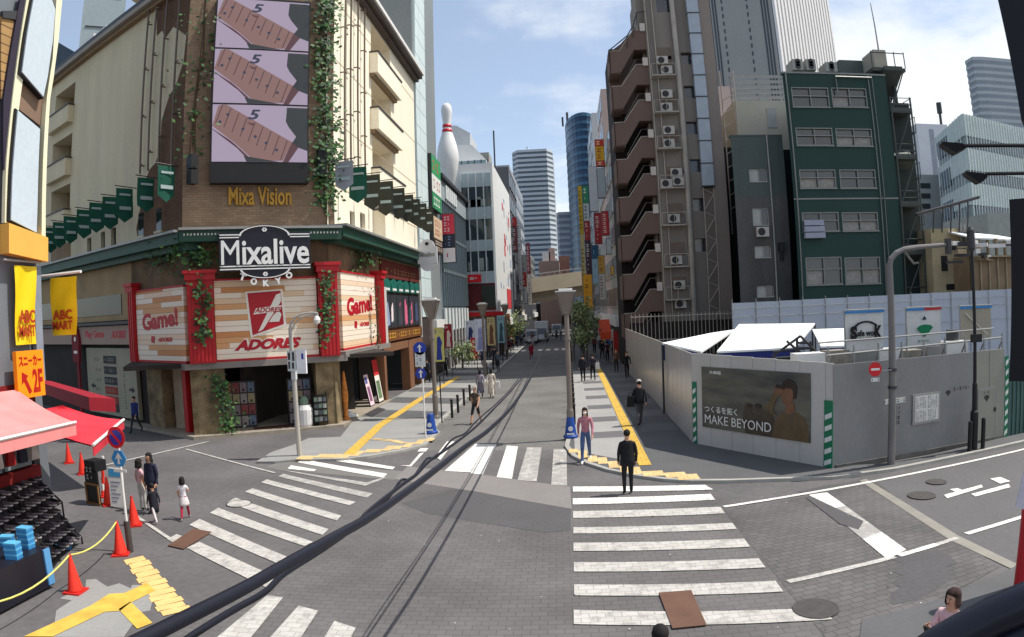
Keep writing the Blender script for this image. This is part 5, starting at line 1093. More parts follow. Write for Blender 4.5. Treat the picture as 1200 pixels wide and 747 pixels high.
for i, w in enumerate(gwz):
    mb = MB(); mb.fbox(FG, w[0], w[1], w[2], w[3], -0.2, -0.15, M('dim_glass')); f_ = 0.06
    for a in (w[0], (w[0] + w[1]) / 2, w[1] - f_): mb.fbox(FG, a, a + f_, w[2], w[3], -0.15, -0.08, grey_m)
    mb.fbox(FG, w[0], w[1], w[2], w[2] + f_, -0.15, 0.06, grey_m); mb.fbox(FG, w[0], w[1], w[3] - f_, w[3], -0.15, -0.08, grey_m); mb.fbox(FG, w[0] + f_, (w[0] + w[1]) / 2, w[2] + f_, w[3] - f_, -0.15, -0.12, M('pale_blind', (170, 172, 168))); mb.build('window', grey_m, gb)
ac(FG, (gwz[1][0] + gwz[1][1]) / 2, gwz[1][2] - 0.75, 0.02, gb); mb = MB(); s = FG.sz(905, 250)[0]; mb.tube([FG.pt(s, 2, 0.1), FG.pt(s, ztop, 0.1)], 0.06, 6); mb.build('downpipe', grey_m, gb)
mb = MB(); s, z = FG.sz(915, 290); mb.fbox(FG, s - 0.2, s + 0.2, z - 0.3, z + 0.3, 0, 0.3); mb.lathe(FG.pt(s, z - 0.9, 0.1), [(0.12, 0), (0.12, 0.6)], 8); mb.build('vent_hood', black_p, gb)
YC = 54; FCb = Frame((0, YC), (40, YC)); cb_ = thing('cream_annex', (15.5, YC, 0), 'pale cream rooftop building behind the weathered concrete one', 'building'); a = FCb.rect(862, 118, 925, 158)
mb = MB(); mb.fbox(FCb, a[0], a[1], 0, a[3], -8, 0, M('annex_cream', (186, 182, 166), var=0.06, sc=0.5)); mb.fbox(FCb, a[0] - 2.2, a[0], 0, 17, -2, 0.2, M('gap_shade')); mb.build('wall', plaster, cb_); mb = MB(); w = FCb.rect(899, 127, 910, 150); mb.fbox(FCb, w[0], w[1], w[2], w[3], 0, 0.06, M('pale_blind')); mb.build('window', grey_m, cb_)  # dark box left of the annex: shade of the gap put in as colour
mb = MB()
for i in range(5): mb.fbox(FCb, a[0], a[1], a[3] + 0.3 + i * 0.45, a[3] + 0.55 + i * 0.45, -0.6, -0.5)
for s in (a[0], (a[0] + a[1]) / 2, a[1]): mb.fbox(FCb, s - .04, s + .04, a[3], a[3] + 2.5, -0.7, -0.6)
mb.build('roof_louvre', grey_m, cb_); mb = MB(); l0 = FCb.sz(846, 130)[0]
for s in (l0, l0 + 1.1): mb.tube([FCb.pt(s, 10, 0.4), FCb.pt(s, a[3] + 2.4, 0.4)], 0.06, 6)
for k in range(9): mb.tube([FCb.pt(l0, 12 + k * 1.1, 0.4), FCb.pt(l0 + 1.1, 12.6 + k * 1.1, 0.4)], 0.04, 5)
mb.build('pipe_ladder', M('rail_pale'), cb_)
# dark green building
YN = 44.0; FN = Frame((0, YN), (40, YN)); gn = thing('green_building', (18.8, YN, 0), 'dark green five-storey building with aluminium windows and a back fire escape', 'building')
grn = M('dark_green_wall', (32, 60, 55), rough=0.7, var=0.08, sc=0.4, streak=0.3); nx0, nx1, nz = 15.1, 22.75, FN.sz(960, 87)[1]
rows = [((928, 102.7, 971.4, 126), (974.8, 103.5, 1015.8, 126)), ((932.8, 150, 976, 171), (979.6, 151, 1022, 171.7)), ((937, 199, 979.6, 221), (984, 199, 1026.4, 221)), ((940, 249, 983, 271.5), (986.8, 249, 1029, 271)), ((944.4, 301.5, 986.8, 334), (990, 301.5, 1031.7, 333))]
wz = [FN.rect(*r) for rr in rows for r in rr]
mb = MB(); mb.holed(FN, nx0, nx1, 0, nz, wz, 0.15, 0, grn); mb.quad(FN.pt(nx0, 0), FN.pt(nx0, nz), FN.pt(nx0 + 3.4, nz, -9), FN.pt(nx0 + 3.4, 0, -9), grn); mb.quad(FN.pt(nx0, nz), FN.pt(nx1, nz), FN.pt(nx1, nz, -9), FN.pt(nx0 + 3.4, nz, -9), grn); mb.quad(FN.pt(nx1, 0), FN.pt(nx1, 0, -9), FN.pt(nx1, nz, -9), FN.pt(nx1, nz), grn); mb.build('wall', grn, gn)
alu = M('aluminium', (120, 122, 119), rough=0.4, var=0.05, metal=0.4); win_d = glassM('window_dark', (56, 62, 62)); cur = M('curtain', (150, 146, 140), var=0.2, sc=6)
for i, w in enumerate(wz):
    mb = MB(); m_ = 0.07; h_ = w[3] - w[2]; zc = w[2] + h_ * 0.56; sc_ = (w[0] + w[1]) / 2
    for a in (w[0], sc_ - m_ / 2, w[1] - m_): mb.fbox(FN, a, a + m_, w[2], w[3], -0.13, 0.02)
    for z in (w[2], zc - .03, w[3] - m_): mb.fbox(FN, w[0] + .001, w[1] - .001, z, z + m_, -0.12, 0.035)
    mb.fbox(FN, w[0] - 0.05, w[1] + 0.05, w[2] - 0.06, w[2] - 0.001, -0.1, 0.1); f = mb.build('window', alu, gn)
    mb = MB(); mb.fbox(FN, w[0], w[1], w[2], w[3], -0.15, -0.13, win_d); rn = random.Random(i)
    for a, b in ((w[0], sc_), (sc_, w[1])):
        if rn.random() < 0.6: mb.fbox(FN, a + .1, b - .08, w[2] + .05, zc - 0.05, -0.13, -0.125, cur)
    mb.build('pane', win_d, f)
mb = MB(); s, z = FN.sz(953, 269); 
for k in range(3): mb.fpoly(FN, [(s - 0.7, z - 0.6 + k * 0.42), (s + 0.7, z - 0.6 + k * 0.42), (s + 0.7, z - 0.25 + k * 0.42), (s - 0.7, z - 0.25 + k * 0.42)], 0.05 + 0.1 * k, 0.4 - 0.08 * k, M('awning_grey_blue', (150, 154, 170)))
mb.build('window_shade', grey_m, gn)
mb = MB(); s = (FN.sz(1016.5, 92.7)[0] + FN.sz(1036, 302)[0]) / 2; mb.tube([FN.pt(s, 2, 0.1), FN.pt(s, nz, 0.1)], 0.04, 6); mb.tube([FN.pt(s + .3, 2, 0.08), FN.pt(s + .3, nz, 0.08)], 0.03, 6); z = FN.sz(980, 233)[1]; mb.fbox(FN, nx0, nx1, z - .05, z + .05, 0, 0.04); mb.tube([FN.pt(nx0 + 0.2, 2, 0.1), FN.pt(nx0 + .2, nz, 0.1)], 0.05, 6); mb.tube([FN.pt(18.9, nz - 1.4, 0.15), FN.pt(18.9, nz - 0.2, 0.15), FN.pt(21.6, nz - 0.2, 0.15)], 0.06, 6); mb.build('downpipe', alu, gn)
mb = MB(); mb.fbox(FN, nx0, nx1, nz, nz + 0.12, -0.5, 0.06, alu); mb.build('roof_edge', alu, gn)
fe = M('fire_escape', (72, 78, 74), rough=0.6, var=0.12, metal=0.3); ex0, ex1 = nx1 + 0.08, nx1 + 1.75
mb = MB(); z = 1.0; k = 0
while z < nz - 1.0:
    mb.box(ex0, ex1, YN - 0.1, YN + 5.5, z, z + 0.12); mb.box(ex0, ex1, YN - 0.12, YN - 0.06, z + 0.1, z + 0.35)
    y0, y1 = (YN + 0.3, YN + 4.8) if k % 2 == 0 else (YN + 4.8, YN + 0.3); mb.hexa([(ex0 + .1, y0, z), (ex1 - .1, y0, z), (ex1 - .1, y1, z + 3.2), (ex0 + .1, y1, z + 3.2), (ex0 + .1, y0, z + .3), (ex1 - .1, y0, z + .3), (ex1 - .1, y1, z + 3.5), (ex0 + .1, y1, z + 3.5)]); mb.tube([(ex0, YN - .08, z), (ex1 - .2, YN - .08, z + 3.2)], 0.05, 5)
    for zz2 in (0.6, 1.05): mb.tube([(ex0, YN - 0.1, z + zz2), (ex1, YN - 0.1, z + zz2), (ex1, YN + 5.5, z + zz2)], 0.03, 5)
    z += 3.25; k += 1
for x in (ex0 + .05, ex1 - .05): 
    for y in (YN - 0.06, YN + 2.7, YN + 5.4): mb.tube([(x, y, 0), (x, y, nz - 1.5)], 0.07, 6)
mb.build('fire_escape', fe, gn)
mb = MB(); mb.box(ex0, ex1 + 0.4, YN + 1, YN + 6, 0, nz - 1.6, M('back_dark', (44, 52, 50), var=0.1)); 
for k in range(5): mb.box(ex1 + 0.35, ex1 + 1.0, YN + 1.5, YN + 4, 3.0 + k * 3.3, 3.12 + k * 3.3, fe); mb.tube([(ex1 + 1.0, YN + 1.5, 3.1 + k * 3.3), (ex1 + 1.0, YN + 1.5, 4.2 + k * 3.3), (ex1 + 1.0, YN + 4, 4.2 + k * 3.3)], 0.035, 5, fe)
mb.build('rear_wing', grn, gn)
def roofbox(x0, y0, x1, y1, Y, d, mat, name, legs=False):
    F = Frame((0, Y), (40, Y)); a = F.rect(x0, y0, x1, y1); mb = MB(); mb.fbox(F, a[0], a[1], max(a[2], nz) if not legs else a[2], a[3], -d, 0, mat)
    if name == 'vent': 
        for k in range(3): mb.disc(F, (a[0] + a[1]) / 2, a[2] + (a[3] - a[2]) * (0.3 + 0.25 * k), 0.2, 0.0, 0.04, 10, dgrey)
    mb.build(name, mat, gn)
roofbox(929, 69.5, 941, 82, YN + 2, 1.5, M('vent_grey', (160, 158, 152)), 'vent'); roofbox(945, 69.5, 956, 82, YN + 2, 1.5, M('vent_grey'), 'vent'); roofbox(968, 73, 981, 84, YN + 2, 1.5, M('vent_grey'), 'vent'); roofbox(984, 71, 1020, 86, YN + 3, 4, M('plant_room', (90, 96, 94)), 'plant_room')
tk = FN.rect(1031, 53, 1046, 76); mb = MB(); mb.box(tk[0], tk[1], YN + 1, YN + 3, tk[2], tk[3], M('tank_beige', (166, 160, 146), var=0.1)); mb.box(tk[0] - .4, tk[1] + 1.2, YN + 0.6, YN + 3.3, tk[2] - 0.25, tk[2], fe)
for x in (tk[0] + .2, tk[1] + .6): mb.tube([(x, YN + 1.5, nz - 2), (x, YN + 1.5, tk[2] - .2)], 0.12, 6, fe); mb.tube([(x - .4, YN + 1.5, nz - 2), (x + .3, YN + 1.5, tk[2] - .2)], 0.07, 6, fe)
for x in (tk[0] - .4, tk[1] + .4, tk[1] + 1.2): mb.tube([(x, YN + 0.6, tk[2]), (x, YN + 0.6, tk[2] + 1.2)], 0.04, 5, fe)
mb.tube([(tk[0] - .4, YN + 0.6, tk[2] + 1.1), (tk[1] + 1.2, YN + 0.6, tk[2] + 1.1)], 0.04, 5, fe); mb.build('water_tank', fe, gn)
mb = MB(); mb.tube([AT(1030, 62, YN + 1), AT(1025, 30, YN + 1), AT(1020, 4, YN + 1)], [0.06, 0.05, 0.03], 6); mb.build('mast', grey_m, gn)
# low buildings at the back of the site
def block(name, px0, px1, pyt, Y, depth, mat, label, group=None, cat='building', z0=0.0):
    F = Frame((0, Y), (200, Y)); ym = (pyt + 350) / 2; a, b = F.sz(px0, ym)[0], F.sz(px1, ym)[0]; zt = F.sz((px0 + px1) / 2, pyt)[1]
    t = thing(name, ((a + b) / 2, Y, 0), label, cat, group); MB().box(a, b, Y, Y + depth, z0, zt, mat).build('wall', mat, t); return t, F, a, b, zt
crm = M('old_cream_wall', (176, 160, 128), rough=0.9, var=0.2, sc=0.6, fine=0.1)
t, F, a, b, zt_ = block('low_cream_house', 1093, 1136, 268, 43, 5, crm, 'low cream house half torn down behind the site screen, by the green building')
for x0, y0, x1, y1 in ((1103, 300, 1110, 318), (1109, 333, 1119, 340)): w = F.rect(x0, y0, x1, y1); MB().fbox(F, w[0], w[1], w[2], w[3], 0, 0.05).build('window', black_p, t)
mb = MB(); 
for x in (1126, 1131, 1135): s = F.sz(x, 300)[0]; mb.tube([F.pt(s, 1, 0.15), F.pt(s, zt_ + 0.3, 0.15)], 0.09, 6)
mb.build('downpipe', grey_m, t); mb = MB(); mb.tube([F.pt(a - 1.2, zt_ + 0.9, 0.3), F.pt(b + 1.0, zt_ + 2.1, 0.3)], 0.12, 5); 
for k in range(5): mb.tube([F.pt(a + k * 0.7, zt_ - 0.3, 0.3), F.pt(a + k * 0.7 + 0.2, zt_ + 1.1 + k * 0.2, 0.3)], 0.06, 5)
mb.build('broken_beam', dgrey, t)
t, F, a, b, zt_ = block('brown_shed', 1138, 1200, 300, 40.8, 4, M('shed_brown', (136, 116, 92), var=0.25, sc=0.8), 'brown low shed with a tilted white roof at the right end of the site')
mb = MB(); mb.hexa([F.pt(a, zt_ + 1.1, 0.3), F.pt(b, zt_ + 0.9, 0.3), F.pt(b, zt_ + 1.5, -3), F.pt(a - .3, zt_ + 1.9, -3), F.pt(a, zt_ + 1.2, 0.3), F.pt(b, zt_ + 1.0, 0.3), F.pt(b, zt_ + 1.6, -3), F.pt(a - .3, zt_ + 2.0, -3)]); mb.build('roof', tarp, t); mb = MB()
for k in range(5): mb.fbox(F, a + k * 0.7, a + k * 0.7 + 0.12, 0, zt_ + 1.1, -0.1, 0.1)
mb.fbox(F, a, b, zt_ - 0.1, zt_, 0, 0.5); mb.build('frame_posts', M('timber', (150, 134, 108), var=0.2), t)
mb = MB(); rn = random.Random(5)
for k in range(26): p = F.pt(rn.uniform(a - 1.5, b - 1), zt_ + rn.uniform(-0.5, 0.8), rn.uniform(0.2, 1.2)); mb.rbox(p, rn.uniform(0.3, 1.2), 0.15, rn.uniform(0.1, 0.3), rn.uniform(0, 3), [white_p, M('timber'), dgrey][k % 3])
tag(mb.build('rubble_heap', white_p), 'heap of white and brown torn-off boards in front of the brown shed', 'rubble')
# ------------------------------------------------------------------ the main street's left row
XL = -10.4; FW = Frame((XL, 0), (XL, 200))                 # s = distance down the street
wtile = M('pale_tile', (208, 222, 222), rough=0.45, var=0.05, sc=0.4); wgrey = M('tall_grey_wall', (122, 128, 130), rough=0.8, var=0.06, sc=0.3); jl = M('tile_joint', (150, 164, 166))
t = thing('white_strip_building', (XL, 50, 0), 'tall building with narrow white tiled front and blank grey side wall', 'building')
MB().box(-26, XL - 0.05, 47.95, 52.1, 0, 46, wgrey).build('wall', wgrey, t); mb = MB(); mb.fbox(FW, 48.35, 52.0, 4.6, 46, -0.05, 0.12, wtile)
for k in range(28): mb.fbox(FW, 48.35, 52.0, 6.0 + k * 1.4, 6.05 + k * 1.4, 0.12, 0.125, jl)
mb.fbox(FW, 49.7, 49.74, 4.6, 46, 0.12, 0.125, jl); mb.build('tiled_front', wtile, t)
mb = MB(); mb.fbox(FW, 48.0, 52.0, 0.0, 4.6, -0.1, 0.05, M('shop_dark', (60, 52, 50), var=0.2)); mb.build('shop_front', dark_in, t)
def vsign(F, r, off, th, parts, label, name='shop_sign', seed=1, group=None, bracket=True):
    """upright sign: parts = (height share from the top, ground colour, ink colour, rows)"""
    a, b, z0, z1 = r; t = thing(name, F.pt((a + b) / 2, z0, off), label, 'sign', group)
    mb = MB(); mb.fbox(F, a - .03, b + .03, z0 - .03, z1 + .03, off - th, off - 0.01, dgrey); mb.build('case', dgrey, t); z = z1
    for k, (h, c, ink_, rows_) in enumerate(parts):
        zb_ = z - h * (z1 - z0); cm = M('sign_%d_%d_%d' % c, c, rough=0.45, var=0.05); mb = MB(); mb.fbox(F, a, b, zb_ + .02, z - .02, off - 0.01, off + 0.02, cm)
        if rows_: 
            ik = M('ink_%d_%d_%d' % ink_, ink_, rough=0.5, var=0.03); n = rows_; ch = (zb_ + .02 - z + .02)
            w = (b - a) * 0.72; scribble(mb, F, a + (b - a) * .14, b - (b - a) * .1, zb_ + (z - zb_) * .08, z - (z - zb_) * .08, n, off + 0.02, ik, seed + k, w if n * (b - a) < (z - zb_) * 1.6 else None)
        mb.build('face', cm, t); z = zb_
    return t
t = thing('grey_sign_building', (XL, 54.4, 0), 'tall flat grey building carrying green and food signs beside the white strip', 'building')
MB().box(-26, XL, 52.15, 56.6, 0, 46, M('grey_front', (128, 134, 136), rough=0.7, var=0.06, sc=0.3)).build('wall', wgrey, t); MB().fbox(FW, 52.3, 56.4, 0, 3.6, 0, 0.06, M('shop_dark')).build('shop_front', dark_in, t)
mb = MB(); mb.fbox(FW, 52.6, 56.4, 3.6, 4.3, 0, 0.3, white_p); mb.build('canopy', white_p, t)
vsign(FW, (52.5, 56.3, 13.0, 17.3), 0.35, 0.3, [(0.36, (36, 150, 84), (220, 60, 50), 1), (0.34, (226, 232, 224), (190, 50, 44), 1), (0.30, (40, 140, 84), (230, 230, 220), 1)], 'green and white shop sign high on the grey building beside the white tiles', seed=3)
vsign(FW, (52.6, 56.2, 9.6, 12.4), 0.35, 0.3, [(0.62, (214, 190, 160), (170, 70, 40), 2), (0.38, (70, 50, 44), (226, 210, 190), 2)], 'brown and cream food sign below the green sign', seed=5)
# glazed grey building with the pin on its roof
t = thing('glazed_grey_building', (XL, 64, 0), 'grey mid-rise with vertical glazing bars and sloping roof edge under a bowling pin', 'building'); gg = M('glazed_grey', (118, 130, 136), rough=0.35, var=0.06); gl = glassM('street_glass', (92, 112, 122), rough=0.12)
MB().box(-30, XL - 0.05, 56.7, 71.6, 0, 16.2, gg).build('wall', gg, t); mb = MB(); mb.fbox(FW, 57.6, 71.4, 5.4, 14.4, -0.04, 0.02, gl)
for k in range(15): mb.fbox(FW, 57.6 + k * 0.97, 57.72 + k * 0.97, 5.4, 14.4, 0.02, 0.14, gg)
for z in (8.3, 11.4): mb.fbox(FW, 57.6, 71.4, z, z + 0.25, 0.02, 0.1, gg)
mb.build('glazing', gl, t); mb = MB(); mb.fbox(FW, 56.7, 71.6, 14.4, 16.2, -0.04, 0.2, M('panel_grey', (150, 160, 164), var=0.05)); mb.fbox(FW, 56.5, 71.8, 16.2, 16.5, -0.6, 0.5, dgrey)
for k in range(6): mb.fbox(FW, 59 + k * 1.0, 59.75 + k * 1.0, 14.7, 15.9, 0.2, 0.34, M('letter_pale', (210, 214, 214)))
mb.build('roof_band', gg, t); mb = MB(); mb.fbox(FW, 57.0, 71.4, 0, 3.2, 0, 0.06, M('shop_dark'))
for k in range(8): mb.fbox(FW, 57.3 + k * 1.8, 58.3 + k * 1.8, 3.3, 5.2, 0.0, 0.16, M('shutter_white', (206, 210, 208), var=0.05)); mb.fbox(FW, 57.2 + k * 1.8, 57.4 + k * 1.8, 0, 3.3, 0.06, 0.16, white_p)
mb.build('shop_front', white_p, t)
p = AT(525.5, 205, 68.5); pz_ = 17.4; plinth = MB().box(p.x - .7, p.x + .7, 67.8, 69.2, 16.2, pz_); pin = thing('bowling_pin', (p.x, 68.5, pz_), 'giant white bowling pin with red neck bands on the roof', 'bowling pin'); hpin = AT(523, 121, 68.5).z - pz_
prof = [(0.20, 0), (0.24, 0.02), (0.40, 0.16), (0.50, 0.30), (0.50, 0.38), (0.44, 0.48), (0.32, 0.58), (0.22, 0.66), (0.19, 0.72), (0.20, 0.78), (0.245, 0.86), (0.255, 0.91), (0.22, 0.96), (0.13, 0.99), (0.02, 1.0)]
plinth.build('base', grey_m, pin); sc_ = hpin * 0.25
from itertools import pairwise
ppw = M('pin_white', (232, 232, 232), rough=0.3, var=0.02); MB().lathe((p.x, 68.5, pz_), [(r * sc_, z * hpin) for r, z in prof], 28).build('body', ppw, pin, smooth=True)
def prof_r(z):
    for (r0, z0), (r1, z1) in pairwise(prof):
        if z0 <= z <= z1: return r0 + (r1 - r0) * (z - z0) / (z1 - z0)
for za, zb2 in ((0.645, 0.68), (0.70, 0.735)): MB().lathe((p.x, 68.5, pz_), [(prof_r(za) * sc_ + .03, za * hpin), (prof_r((za + zb2) / 2) * sc_ + .03, (za + zb2) / 2 * hpin), (prof_r(zb2) * sc_ + .03, zb2 * hpin)], 28, M('pin_red', (206, 44, 60), rough=0.35)).build('red_band', red_p, pin, smooth=True)
vsign(Frame((-11, 57.0), (-5, 57.0)), Frame((0, 57.0), (10, 57.0)).rect(519, 251, 533, 308)[0:0] or (AT(519, 280, 57).x + 11, AT(533, 280, 57).x + 11, AT(526, 308, 57).z, AT(526, 251, 57).z), 0.1, 0.4, [(0.42, (214, 60, 84), (240, 226, 226), 3), (0.28, (44, 50, 70), (120, 150, 190), 2), (0.30, (236, 230, 230), (200, 40, 60), 1)], 'projecting red, navy and white upright sign above the left pavement', seed=9)
# glass shop building facing the camera
Y4 = 72.0; F4 = Frame((0, Y4), (40, Y4)); a4, b4 = AT(541.5, 270, Y4).x, AT(577.5, 270, Y4).x; Z4 = lambda y: AT(560, y, Y4).z
t = thing('glass_shop_building', ((a4 + b4) / 2, Y4, 0), 'pale glass fronted shop building with panel bands and a red sign', 'building'); pan = M('pale_blue_panel', (176, 190, 194), rough=0.35, var=0.05); dg = glassM('shop_glass', (46, 58, 66), rough=0.06)
MB().box(a4, b4, Y4 + 0.2, Y4 + 26, 0, Z4(203), M('shop_side', (196, 204, 206), var=0.05)).build('wall', pan, t)
mb = MB(); W4 = b4 - a4
for y0, y1 in ((203, 219), (243, 257), (281.5, 294.5), (318.5, 332.5)):
    mb.fbox(F4, a4, b4, Z4(y1), Z4(y0), -0.25, 0.0, pan)
    for k in range(5): mb.fbox(F4, a4 + k * W4 / 4 - 0.04, a4 + k * W4 / 4 + 0.04, Z4(y1), Z4(y0), 0, 0.12, M('panel_rib', (214, 222, 224)))
mb.build('panel_band', pan, t)
for y0, y1 in ((219, 243), (257, 281.5), (294.5, 318.5)):
    mb = MB(); mb.fbox(F4, a4, b4, Z4(y1), Z4(y0), -0.22, -0.1, dg); rn = random.Random(int(y0))
    for k in range(6): mb.fbox(F4, a4 + rn.random() * W4 * .9, a4 + rn.random() * 0 + W4 * (0.1 + .14 * k), Z4(y1) + .1, Z4(y1) + rn.uniform(.8, 1.8), -0.1, -0.095, M('blind_pale', (150, 156, 150))) if k % 2 else None
    for k in range(5): mb.fbox(F4, a4 + k * W4 / 4 - 0.05, a4 + k * W4 / 4 + 0.05, Z4(y1), Z4(y0), -0.1, 0.05, M('panel_rib'))
    mb.build('window', dg, t)
mb = MB(); mb.fbox(F4, a4, b4, Z4(364), Z4(332.5), -0.2, -0.05, M('store_red', (96, 36, 38), var=0.4, sc=1.5)); mb.fbox(F4, a4 + W4 * .55, b4, Z4(362), Z4(335), -0.05, -0.03, M('store_dark', (54, 62, 56), var=0.3)); mb.fbox(F4, a4, b4 + 1, Z4(371), Z4(366), -0.1, 0.4, M('store_band', (190, 30, 34))); mb.fbox(F4, a4, b4, 0, Z4(371), -0.3, -0.1, M('store_goods', (120, 116, 108), var=0.5, sc=3)); mb.build('shop_front', dark_in, t)
mb = MB(); w = (AT(549, 326, Y4).x, AT(564, 326, Y4).x, Z4(331), Z4(322)); mb.fbox(F4, w[0], w[1], w[2], w[3], 0.1, 0.4, M('sign_bright_red', (214, 28, 40))); text(mb, 'GU', F4, w[0] + .2, w[0] + (w[1] - w[0]) * .45, w[2] + .25, w[3] - .25, 0.4, white_p, bold=0.05); scribble(mb, F4, w[0] + (w[1] - w[0]) * .52, w[1] - .15, w[2] + .3, w[3] - .25, 1, 0.4, white_p, 1, 0.5); tag(mb.build('shop_sign', red_p), 'bright red shop sign on the pale glass building', 'sign')
t = thing('roof_storey', (a4 - 1, Y4 + 4, Z4(203)), 'white stepped roof storey with glass rail above the glass shop building', 'building'); mb = MB(); z0 = Z4(203)
FZ = Frame((0, Y4 + 4), (40, Y4 + 4)); zz4 = lambda x, y: (AT(x, y, Y4 + 4).x, AT(x, y, Y4 + 4).z)
whs = M('roof_white', (220, 222, 222), var=0.04); mb.fpoly(FZ, [zz4(536, 203), zz4(576, 203), zz4(572, 190), zz4(553, 170), zz4(537, 170)], -10, 0, whs); mb.fpoly(FZ, [zz4(523, 170), zz4(545, 170), zz4(545, 146), zz4(528, 137), zz4(512, 137)], -10, -4, M('roof_pale', (190, 194, 198))); mb.build('wall', whs, t)
mb = MB(); mb.fbox(F4, a4 - 2, b4 - 0.5, z0, z0 + 1.5, -0.6, -0.5, M('rail_glass', (150, 176, 184), rough=0.15))
for k in range(8): mb.fbox(F4, a4 - 2 + k * .7, a4 - 1.93 + k * .7, z0, z0 + 1.55, -0.5, -0.44, dgrey)
mb.build('glass_rail', pan, t)
# street front of the left row further down
X5 = b4 + 0.15; F5 = Frame((X5, 0), (X5, 300))
def row(F, s0, s1, zt, mat, label, name='street_building', wins=None, depth=14, shop=None, wcol=(70, 78, 84), group=None):
    t = thing(name, F.pt((s0 + s1) / 2, 0, 0), label, 'building', group); mb = MB(); mb.fbox(F, s0, s1, 0, zt, -depth, 0, mat); mb.build('wall', mat, t)
    if wins:
        nx, nz, za = wins; gm = glassM('win_%d_%d_%d' % wcol, wcol, rough=0.2)
        for j in range(nz):
            mb = MB(); zc = za + (zt - za) * (j + 0.5) / nz; hh = (zt - za) / nz * 0.3
            for i in range(nx): sc = s0 + (s1 - s0) * (i + 0.5) / nx; ww = (s1 - s0) / nx * 0.36; mb.fbox(F, sc - ww, sc + ww, zc - hh, zc + hh, 0.0, 0.03, gm); mb.fbox(F, sc - ww - .05, sc + ww + .05, zc - hh - .1, zc - hh, 0, 0.1, mat)
            mb.build('window_row', gm, t)
    mb = MB(); mb.fbox(F, s0 + .2, s1 - .2, 0.1, 3.0, 0, 0.05, M('shop_dark')); mb.fbox(F, s0 + .1, s1 - .1, 3.0, 3.9, 0, 0.35, shop or white_p); mb.build('shop_front', dark_in, t); return t
bw_ = M('billboard_white', (226, 226, 224), rough=0.5, var=0.03); t = row(F5, 72.4, 94, 20.5, bw_, 'white building side with a tall red-marked advertising wall, left of the street'); rn = random.Random(2)
mb = MB()
for k in range(22): s = rn.uniform(76, 92); z = rn.uniform(7, 18); mb.fbox(F5, s, s + rn.uniform(.5, 2), z, z + rn.uniform(.3, 1.3), 0.0, 0.02, [M('mark_red', (204, 60, 66)), M('mark_grey', (170, 170, 172)), M('mark_blue', (150, 170, 190))][k % 3])
mb.fbox(F5, 84, 90, 5.0, 7.4, 0.02, 0.06, M('mark_red')); mb.build('advert', red_p, t)
dkb2 = M('dark_building', (80, 82, 88), var=0.08); row(F5, 94.2, 108, 24.5, dkb2, 'dark grey building with a water tank, left of the street', wins=(4, 6, 4.5)); mb = MB(); mb.box(X5 - 6, X5 - 3, 98, 102, 24.5, 27.6, M('vent_grey')); mb.box(X5 - 2, X5 - 1.8, 95, 95.2, 24.5, 30, dgrey); tag(mb.build('water_tank', grey_m), 'grey water tank and mast on the dark building roof', 'water tank')
row(F5, 108.2, 117, 17, M('beige_building', (190, 184, 172), var=0.05), 'beige building with many upright signs, left of the street', wins=(4, 5, 4.2)); row(F5, 144, 160, 16, M('grey_brown_building', (142, 138, 134), var=0.06), 'grey brown building beyond the viaduct, left of the street', wins=(6, 6, 4.2))
sgn = [(597, 300, 604, 352, 96, [(0.3, (60, 50, 56), (220, 200, 180), 3), (0.7, (232, 230, 228), (90, 60, 60), 6)], 'dark and white upright sign, nearest on the left row'), (600, 255, 606, 296, 98, [(0.25, (200, 60, 60), (240, 230, 230), 1), (0.75, (120, 60, 64), (230, 220, 220), 5)], 'maroon upright sign high on the left row'), (607, 262, 611, 340, 104, [(0.4, (236, 236, 234), (60, 60, 60), 5), (0.6, (214, 214, 212), (150, 60, 60), 7)], 'tall thin white upright sign on the left row'), (611, 300, 617, 356, 110, [(0.35, (170, 172, 168), (50, 50, 52), 3), (0.3, (190, 60, 50), (240, 230, 220), 2), (0.35, (226, 224, 218), (60, 60, 60), 3)], 'grey, red and white banded upright sign on the left row'), (618, 285, 622, 358, 118, [(0.5, (150, 70, 84), (236, 230, 230), 5), (0.5, (220, 214, 206), (80, 70, 60), 5)], 'pink and cream upright sign farthest along the left row'), (594, 344, 599, 352, 92, [(1.0, (206, 44, 50), (240, 230, 230), 1)], 'small red sign low on the white advertising wall')]
for k, (x0, y0, x1, y1, Y, parts, lab) in enumerate(sgn):
    F = Frame((-40, Y), (40, Y)); vsign(F, (AT(x0, (y0 + y1) / 2, Y).x + 40, AT(x1, (y0 + y1) / 2, Y).x + 40, AT(x0, y1, Y).z, AT(x0, y0, Y).z), 0.0, 0.4, parts, lab, seed=20 + k)
# office block behind
t, F, a, b, zt_ = block('office_block', 577, 600, 194, 150, 45, M('office_grey', (150, 154, 160), var=0.04, sc=0.2), 'grey office block with ribbon windows above the left row')
mb = MB(); FO = Frame((b, 150), (b, 195))
for k in range(8): z = zt_ - 3.2 - k * 3.6; mb.fbox(F, a + .5, b - .5, z, z + 1.5, 0, 0.1, M('ribbon_glass', (84, 92, 104), rough=0.2)); mb.fbox(FO, 1, 44, z, z + 1.5, 0, 0.1, M('ribbon_glass'))
mb.build('ribbon_windows', grey_m, t)

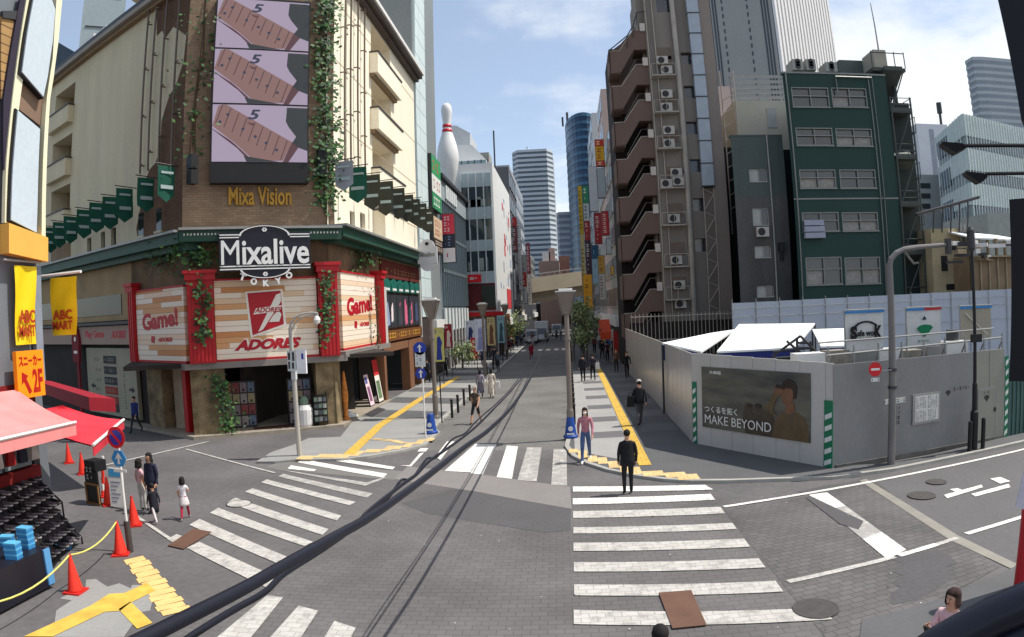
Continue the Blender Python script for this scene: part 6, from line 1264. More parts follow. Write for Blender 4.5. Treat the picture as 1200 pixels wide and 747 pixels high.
# ------------------------------------------------------------------ towers far off
def tower(name, px0, px1, pyt, Y, depth, mat, band, n, frac, label, oval=False, top=None):
    F = Frame((0, Y), (400, Y)); ym = pyt + 15; a, b = F.sz(px0, ym)[0], F.sz(px1, ym)[0]; zt = F.sz((px0 + px1) / 2, pyt)[1]; t = thing(name, ((a + b) / 2, Y + depth / 2, 0), label, 'tower')
    cx, cy, rx, ry = (a + b) / 2, Y + depth / 2, (b - a) / 2, depth / 2
    N = 28 if oval else 8; e = 2.0 if oval else 8.0
    pts = []
    for i in range(N):
        w = 2 * pi * (i + 0.5) / N if not oval else 2 * pi * i / N
        if oval: pts.append((rx * cos(w), ry * sin(w)))
    if not oval: c = 0.14; pts = [(-rx, -ry + ry * 2 * c), (-rx + rx * 2 * c, -ry), (rx - rx * 2 * c, -ry), (rx, -ry + ry * 2 * c), (rx, ry), (-rx, ry)]
    ring = lambda k: [(cx + x * k, cy + y * k) for x, y in pts]
    MB().prism([(x, y, 0) for x, y in ring(0.985)], (0, 0, zt), mat).build('core', mat, t); mb = MB(); fh = zt / n
    for k in range(n): mb.prism([(x, y, k * fh) for x, y in ring(1.0)], (0, 0, fh * frac), band)
    mb.prism([(x, y, zt) for x, y in ring(1.0)], (0, 0, fh * 0.5), band); mb.build('floor_bands', band, t); return t, a, b, zt
tw = tower('apartment_tower', 599.5, 648, 178, 330, 40, M('tower_glass', (92, 104, 116), rough=0.3, var=0.1, sc=0.1), M('tower_band', (192, 200, 206), var=0.04, sc=0.1), 34, 0.52, 'pale apartment tower with stacked balcony bands at the street end')
MB().box(tw[1] + 7, tw[2] - 12, 338, 360, tw[3], tw[3] + 4.5, M('tower_band')).build('roof_plant', white_p, tw[0])
tower('slim_tower', 652.5, 671, 252, 300, 25, M('slim_grey', (128, 136, 148), var=0.08, sc=0.1), M('slim_band', (168, 174, 182), var=0.05, sc=0.1), 17, 0.45, 'slim grey tower low between the two large towers')
tw = tower('blue_tower', 662.5, 705, 136, 270, 46, glassM('blue_glass', (30, 60, 90), rough=0.3, spec=0.3), glassM('blue_glass_pale', (58, 96, 126), rough=0.35, spec=0.3), 26, 0.4, 'blue glass tower with a rounded front above the right row', oval=True)
mb = MB(); mb.tube([((tw[1] + tw[2]) / 2 - 6, 285, tw[3]), ((tw[1] + tw[2]) / 2 - 6, 285, tw[3] + 6)], 0.5, 5); mb.tube([((tw[1] + tw[2]) / 2 - 8, 285, tw[3]), ((tw[1] + tw[2]) / 2 - 8, 285, tw[3] + 4)], 0.4, 5); mb.build('mast', dgrey, tw[0])
t, F, a, b, zt_ = block('brown_block', 632, 656, 306, 180, 14, M('far_brown', (160, 134, 122), var=0.08), 'small brown block with white roof boxes beyond the viaduct'); mb = MB(); mb.box(a + 1, a + 3, 181, 184, zt_, zt_ + 2.4, white_p); mb.box(b - 2.6, b - 1, 181, 184, zt_, zt_ + 3.4, M('far_pink', (190, 160, 150))); mb.build('roof_box', white_p, t)
block('brick_block', 656, 668, 300, 200, 14, M('far_brick', (150, 104, 88), var=0.08), 'small red-brown block beside the slim tower')
# the pair-faced skyscraper
cA, cB, cC = AT(828, 60, 222), AT(911, 60, 200), AT(977, 60, 238)
sk = thing('skyscraper', (cB.x, 205, 0), 'huge white ribbed skyscraper with a blue-grey shaded side', 'tower'); SA = Frame((cA.x, 222), (cB.x, 200)); SB = Frame((cB.x, 200), (cC.x, 238)); HT = 135
skd = M('sky_grey', (160, 160, 156), rough=0.9, var=0.04, sc=0.1, spec=0.1); mb = MB(); mb.prism([(cA.x, 222, 0), (cB.x, 200, 0), (cC.x, 238, 0), (cC.x - 20, 262, 0)], (0, 0, HT), skd); mb.build('body', skd, sk)
mb = MB(); slot = M('sky_slot', (74, 80, 88), rough=0.6); L = SA.len
for s in (0.03, 0.07, 0.11, 0.16, 0.20, 0.86, 0.90, 0.94): mb.fbox(SA, s * L, (s + 0.018) * L, 20, HT, 0, 0.2, slot)
for s in (0.30, 0.66):
    for k in range(40): mb.fbox(SA, s * L, (s + 0.016) * L, 30 + k * 2.7, 31.4 + k * 2.7, 0, 0.2, slot)
mb.build('window_slots', slot, sk); mb = MB(); L = SB.len; rib = M('sky_rib', (226, 224, 222), var=0.03, sc=0.1); mb.fbox(SB, 0, L, 0, HT, 0, 0.3, slot); 
for k in range(19): mb.fbox(SB, L * k / 19, L * (k + 0.55) / 19, 0, HT, 0.3, 1.2, rib)
mb.build('ribs', rib, sk)
# the right-hand background
cL, cM, cR = AT(1104, 230, 112), AT(1138, 230, 96), AT(1215, 230, 104); gbz = AT(1139, 134, 96).z
t = thing('glass_office', (cM.x, 96, 0), 'pale greenish glass office with banded floors, right background', 'building'); GA = Frame((cL.x, 112), (cM.x, 96)); GB = Frame((cM.x, 96), (cR.x, 104)); gcore = M('glass_office_core', (112, 128, 130), rough=0.3, var=0.1, sc=0.3); MB().prism([(cL.x, 112, 0), (cM.x, 96, 0), (cR.x, 104, 0), (cR.x - 4, 130, 0)], (0, 0, gbz), gcore).build('wall', gcore, t)
gpan = M('glass_office_panel', (176, 190, 186), rough=0.3, var=0.07, sc=0.5); gdk = glassM('glass_office_dark', (72, 92, 104), rough=0.1); nfl = 6; fh = gbz / nfl
mb = MB()
for k in range(nfl):
    z = k * fh
    for F in (GA, GB): mb.fbox(F, 0, F.len, z + fh * 0.35, z + fh * 0.98, 0.0, 0.25, gpan)
    for i in range(26): mb.fbox(GB, i * GB.len / 26, i * GB.len / 26 + 0.08, z, z + fh, 0.25, 0.35, M('panel_rib'))
    for i in range(10): mb.fbox(GA, i * GA.len / 10, i * GA.len / 10 + 0.1, z, z + fh, 0.25, 0.35, M('panel_rib'))
mb.build('glass_panels', gpan, t)
for k in range(nfl):
    mb = MB(); z = k * fh; mb.fbox(GB, 1.0, GB.len - 1, z + 0.1, z + fh * 0.34, 0.0, 0.12, gdk); mb.fbox(GA, 0.8, GA.len * 0.45, z + fh * .2, z + fh * 0.75, 0.25, 0.3, gdk); mb.build('window_band', gdk, t)
t, F, a, b, zt_ = block('white_flank_building', 1084, 1120, 146, 135, 14, M('flank_white', (204, 206, 212), var=0.04), 'plain white building flank left of the glass office'); mb = MB(); w = F.rect(1092, 152, 1097, 215); mb.fbox(F, w[0], w[1], w[2], w[3], 0, 0.1, M('flank_shadow', (150, 154, 166))); mb.build('window', grey_m, t); mb = MB(); p = AT(1103, 146, 137); mb.tube([(p.x, 137, zt_), (p.x, 137, zt_ + 3)], 0.3, 6, dgrey); mb.lathe((p.x, 137, zt_ + 3), [(0.6, 0), (0.6, 2.4)], 8, dgrey); mb.build('roof_beacon', dgrey, t)  # the strip built as a window is a shadow painted in blue-grey
t, F, a, b, zt_ = block('pale_low_building', 1072, 1110, 205, 120, 10, M('pale_low', (176, 180, 178), var=0.05), 'pale low building squeezed between green building and white flank'); mb = MB()
for k in range(3): w = F.rect(1078, 215 + k * 12, 1090, 221 + k * 12); mb.fbox(F, w[0], w[1], w[2], w[3], 0, .1)
mb.build('window_row', win_d, t)
tw = tower('slab_tower', 1144, 1215, 73, 250, 7, M('slab_grey', (128, 138, 148), rough=0.4, var=0.08, sc=0.1), M('slab_band', (168, 176, 182), var=0.04, sc=0.1), 34, 0.45, 'grey banded slab tower at the upper right')
for k, (x0, x1, yt, Y, c, lab) in enumerate(((1040, 1080, 300, 70, (150, 146, 138), 'plain grey low building behind the fire escape'), (1160, 1230, 250, 80, (150, 156, 150), 'grey green low building at the right edge below the glass office'))): block('low_building', x0, x1, yt, Y, 12, M('low_b%d' % k, c, var=0.1), lab)

# ------------------------------------------------------------------ right row of the main street
XR = 4.4; FQ = Frame((XR, 300), (XR, 0)); S = lambda y: 300 - y
rr = [(60.2, 69, 21, (170, 164, 156), 'cream narrow building just beyond the stair block'), (69.2, 78, 27, (188, 170, 164), 'pinkish narrow building carrying a red and yellow sign'), (78.2, 92, 18.5, (160, 156, 150), 'grey low building along the right row'), (92.2, 112, 31, (180, 182, 184), 'tall pale building with white upper wall along the right row'), (112.2, 125, 20, (130, 118, 112), 'brown building along the right row'), (152, 190, 22, (120, 130, 142), 'blue-grey building at the far end of the right row')]
for a, b, z, c, lab in rr: row(FQ, S(b), S(a), z, M('right_row_%d_%d' % (c[0], c[1]), c, var=0.07, sc=0.4), lab, wins=(3, int(z / 3.2), 4.2))
sr = [(698, 164, 708, 195, 66, [(0.25, (204, 60, 40), (250, 230, 180), 1), (0.55, (226, 170, 40), (170, 50, 30), 2), (0.2, (204, 60, 40), (250, 230, 200), 1)], 'red and yellow sign high beside the stair block'), (690.5, 196, 700, 248, 76, [(1.0, (206, 210, 214), (120, 126, 134), 0)], 'blank pale grey sign board on the right row'), (700.5, 198, 709, 232, 64, [(1.0, (168, 176, 184), (120, 126, 134), 0)], 'shaded grey sign board next to the stair block'),
      (680, 218, 684.5, 345, 112, [(0.45, (222, 178, 40), (60, 50, 20), 5), (0.55, (226, 204, 140), (60, 50, 40), 6)], 'tallest yellow upright sign on the right row'), (685, 218, 691.5, 322, 100, [(0.2, (40, 132, 84), (230, 230, 220), 2), (0.2, (180, 190, 186), (60, 60, 60), 2), (0.22, (150, 44, 44), (230, 220, 210), 3), (0.38, (60, 40, 56), (220, 214, 210), 6)], 'green, white and maroon banded upright sign on the right row'),
      (684, 322, 694, 364, 84, [(1.0, (220, 156, 36), (90, 50, 16), 5)], 'amber upright sign above the right pavement'), (694, 288, 702, 333, 74, [(0.35, (44, 92, 124), (190, 210, 220), 1), (0.65, (160, 190, 206), (90, 120, 140), 2)], 'blue and pale blue upright sign on the right row'), (697, 250, 705, 286, 70, [(1.0, (170, 40, 50), (236, 220, 210), 6)], 'crimson upright sign left of its twin on the right row'), (705.5, 248, 713.5, 276, 62, [(1.0, (182, 36, 46), (240, 226, 214), 5)], 'crimson upright sign nearest the stair block'), (711, 280, 716, 298, 60, [(1.0, (190, 194, 196), (90, 90, 92), 0)], 'small grey box sign at the stair block corner'), (702, 300, 709, 352, 66, [(0.4, (200, 150, 60), (90, 60, 30), 3), (0.6, (196, 190, 182), (120, 70, 60), 4)], 'ochre and cream upright sign low on the right row'), (716, 312, 719, 322, 56, [(1, (220, 170, 60), (60, 40, 20), 1)], 'small yellow sign plate at stair block foot')]
for k, (x0, y0, x1, y1, Y, parts, lab) in enumerate(sr):
    F = Frame((-40, Y), (40, Y)); vsign(F, (AT(x0, (y0 + y1) / 2, Y).x + 40, AT(x1, (y0 + y1) / 2, Y).x + 40, AT(x0, y1, Y).z, AT(x0, y0, Y).z), 0.0, 0.4, parts, lab, seed=60 + k)
mb = MB(); p = AT(709, 388, 58); mb.prism([(p.x - .45, 57, 2.6), (p.x + .45, 57, 2.6), (p.x + .45, 59, 3.6), (p.x - .45, 59, 3.6)], (0, 0, 0.1), M('awning_orange', (214, 76, 40))); mb.prism([(p.x - .45, 57, 2.1), (p.x + .45, 57, 2.1), (p.x + .45, 57, 2.6), (p.x - .45, 57, 2.6)], (0, .03, 0), M('awning_orange')); tag(mb.build('awning', M('awning_orange')), 'small orange red shop awning at the far end of the hoarding', 'awning')
# viaduct
vd = M('viaduct_concrete', (190, 176, 152), var=0.1, sc=0.3); t = thing('viaduct', (-2, 130, 0), 'curved concrete road viaduct crossing the far end of the street', 'viaduct')
vp = [(-26, 118, 8.8), (-14, 123.5, 9.0), (-6, 127.6, 9.4), (4, 133, 10.6), (14, 138.5, 11.8), (30, 146, 13.4)]; mb = MB()
for (a, b) in pairwise(vp):
    for z0, z1, dy in ((-1.6, 0.0, 0), (-2.6, -1.6, 1.2), (0.0, 1.1, 0)):
        mb.hexa([(a[0], a[1] + dy, a[2] + z0), (b[0], b[1] + dy, b[2] + z0), (b[0], b[1] + (0.4 if z0 == 0 else 9 - dy), b[2] + z0), (a[0], a[1] + (0.4 if z0 == 0 else 9 - dy), a[2] + z0), (a[0], a[1] + dy, a[2] + z1), (b[0], b[1] + dy, b[2] + z1), (b[0], b[1] + (0.4 if z0 == 0 else 9 - dy), b[2] + z1), (a[0], a[1] + (0.4 if z0 == 0 else 9 - dy), a[2] + z1)])
mb.build('deck', vd, t); mb = MB()
for (a, b) in pairwise(vp): mb.tube([(a[0], a[1] + .2, a[2] + 1.7), (b[0], b[1] + .2, b[2] + 1.7)], 0.08, 5); mb.tube([(a[0], a[1] + .2, a[2] + 1.0), (a[0], a[1] + .2, a[2] + 1.7)], 0.08, 5)
for (a, b) in pairwise(vp):
    for k in range(8): c = Vector(a).lerp(Vector(b), k / 8); mb.tube([c + Vector((0, .2, .3)), c + Vector((0, .2, 1.7))], 0.07, 5)
mb.build('railing', grey_m, t); mb = MB()
for (a, b) in pairwise(vp): mb.hexa([(a[0], a[1] + .5, a[2] - 3.6), (b[0], b[1] + .5, b[2] - 3.6), (b[0], b[1] + 3, b[2] - 3.6), (a[0], a[1] + 3, a[2] - 3.6), (a[0], a[1] + .5, a[2] - 2.62), (b[0], b[1] + .5, b[2] - 2.62), (b[0], b[1] + 3, b[2] - 2.62), (a[0], a[1] + 3, a[2] - 2.62)])
mb.build('girder', M('girder_tan', (150, 136, 116)), t)
for x in (-12, 8): MB().box(x, x + 2.4, 131 + x * .5, 135 + x * .5, 0, 7.0 + x * .05, vd).build('pier', vd, t)
mb = MB(); mb.box(-30, 30, 195, 198, 0, 6, M('far_dark', (80, 78, 78), var=0.3, sc=0.3)); tag(mb.build('far_building', dark_in), 'long dark low building behind the viaduct closing the street', 'building')

def behind(name, pts, d, mat, label):
    """a block beyond the corner building's roof, square to the line of sight"""
    r0 = ray(*pts[0]); c = Vector((r0.x, r0.y)).normalized() * d; u = Vector((c.y, -c.x)).normalized(); F = Frame(c - u * 100, c + u * 100); q = [F.sz(*p) for p in pts]; a, b = min(x for x, _ in q), max(x for x, _ in q)
    t = thing(name, F.pt((a + b) / 2, 0, 0), label, 'building'); mb = MB(); mb.fpoly(F, [(a, 0), (b, 0)] + [(x, z) for x, z in q][::-1], -12, 0, mat); mb.build('wall', mat, t); mb = MB()
    for k in range(9): z = 14 + k * 3.4; mb.fbox(F, a + .4, b - .4, z, z + .12, 0, .08, dgrey) if z < min(z_ for _, z_ in q) else None
    mb.build('floor_lines', dgrey, t) if mb.v else None
behind('dark_glass_building', ((55, 42), (89, 62)), 74, glassM('deep_blue_glass', (34, 62, 84), rough=0.25, spec=0.4), 'dark blue glass building glimpsed between shoe shop and corner building roof')
behind('grey_tower_block', ((101, -20), (150, -20)), 70, M('tower_block_grey', (150, 164, 170), var=.05, sc=.2), 'pale grey tower block rising behind the corner building roof')
# ------------------------------------------------------------------ shoe shop at the left edge
FSH = Frame((-12.3, 0), (-12.3, 13.25))
sh = thing('shoe_shop', (-12.3, 12, 0), 'shoe shop with white slanted panels, orange band and awnings at the left edge', 'building')
pq = lambda *px, off=0.0: [FSH.sz(x, y, off) for x, y in px]
board = brickM('tan_boards', (176, 140, 92), (168, 132, 86), (110, 84, 58), (0, 1, 0), 3.0, 0.22, 0.02, var=0.08)
wpan = M('white_panel', (196, 208, 216), rough=0.3, var=0.03, sc=0.6); cst = M('cream_strip', (232, 228, 196), rough=0.5, var=0.03); org = M('orange_band', (236, 178, 84), rough=0.5, var=0.04); sgrey = M('shop_grey', (112, 118, 124), rough=0.5, var=0.06)
mb = MB(); mb.box(-22, -12.35, 6, 13.2, 3.7, 22, sgrey); mb.box(-22, -21.8, 6, 13.2, 0, 3.7, dark_in); mb.box(-21.8, -12.5, 13.0, 13.2, 0, 3.7, M('shop_back', (70, 60, 56), var=0.2)); mb.box(-15.6, -15.4, 6, 13.0, 0, 3.7, M('shop_inner', (60, 46, 40), var=0.3)); mb.box(-21.8, -12.4, 6, 13.0, 3.5, 3.7, dark_in); mb.build('wall', sgrey, sh)
mb = MB(); mb.fpoly(FSH, pq((0, 20), (19, 24), (8, 118), (0, 116)), -0.02, 0.05, board); mb.build('board_cladding', board, sh)
mb = MB(); mb.fpoly(FSH, pq((0, 14), (21, 14), (20, 25), (0, 22)), 0, 0.1, dgrey); mb.fpoly(FSH, pq((21, -6), (27, -6), (9, 118), (1, 200), (0, 200), (0, 118)), 0.05, 0.12, M('dark_violet', (46, 40, 56))); mb.build('dark_frame', dgrey, sh)
mb = MB(); mb.fpoly(FSH, pq((27, -6), (36, -6), (30, 40), (22, 90), (14, 150), (9, 240), (8, 262), (0, 262), (2, 190), (9, 118)), 0.05, 0.16, cst); mb.fpoly(FSH, pq((60, -6), (67, -6), (62, 48), (56, 93), (52, 117), (48.5, 180), (46.5, 279), (42, 277), (44, 180), (48, 117), (55, 70)), 0.02, 0.2, cst); mb.build('cream_post', cst, sh)
for q in ([(39, -8), (56, -8), (63, 12), (60, 48), (54, 90), (49, 114), (24, 85), (30, 40)], [(19, 130), (45, 152), (42, 240), (41, 273), (11, 258), (13, 200)]):
    mb = MB(); mb.fpoly(FSH, pq(*q, off=0.2), 0.1, 0.26, wpan); mb.build('white_panel', wpan, sh); cx = sum(a for a, _ in q) / len(q); cy = sum(b for _, b in q) / len(q)
    mb = MB(); mb.fpoly(FSH, pq(*[(cx + (a - cx) * 1.07 + (0.8 if a > cx else -0.8), cy + (b - cy) * 1.035) for a, b in q], off=0.2), 0.08, 0.22, black_p); mb.build('panel_frame', black_p, sh)
mb = MB(); mb.fpoly(FSH, pq((0, 263), (46, 280), (46, 308), (0, 298)), 0.0, 0.3, org); mb.build('orange_band', org, sh)
mb = MB(); mb.fpoly(FSH, pq((22, 88), (50, 118), (48, 150), (19, 128)), 0.0, 0.06, M('soffit_brown', (130, 106, 88))); mb.build('soffit', wood_b, sh)
mb = MB(); mb.fbox(FSH, 11.2, 11.35, 3.7, 6.4, 0, 0.15, M('pipe_blue_grey', (128, 138, 150))); mb.fbox(FSH, 12.95, 13.2, 3.7, 6.4, 0, 0.12, M('pipe_blue_grey')); mb.build('pilaster', sgrey, sh)
yel = M('banner_yellow', (236, 204, 20), rough=0.6, var=0.06, sc=2); brd = M('banner_red', (170, 60, 24), rough=0.6); ora = M('sign_orange', (250, 150, 16), rough=0.5, var=0.03); srd = M('sign_dark_red', (170, 26, 16), rough=0.5)
def banner(F, r, off, label, parent_pole=None):
    a, b, z0, z1 = r; t = thing('shop_banner', F.pt((a + b) / 2, z0, off), label, 'banner'); h = z1 - z0; w = b - a
    mb = MB(); n = 8; vs = []
    for j in range(n + 1):
        y = j / n
        for i in range(n + 1): s = a + w * (i / n) * (1 - 0.10 * y); vs.append(F.pt(s, z1 - h * y, off + 0.03 * sin(i * 0.9 + j * 0.7)))
    fs = [(j * (n + 1) + i, (j + 1) * (n + 1) + i, (j + 1) * (n + 1) + i + 1, j * (n + 1) + i + 1) for j in range(n) for i in range(n)]
    mb.add(vs, fs, yel); mb.build('cloth', yel, t, smooth=True); mb = MB(); text(mb, 'ABC', F, a + w * .1, a + w * .82, z0 + h * .27, z0 + h * .44, off + .05, brd, bold=0.03, th=0.01); text(mb, 'MART', F, a + w * .08, a + w * .82, z0 + h * .10, z0 + h * .25, off + .05, brd, bold=0.03, th=0.01); mb.build('lettering', brd, t); return t
r = FSH.rect(17.5, 312, 43, 404, 0.15); t = banner(FSH, r, 0.15, 'dull yellow banner with red lettering flat on the grey shop wall'); mb = MB(); mb.tube([FSH.pt(r[0] - .4, r[3] + .1, .2), FSH.pt(r[1] + .1, r[3] + .1, .2)], 0.03, 6); mb.build('rail', grey_m, t)
FB = Frame((-20, 13.7), (0, 13.7)); r = FB.rect(60, 325, 91.5, 393); t = banner(FB, r, 0.0, 'bright yellow banner with red lettering hung from a white pole'); mb = MB(); mb.tube([FB.pt(r[0] - .35, r[3] + .07, 0), FB.pt(r[1] + .12, r[3] + .1, 0)], 0.04, 6); mb.build('pole', white_p, t)
FO_ = Frame((-12.05, 11.4), (-11.75, 13.1)); a, b, z0, z1 = FSH.rect(19.5, 411, 51, 466, 0.3); t = thing('shop_sign', FSH.pt(a, z0, .3), 'orange sign with red katakana, an arrow and 2F above the pink awning', 'sign'); mb = MB(); mb.fbox(FSH, a, b, z0, z1, 0.2, 0.32, ora); mb.build('sign_board', ora, t); w, h = b - a, z1 - z0
mb = MB(); text(mb, 'スニーカー', FSH, a + .08 * w, b - .08 * w, z0 + .68 * h, z0 + .9 * h, 0.32, srd, bold=0.03, th=0.01); text(mb, '2F', FSH, a + .55 * w, b - .08 * w, z0 + .1 * h, z0 + .6 * h, 0.32, srd, bold=0.03, th=0.01)
mb.fpoly(FSH, [(a + .40 * w, z0 + .08 * h), (a + .49 * w, z0 + .13 * h), (a + .31 * w, z0 + .42 * h), (a + .38 * w, z0 + .47 * h), (a + .16 * w, z0 + .56 * h), (a + .14 * w, z0 + .30 * h), (a + .22 * w, z0 + .36 * h)], 0.32, 0.33, srd); mb.build('lettering', srd, t)
pinkA = M('awning_pink', (222, 136, 134), rough=0.8, var=0.13, sc=1.8, streak=.3, bump=.3); redA = M('awning_red', (200, 48, 62), rough=0.8, var=0.14, sc=1.8, bump=.3)
def awning(pts, drop, mat, edge_from):
    """pts: inner a, inner b, outer b, outer a"""
    mb = MB(); P4 = [Vector(p) for p in pts]; a, b = P4[3], P4[2]; N = 14; K = 8
    vs = [P4[0].lerp(P4[1], i / N).lerp(P4[3].lerp(P4[2], i / N), k / K) - Vector((0, 0, (.07 + .03 * abs(sin(i * pi / 3.5))) * sin(pi * k / K))) for k in range(K + 1) for i in range(N + 1)]
    fs = [(k * (N + 1) + i, k * (N + 1) + i + 1, (k + 1) * (N + 1) + i + 1, (k + 1) * (N + 1) + i) for k in range(K) for i in range(N)]; mb.add(vs, fs, mat); mb.add([v - Vector((0, 0, .03)) for v in vs], [f[::-1] for f in fs], mat)
    n = (b - a).cross(Vector((0, 0, 1))).normalized() * 0.02
    mb.hexa([a + Vector((0, 0, -drop)), b + Vector((0, 0, -drop)), b + Vector((0, 0, -drop)) + n, a + Vector((0, 0, -drop)) + n, a, b, b + n, a + n], mat); aw = mb.build('awning', mat, sh)
    mb = MB(); mb.tube([a + n, b + n], 0.035, 6); mb.build('awning_bar', white_p, aw)
awning([(-12.25, 7.6, 3.65), (-12.1, 12.1, 3.6), (-9.92, 11.54, 3.0), (-9.95, 7.6, 3.0)], 0.26, pinkA, 0)
awning([(-12.25, 12.15, 3.0), G(73, 475, 3.15), G(144, 492, 2.6), G(108, 522, 2.6)], 0.22, redA, 0)
mb = MB(); mb.box(-12.4, -12.3, 8, 12.9, 2.5, 3.7, M('shop_red', (120, 24, 26), var=0.1)); 
for k in range(4): mb.box(-12.32, -12.26, 9.6 + k * 0.8, 10.2 + k * 0.8, 2.65, 3.2, dgrey)
mb.box(-12.5, -12.3, 12.85, 13.15, 0, 3.7, sgrey); mb.box(-12.45, -12.25, 10.6, 12.8, 1.5, 1.75, M('shop_red')); mb.build('shop_front', dgrey, sh)
for (y0, y1) in ((10.7, 11.6), (11.7, 12.6)):
    mb = MB(); mb.box(-12.42, -12.34, y0, y1, 1.8, 2.45, M('shop_pane', (120, 130, 136), rough=0.15)); mb.build('window', win_d, sh)
# racks of shoes
shoe_cols = [((40, 38, 46), (190, 186, 184)), ((66, 58, 66), (170, 166, 168)), ((28, 28, 32), (150, 146, 150)), ((96, 88, 96), (206, 200, 198))]
def shoe_mesh(k):
    up, so = shoe_cols[k]; mu, ms = M('shoe_upper_%d' % k, up, rough=0.6), M('shoe_sole_%d' % k, so, rough=0.7); mb = MB(); prof = [(-0.14, 0.04), (-0.1, 0.042), (0, 0.036), (0.08, 0.048), (0.13, 0.03)]
    k0 = 0; L = [( x, w) for x, w in prof]; out = L + [(x, -w) for x, w in L[::-1]]
    mb.prism([(x, y, 0.03) for x, y in out], (0, 0, -0.03), ms)
    hs = [0.10, 0.105, 0.09, 0.06, 0.04]; vs = [(x, s * w * 0.92, 0.03) for (x, w) in prof for s in (1, -1)] + [(x, s * w * 0.5, h) for (x, w), h in zip(prof, hs) for s in (1, -1)]
    fs = []
    for i in range(4):
        a, b = 2 * i, 2 * i + 2; c, d = 10 + a, 10 + b; fs += [(a, b, d, c), (b + 1, a + 1, c + 1, d + 1), (c, d, d + 1, c + 1)]
    fs += [(1, 0, 10, 11), (8, 9, 19, 18)]; mb.add(vs, fs, mu); return mb
rackd = Vector((-0.25, 0.968, 0)); rackn = Vector((0.968, 0.25, 0)); rp = Vector((-10.42, 10.2, 0))
protos = []
def rack(base, length, tiers, depth, h0, h1, label, n, group, yaw=0):
    t = thing('shoe_rack', base, label, 'shoe rack'); mb = MB()
    for k in range(tiers):
        u = k / max(1, tiers - 1); z = h0 + (h1 - h0) * u; o = -depth * u; c = base + rackn * o
        a, b = c, c + rackd * length; mb.hexa([a + Vector((0, 0, z)), b + Vector((0, 0, z)), b - rackn * 0.2 + Vector((0, 0, z + .03)), a - rackn * 0.2 + Vector((0, 0, z + .03)), a + Vector((0, 0, z + .02)), b + Vector((0, 0, z + .02)), b - rackn * 0.2 + Vector((0, 0, z + .05)), a - rackn * 0.2 + Vector((0, 0, z + .05))])
    mb.build('shelf', M('rack_black', (40, 36, 40)), t); mb = MB()
    for s in (0, length / 2, length):
        q = base + rackd * s; mb.tube([q, q + Vector((0, 0, h0 + .02)), q - rackn * (depth + .2) + Vector((0, 0, h1 + .1))], 0.025, 6); mb.tube([q - rackn * (depth + .2), q - rackn * (depth + .2) + Vector((0, 0, h1 + .1))], 0.025, 6)
    q = base - rackn * (depth * .55 + .05); mb.hexa([q, q + rackd * length, q + rackd * length - rackn * 0.05, q - rackn * 0.05, q + Vector((0, 0, h1 * .7)), q + rackd * length + Vector((0, 0, h1 * .7)), q + rackd * length - rackn * (depth * .5) + Vector((0, 0, h1)), q - rackn * (depth * .5) + Vector((0, 0, h1))]); mb.build('frame', M('rack_black'), t)
    for k in range(tiers):
        u = k / max(1, tiers - 1); z = h0 + (h1 - h0) * u + 0.035; o = -depth * u - 0.1
        for i in range(n):
            p = base + rackn * o + rackd * (length * (i + 0.5) / n) + Vector((0, 0, z)); v = (i * 3 + k * 5 + (i * k) % 3) % 4
            if len(protos) <= v:
                while len(protos) <= v:
                    ob = shoe_mesh(len(protos)).build('shoe', None); tag(ob, 'x', 'shoe'); protos.append([ob, False])
            ob, used = protos[v]; rz = atan2(rackn.y, rackn.x) + random.uniform(-.12, .12)
            if not used: c = ob; protos[v][1] = True; c.location = p; c.rotation_euler = (0, 0, rz)
            else: c = dup(ob, p, rz)
            c['label'] = group[1] ; c['group'] = group[0]
rack(rp, 2.45, 4, 0.42, 0.15, 0.75, 'low front shoe rack outside the shop, nearer the street', 11, ('shoes on the front rack', 'dark sports shoe in the rows of the low front rack outside the shop'))
rack(rp - rackn * 0.62 + rackd * 0.2, 2.7, 4, 0.45, 0.85, 1.4, 'raised rear shoe rack standing behind the low one', 11, ('shoes on the rear rack', 'dark sports shoe in the rows of the raised rear rack'))
cab = thing('display_cabinet', (-11.2, 9.6, 0), 'black display cabinet covered with shoes at the shop corner', 'cabinet'); mb = MB(); mb.box(-11.8, -9.78, 8.2, 10.1, 0.06, 0.8, M('cabinet_black', (28, 28, 38), rough=0.4)); mb.build('body', black_p, cab); mb = MB(); mb.box(-9.78, -9.74, 9.93, 10.1, 0.1, .8, M('trim_blue', (90, 150, 200))); mb.build('corner_trim', blue, cab); mb = MB()
for x in (-11.6, -9.95):
    for y in (8.4, 9.95): mb.lathe((x, y, 0), [(0.05, 0), (0.05, 0.06)], 8)
mb.build('castor', black_p, cab)
bx = M('shoebox_blue', (56, 132, 190), rough=0.6, var=0.06); blid = M('shoebox_lid', (92, 172, 214), rough=0.6)
first = None; n = 0
for (x, y, k) in ((-10.2, 9.95, 4), (-9.98, 9.35, 3), (-10.7, 9.9, 2)):
    for i in range(k):
        lab = [['lowest', 'second', 'third', 'topmost'][i] + ' blue shoebox in the tallest stack on the black cabinet', ['lowest', 'second', 'topmost'][min(i, 2)] + ' blue shoebox in the three-high stack on the cabinet', ['lower', 'upper'][min(i, 1)] + ' blue shoebox in the low stack next to the shop wall'][n]
        if first is None:
            first = thing('shoebox', (0, 0, 0), lab, 'shoebox', 'blue shoeboxes on the cabinet'); MB().box(-.17, .17, -.12, .12, 0, .11).build('box', bx, first); MB().box(-.176, .176, -.126, .126, .085, .125).build('lid', blid, first); c = first
        else: c = dup(first, (0, 0, 0), 0, lab)
        c.scale = (.82, .82, .82); c.location = (x, y, 0.8 + i * 0.104); c.rotation_euler = (0, 0, 0.15 * n + 0.05 * (i % 2))
    n += 1
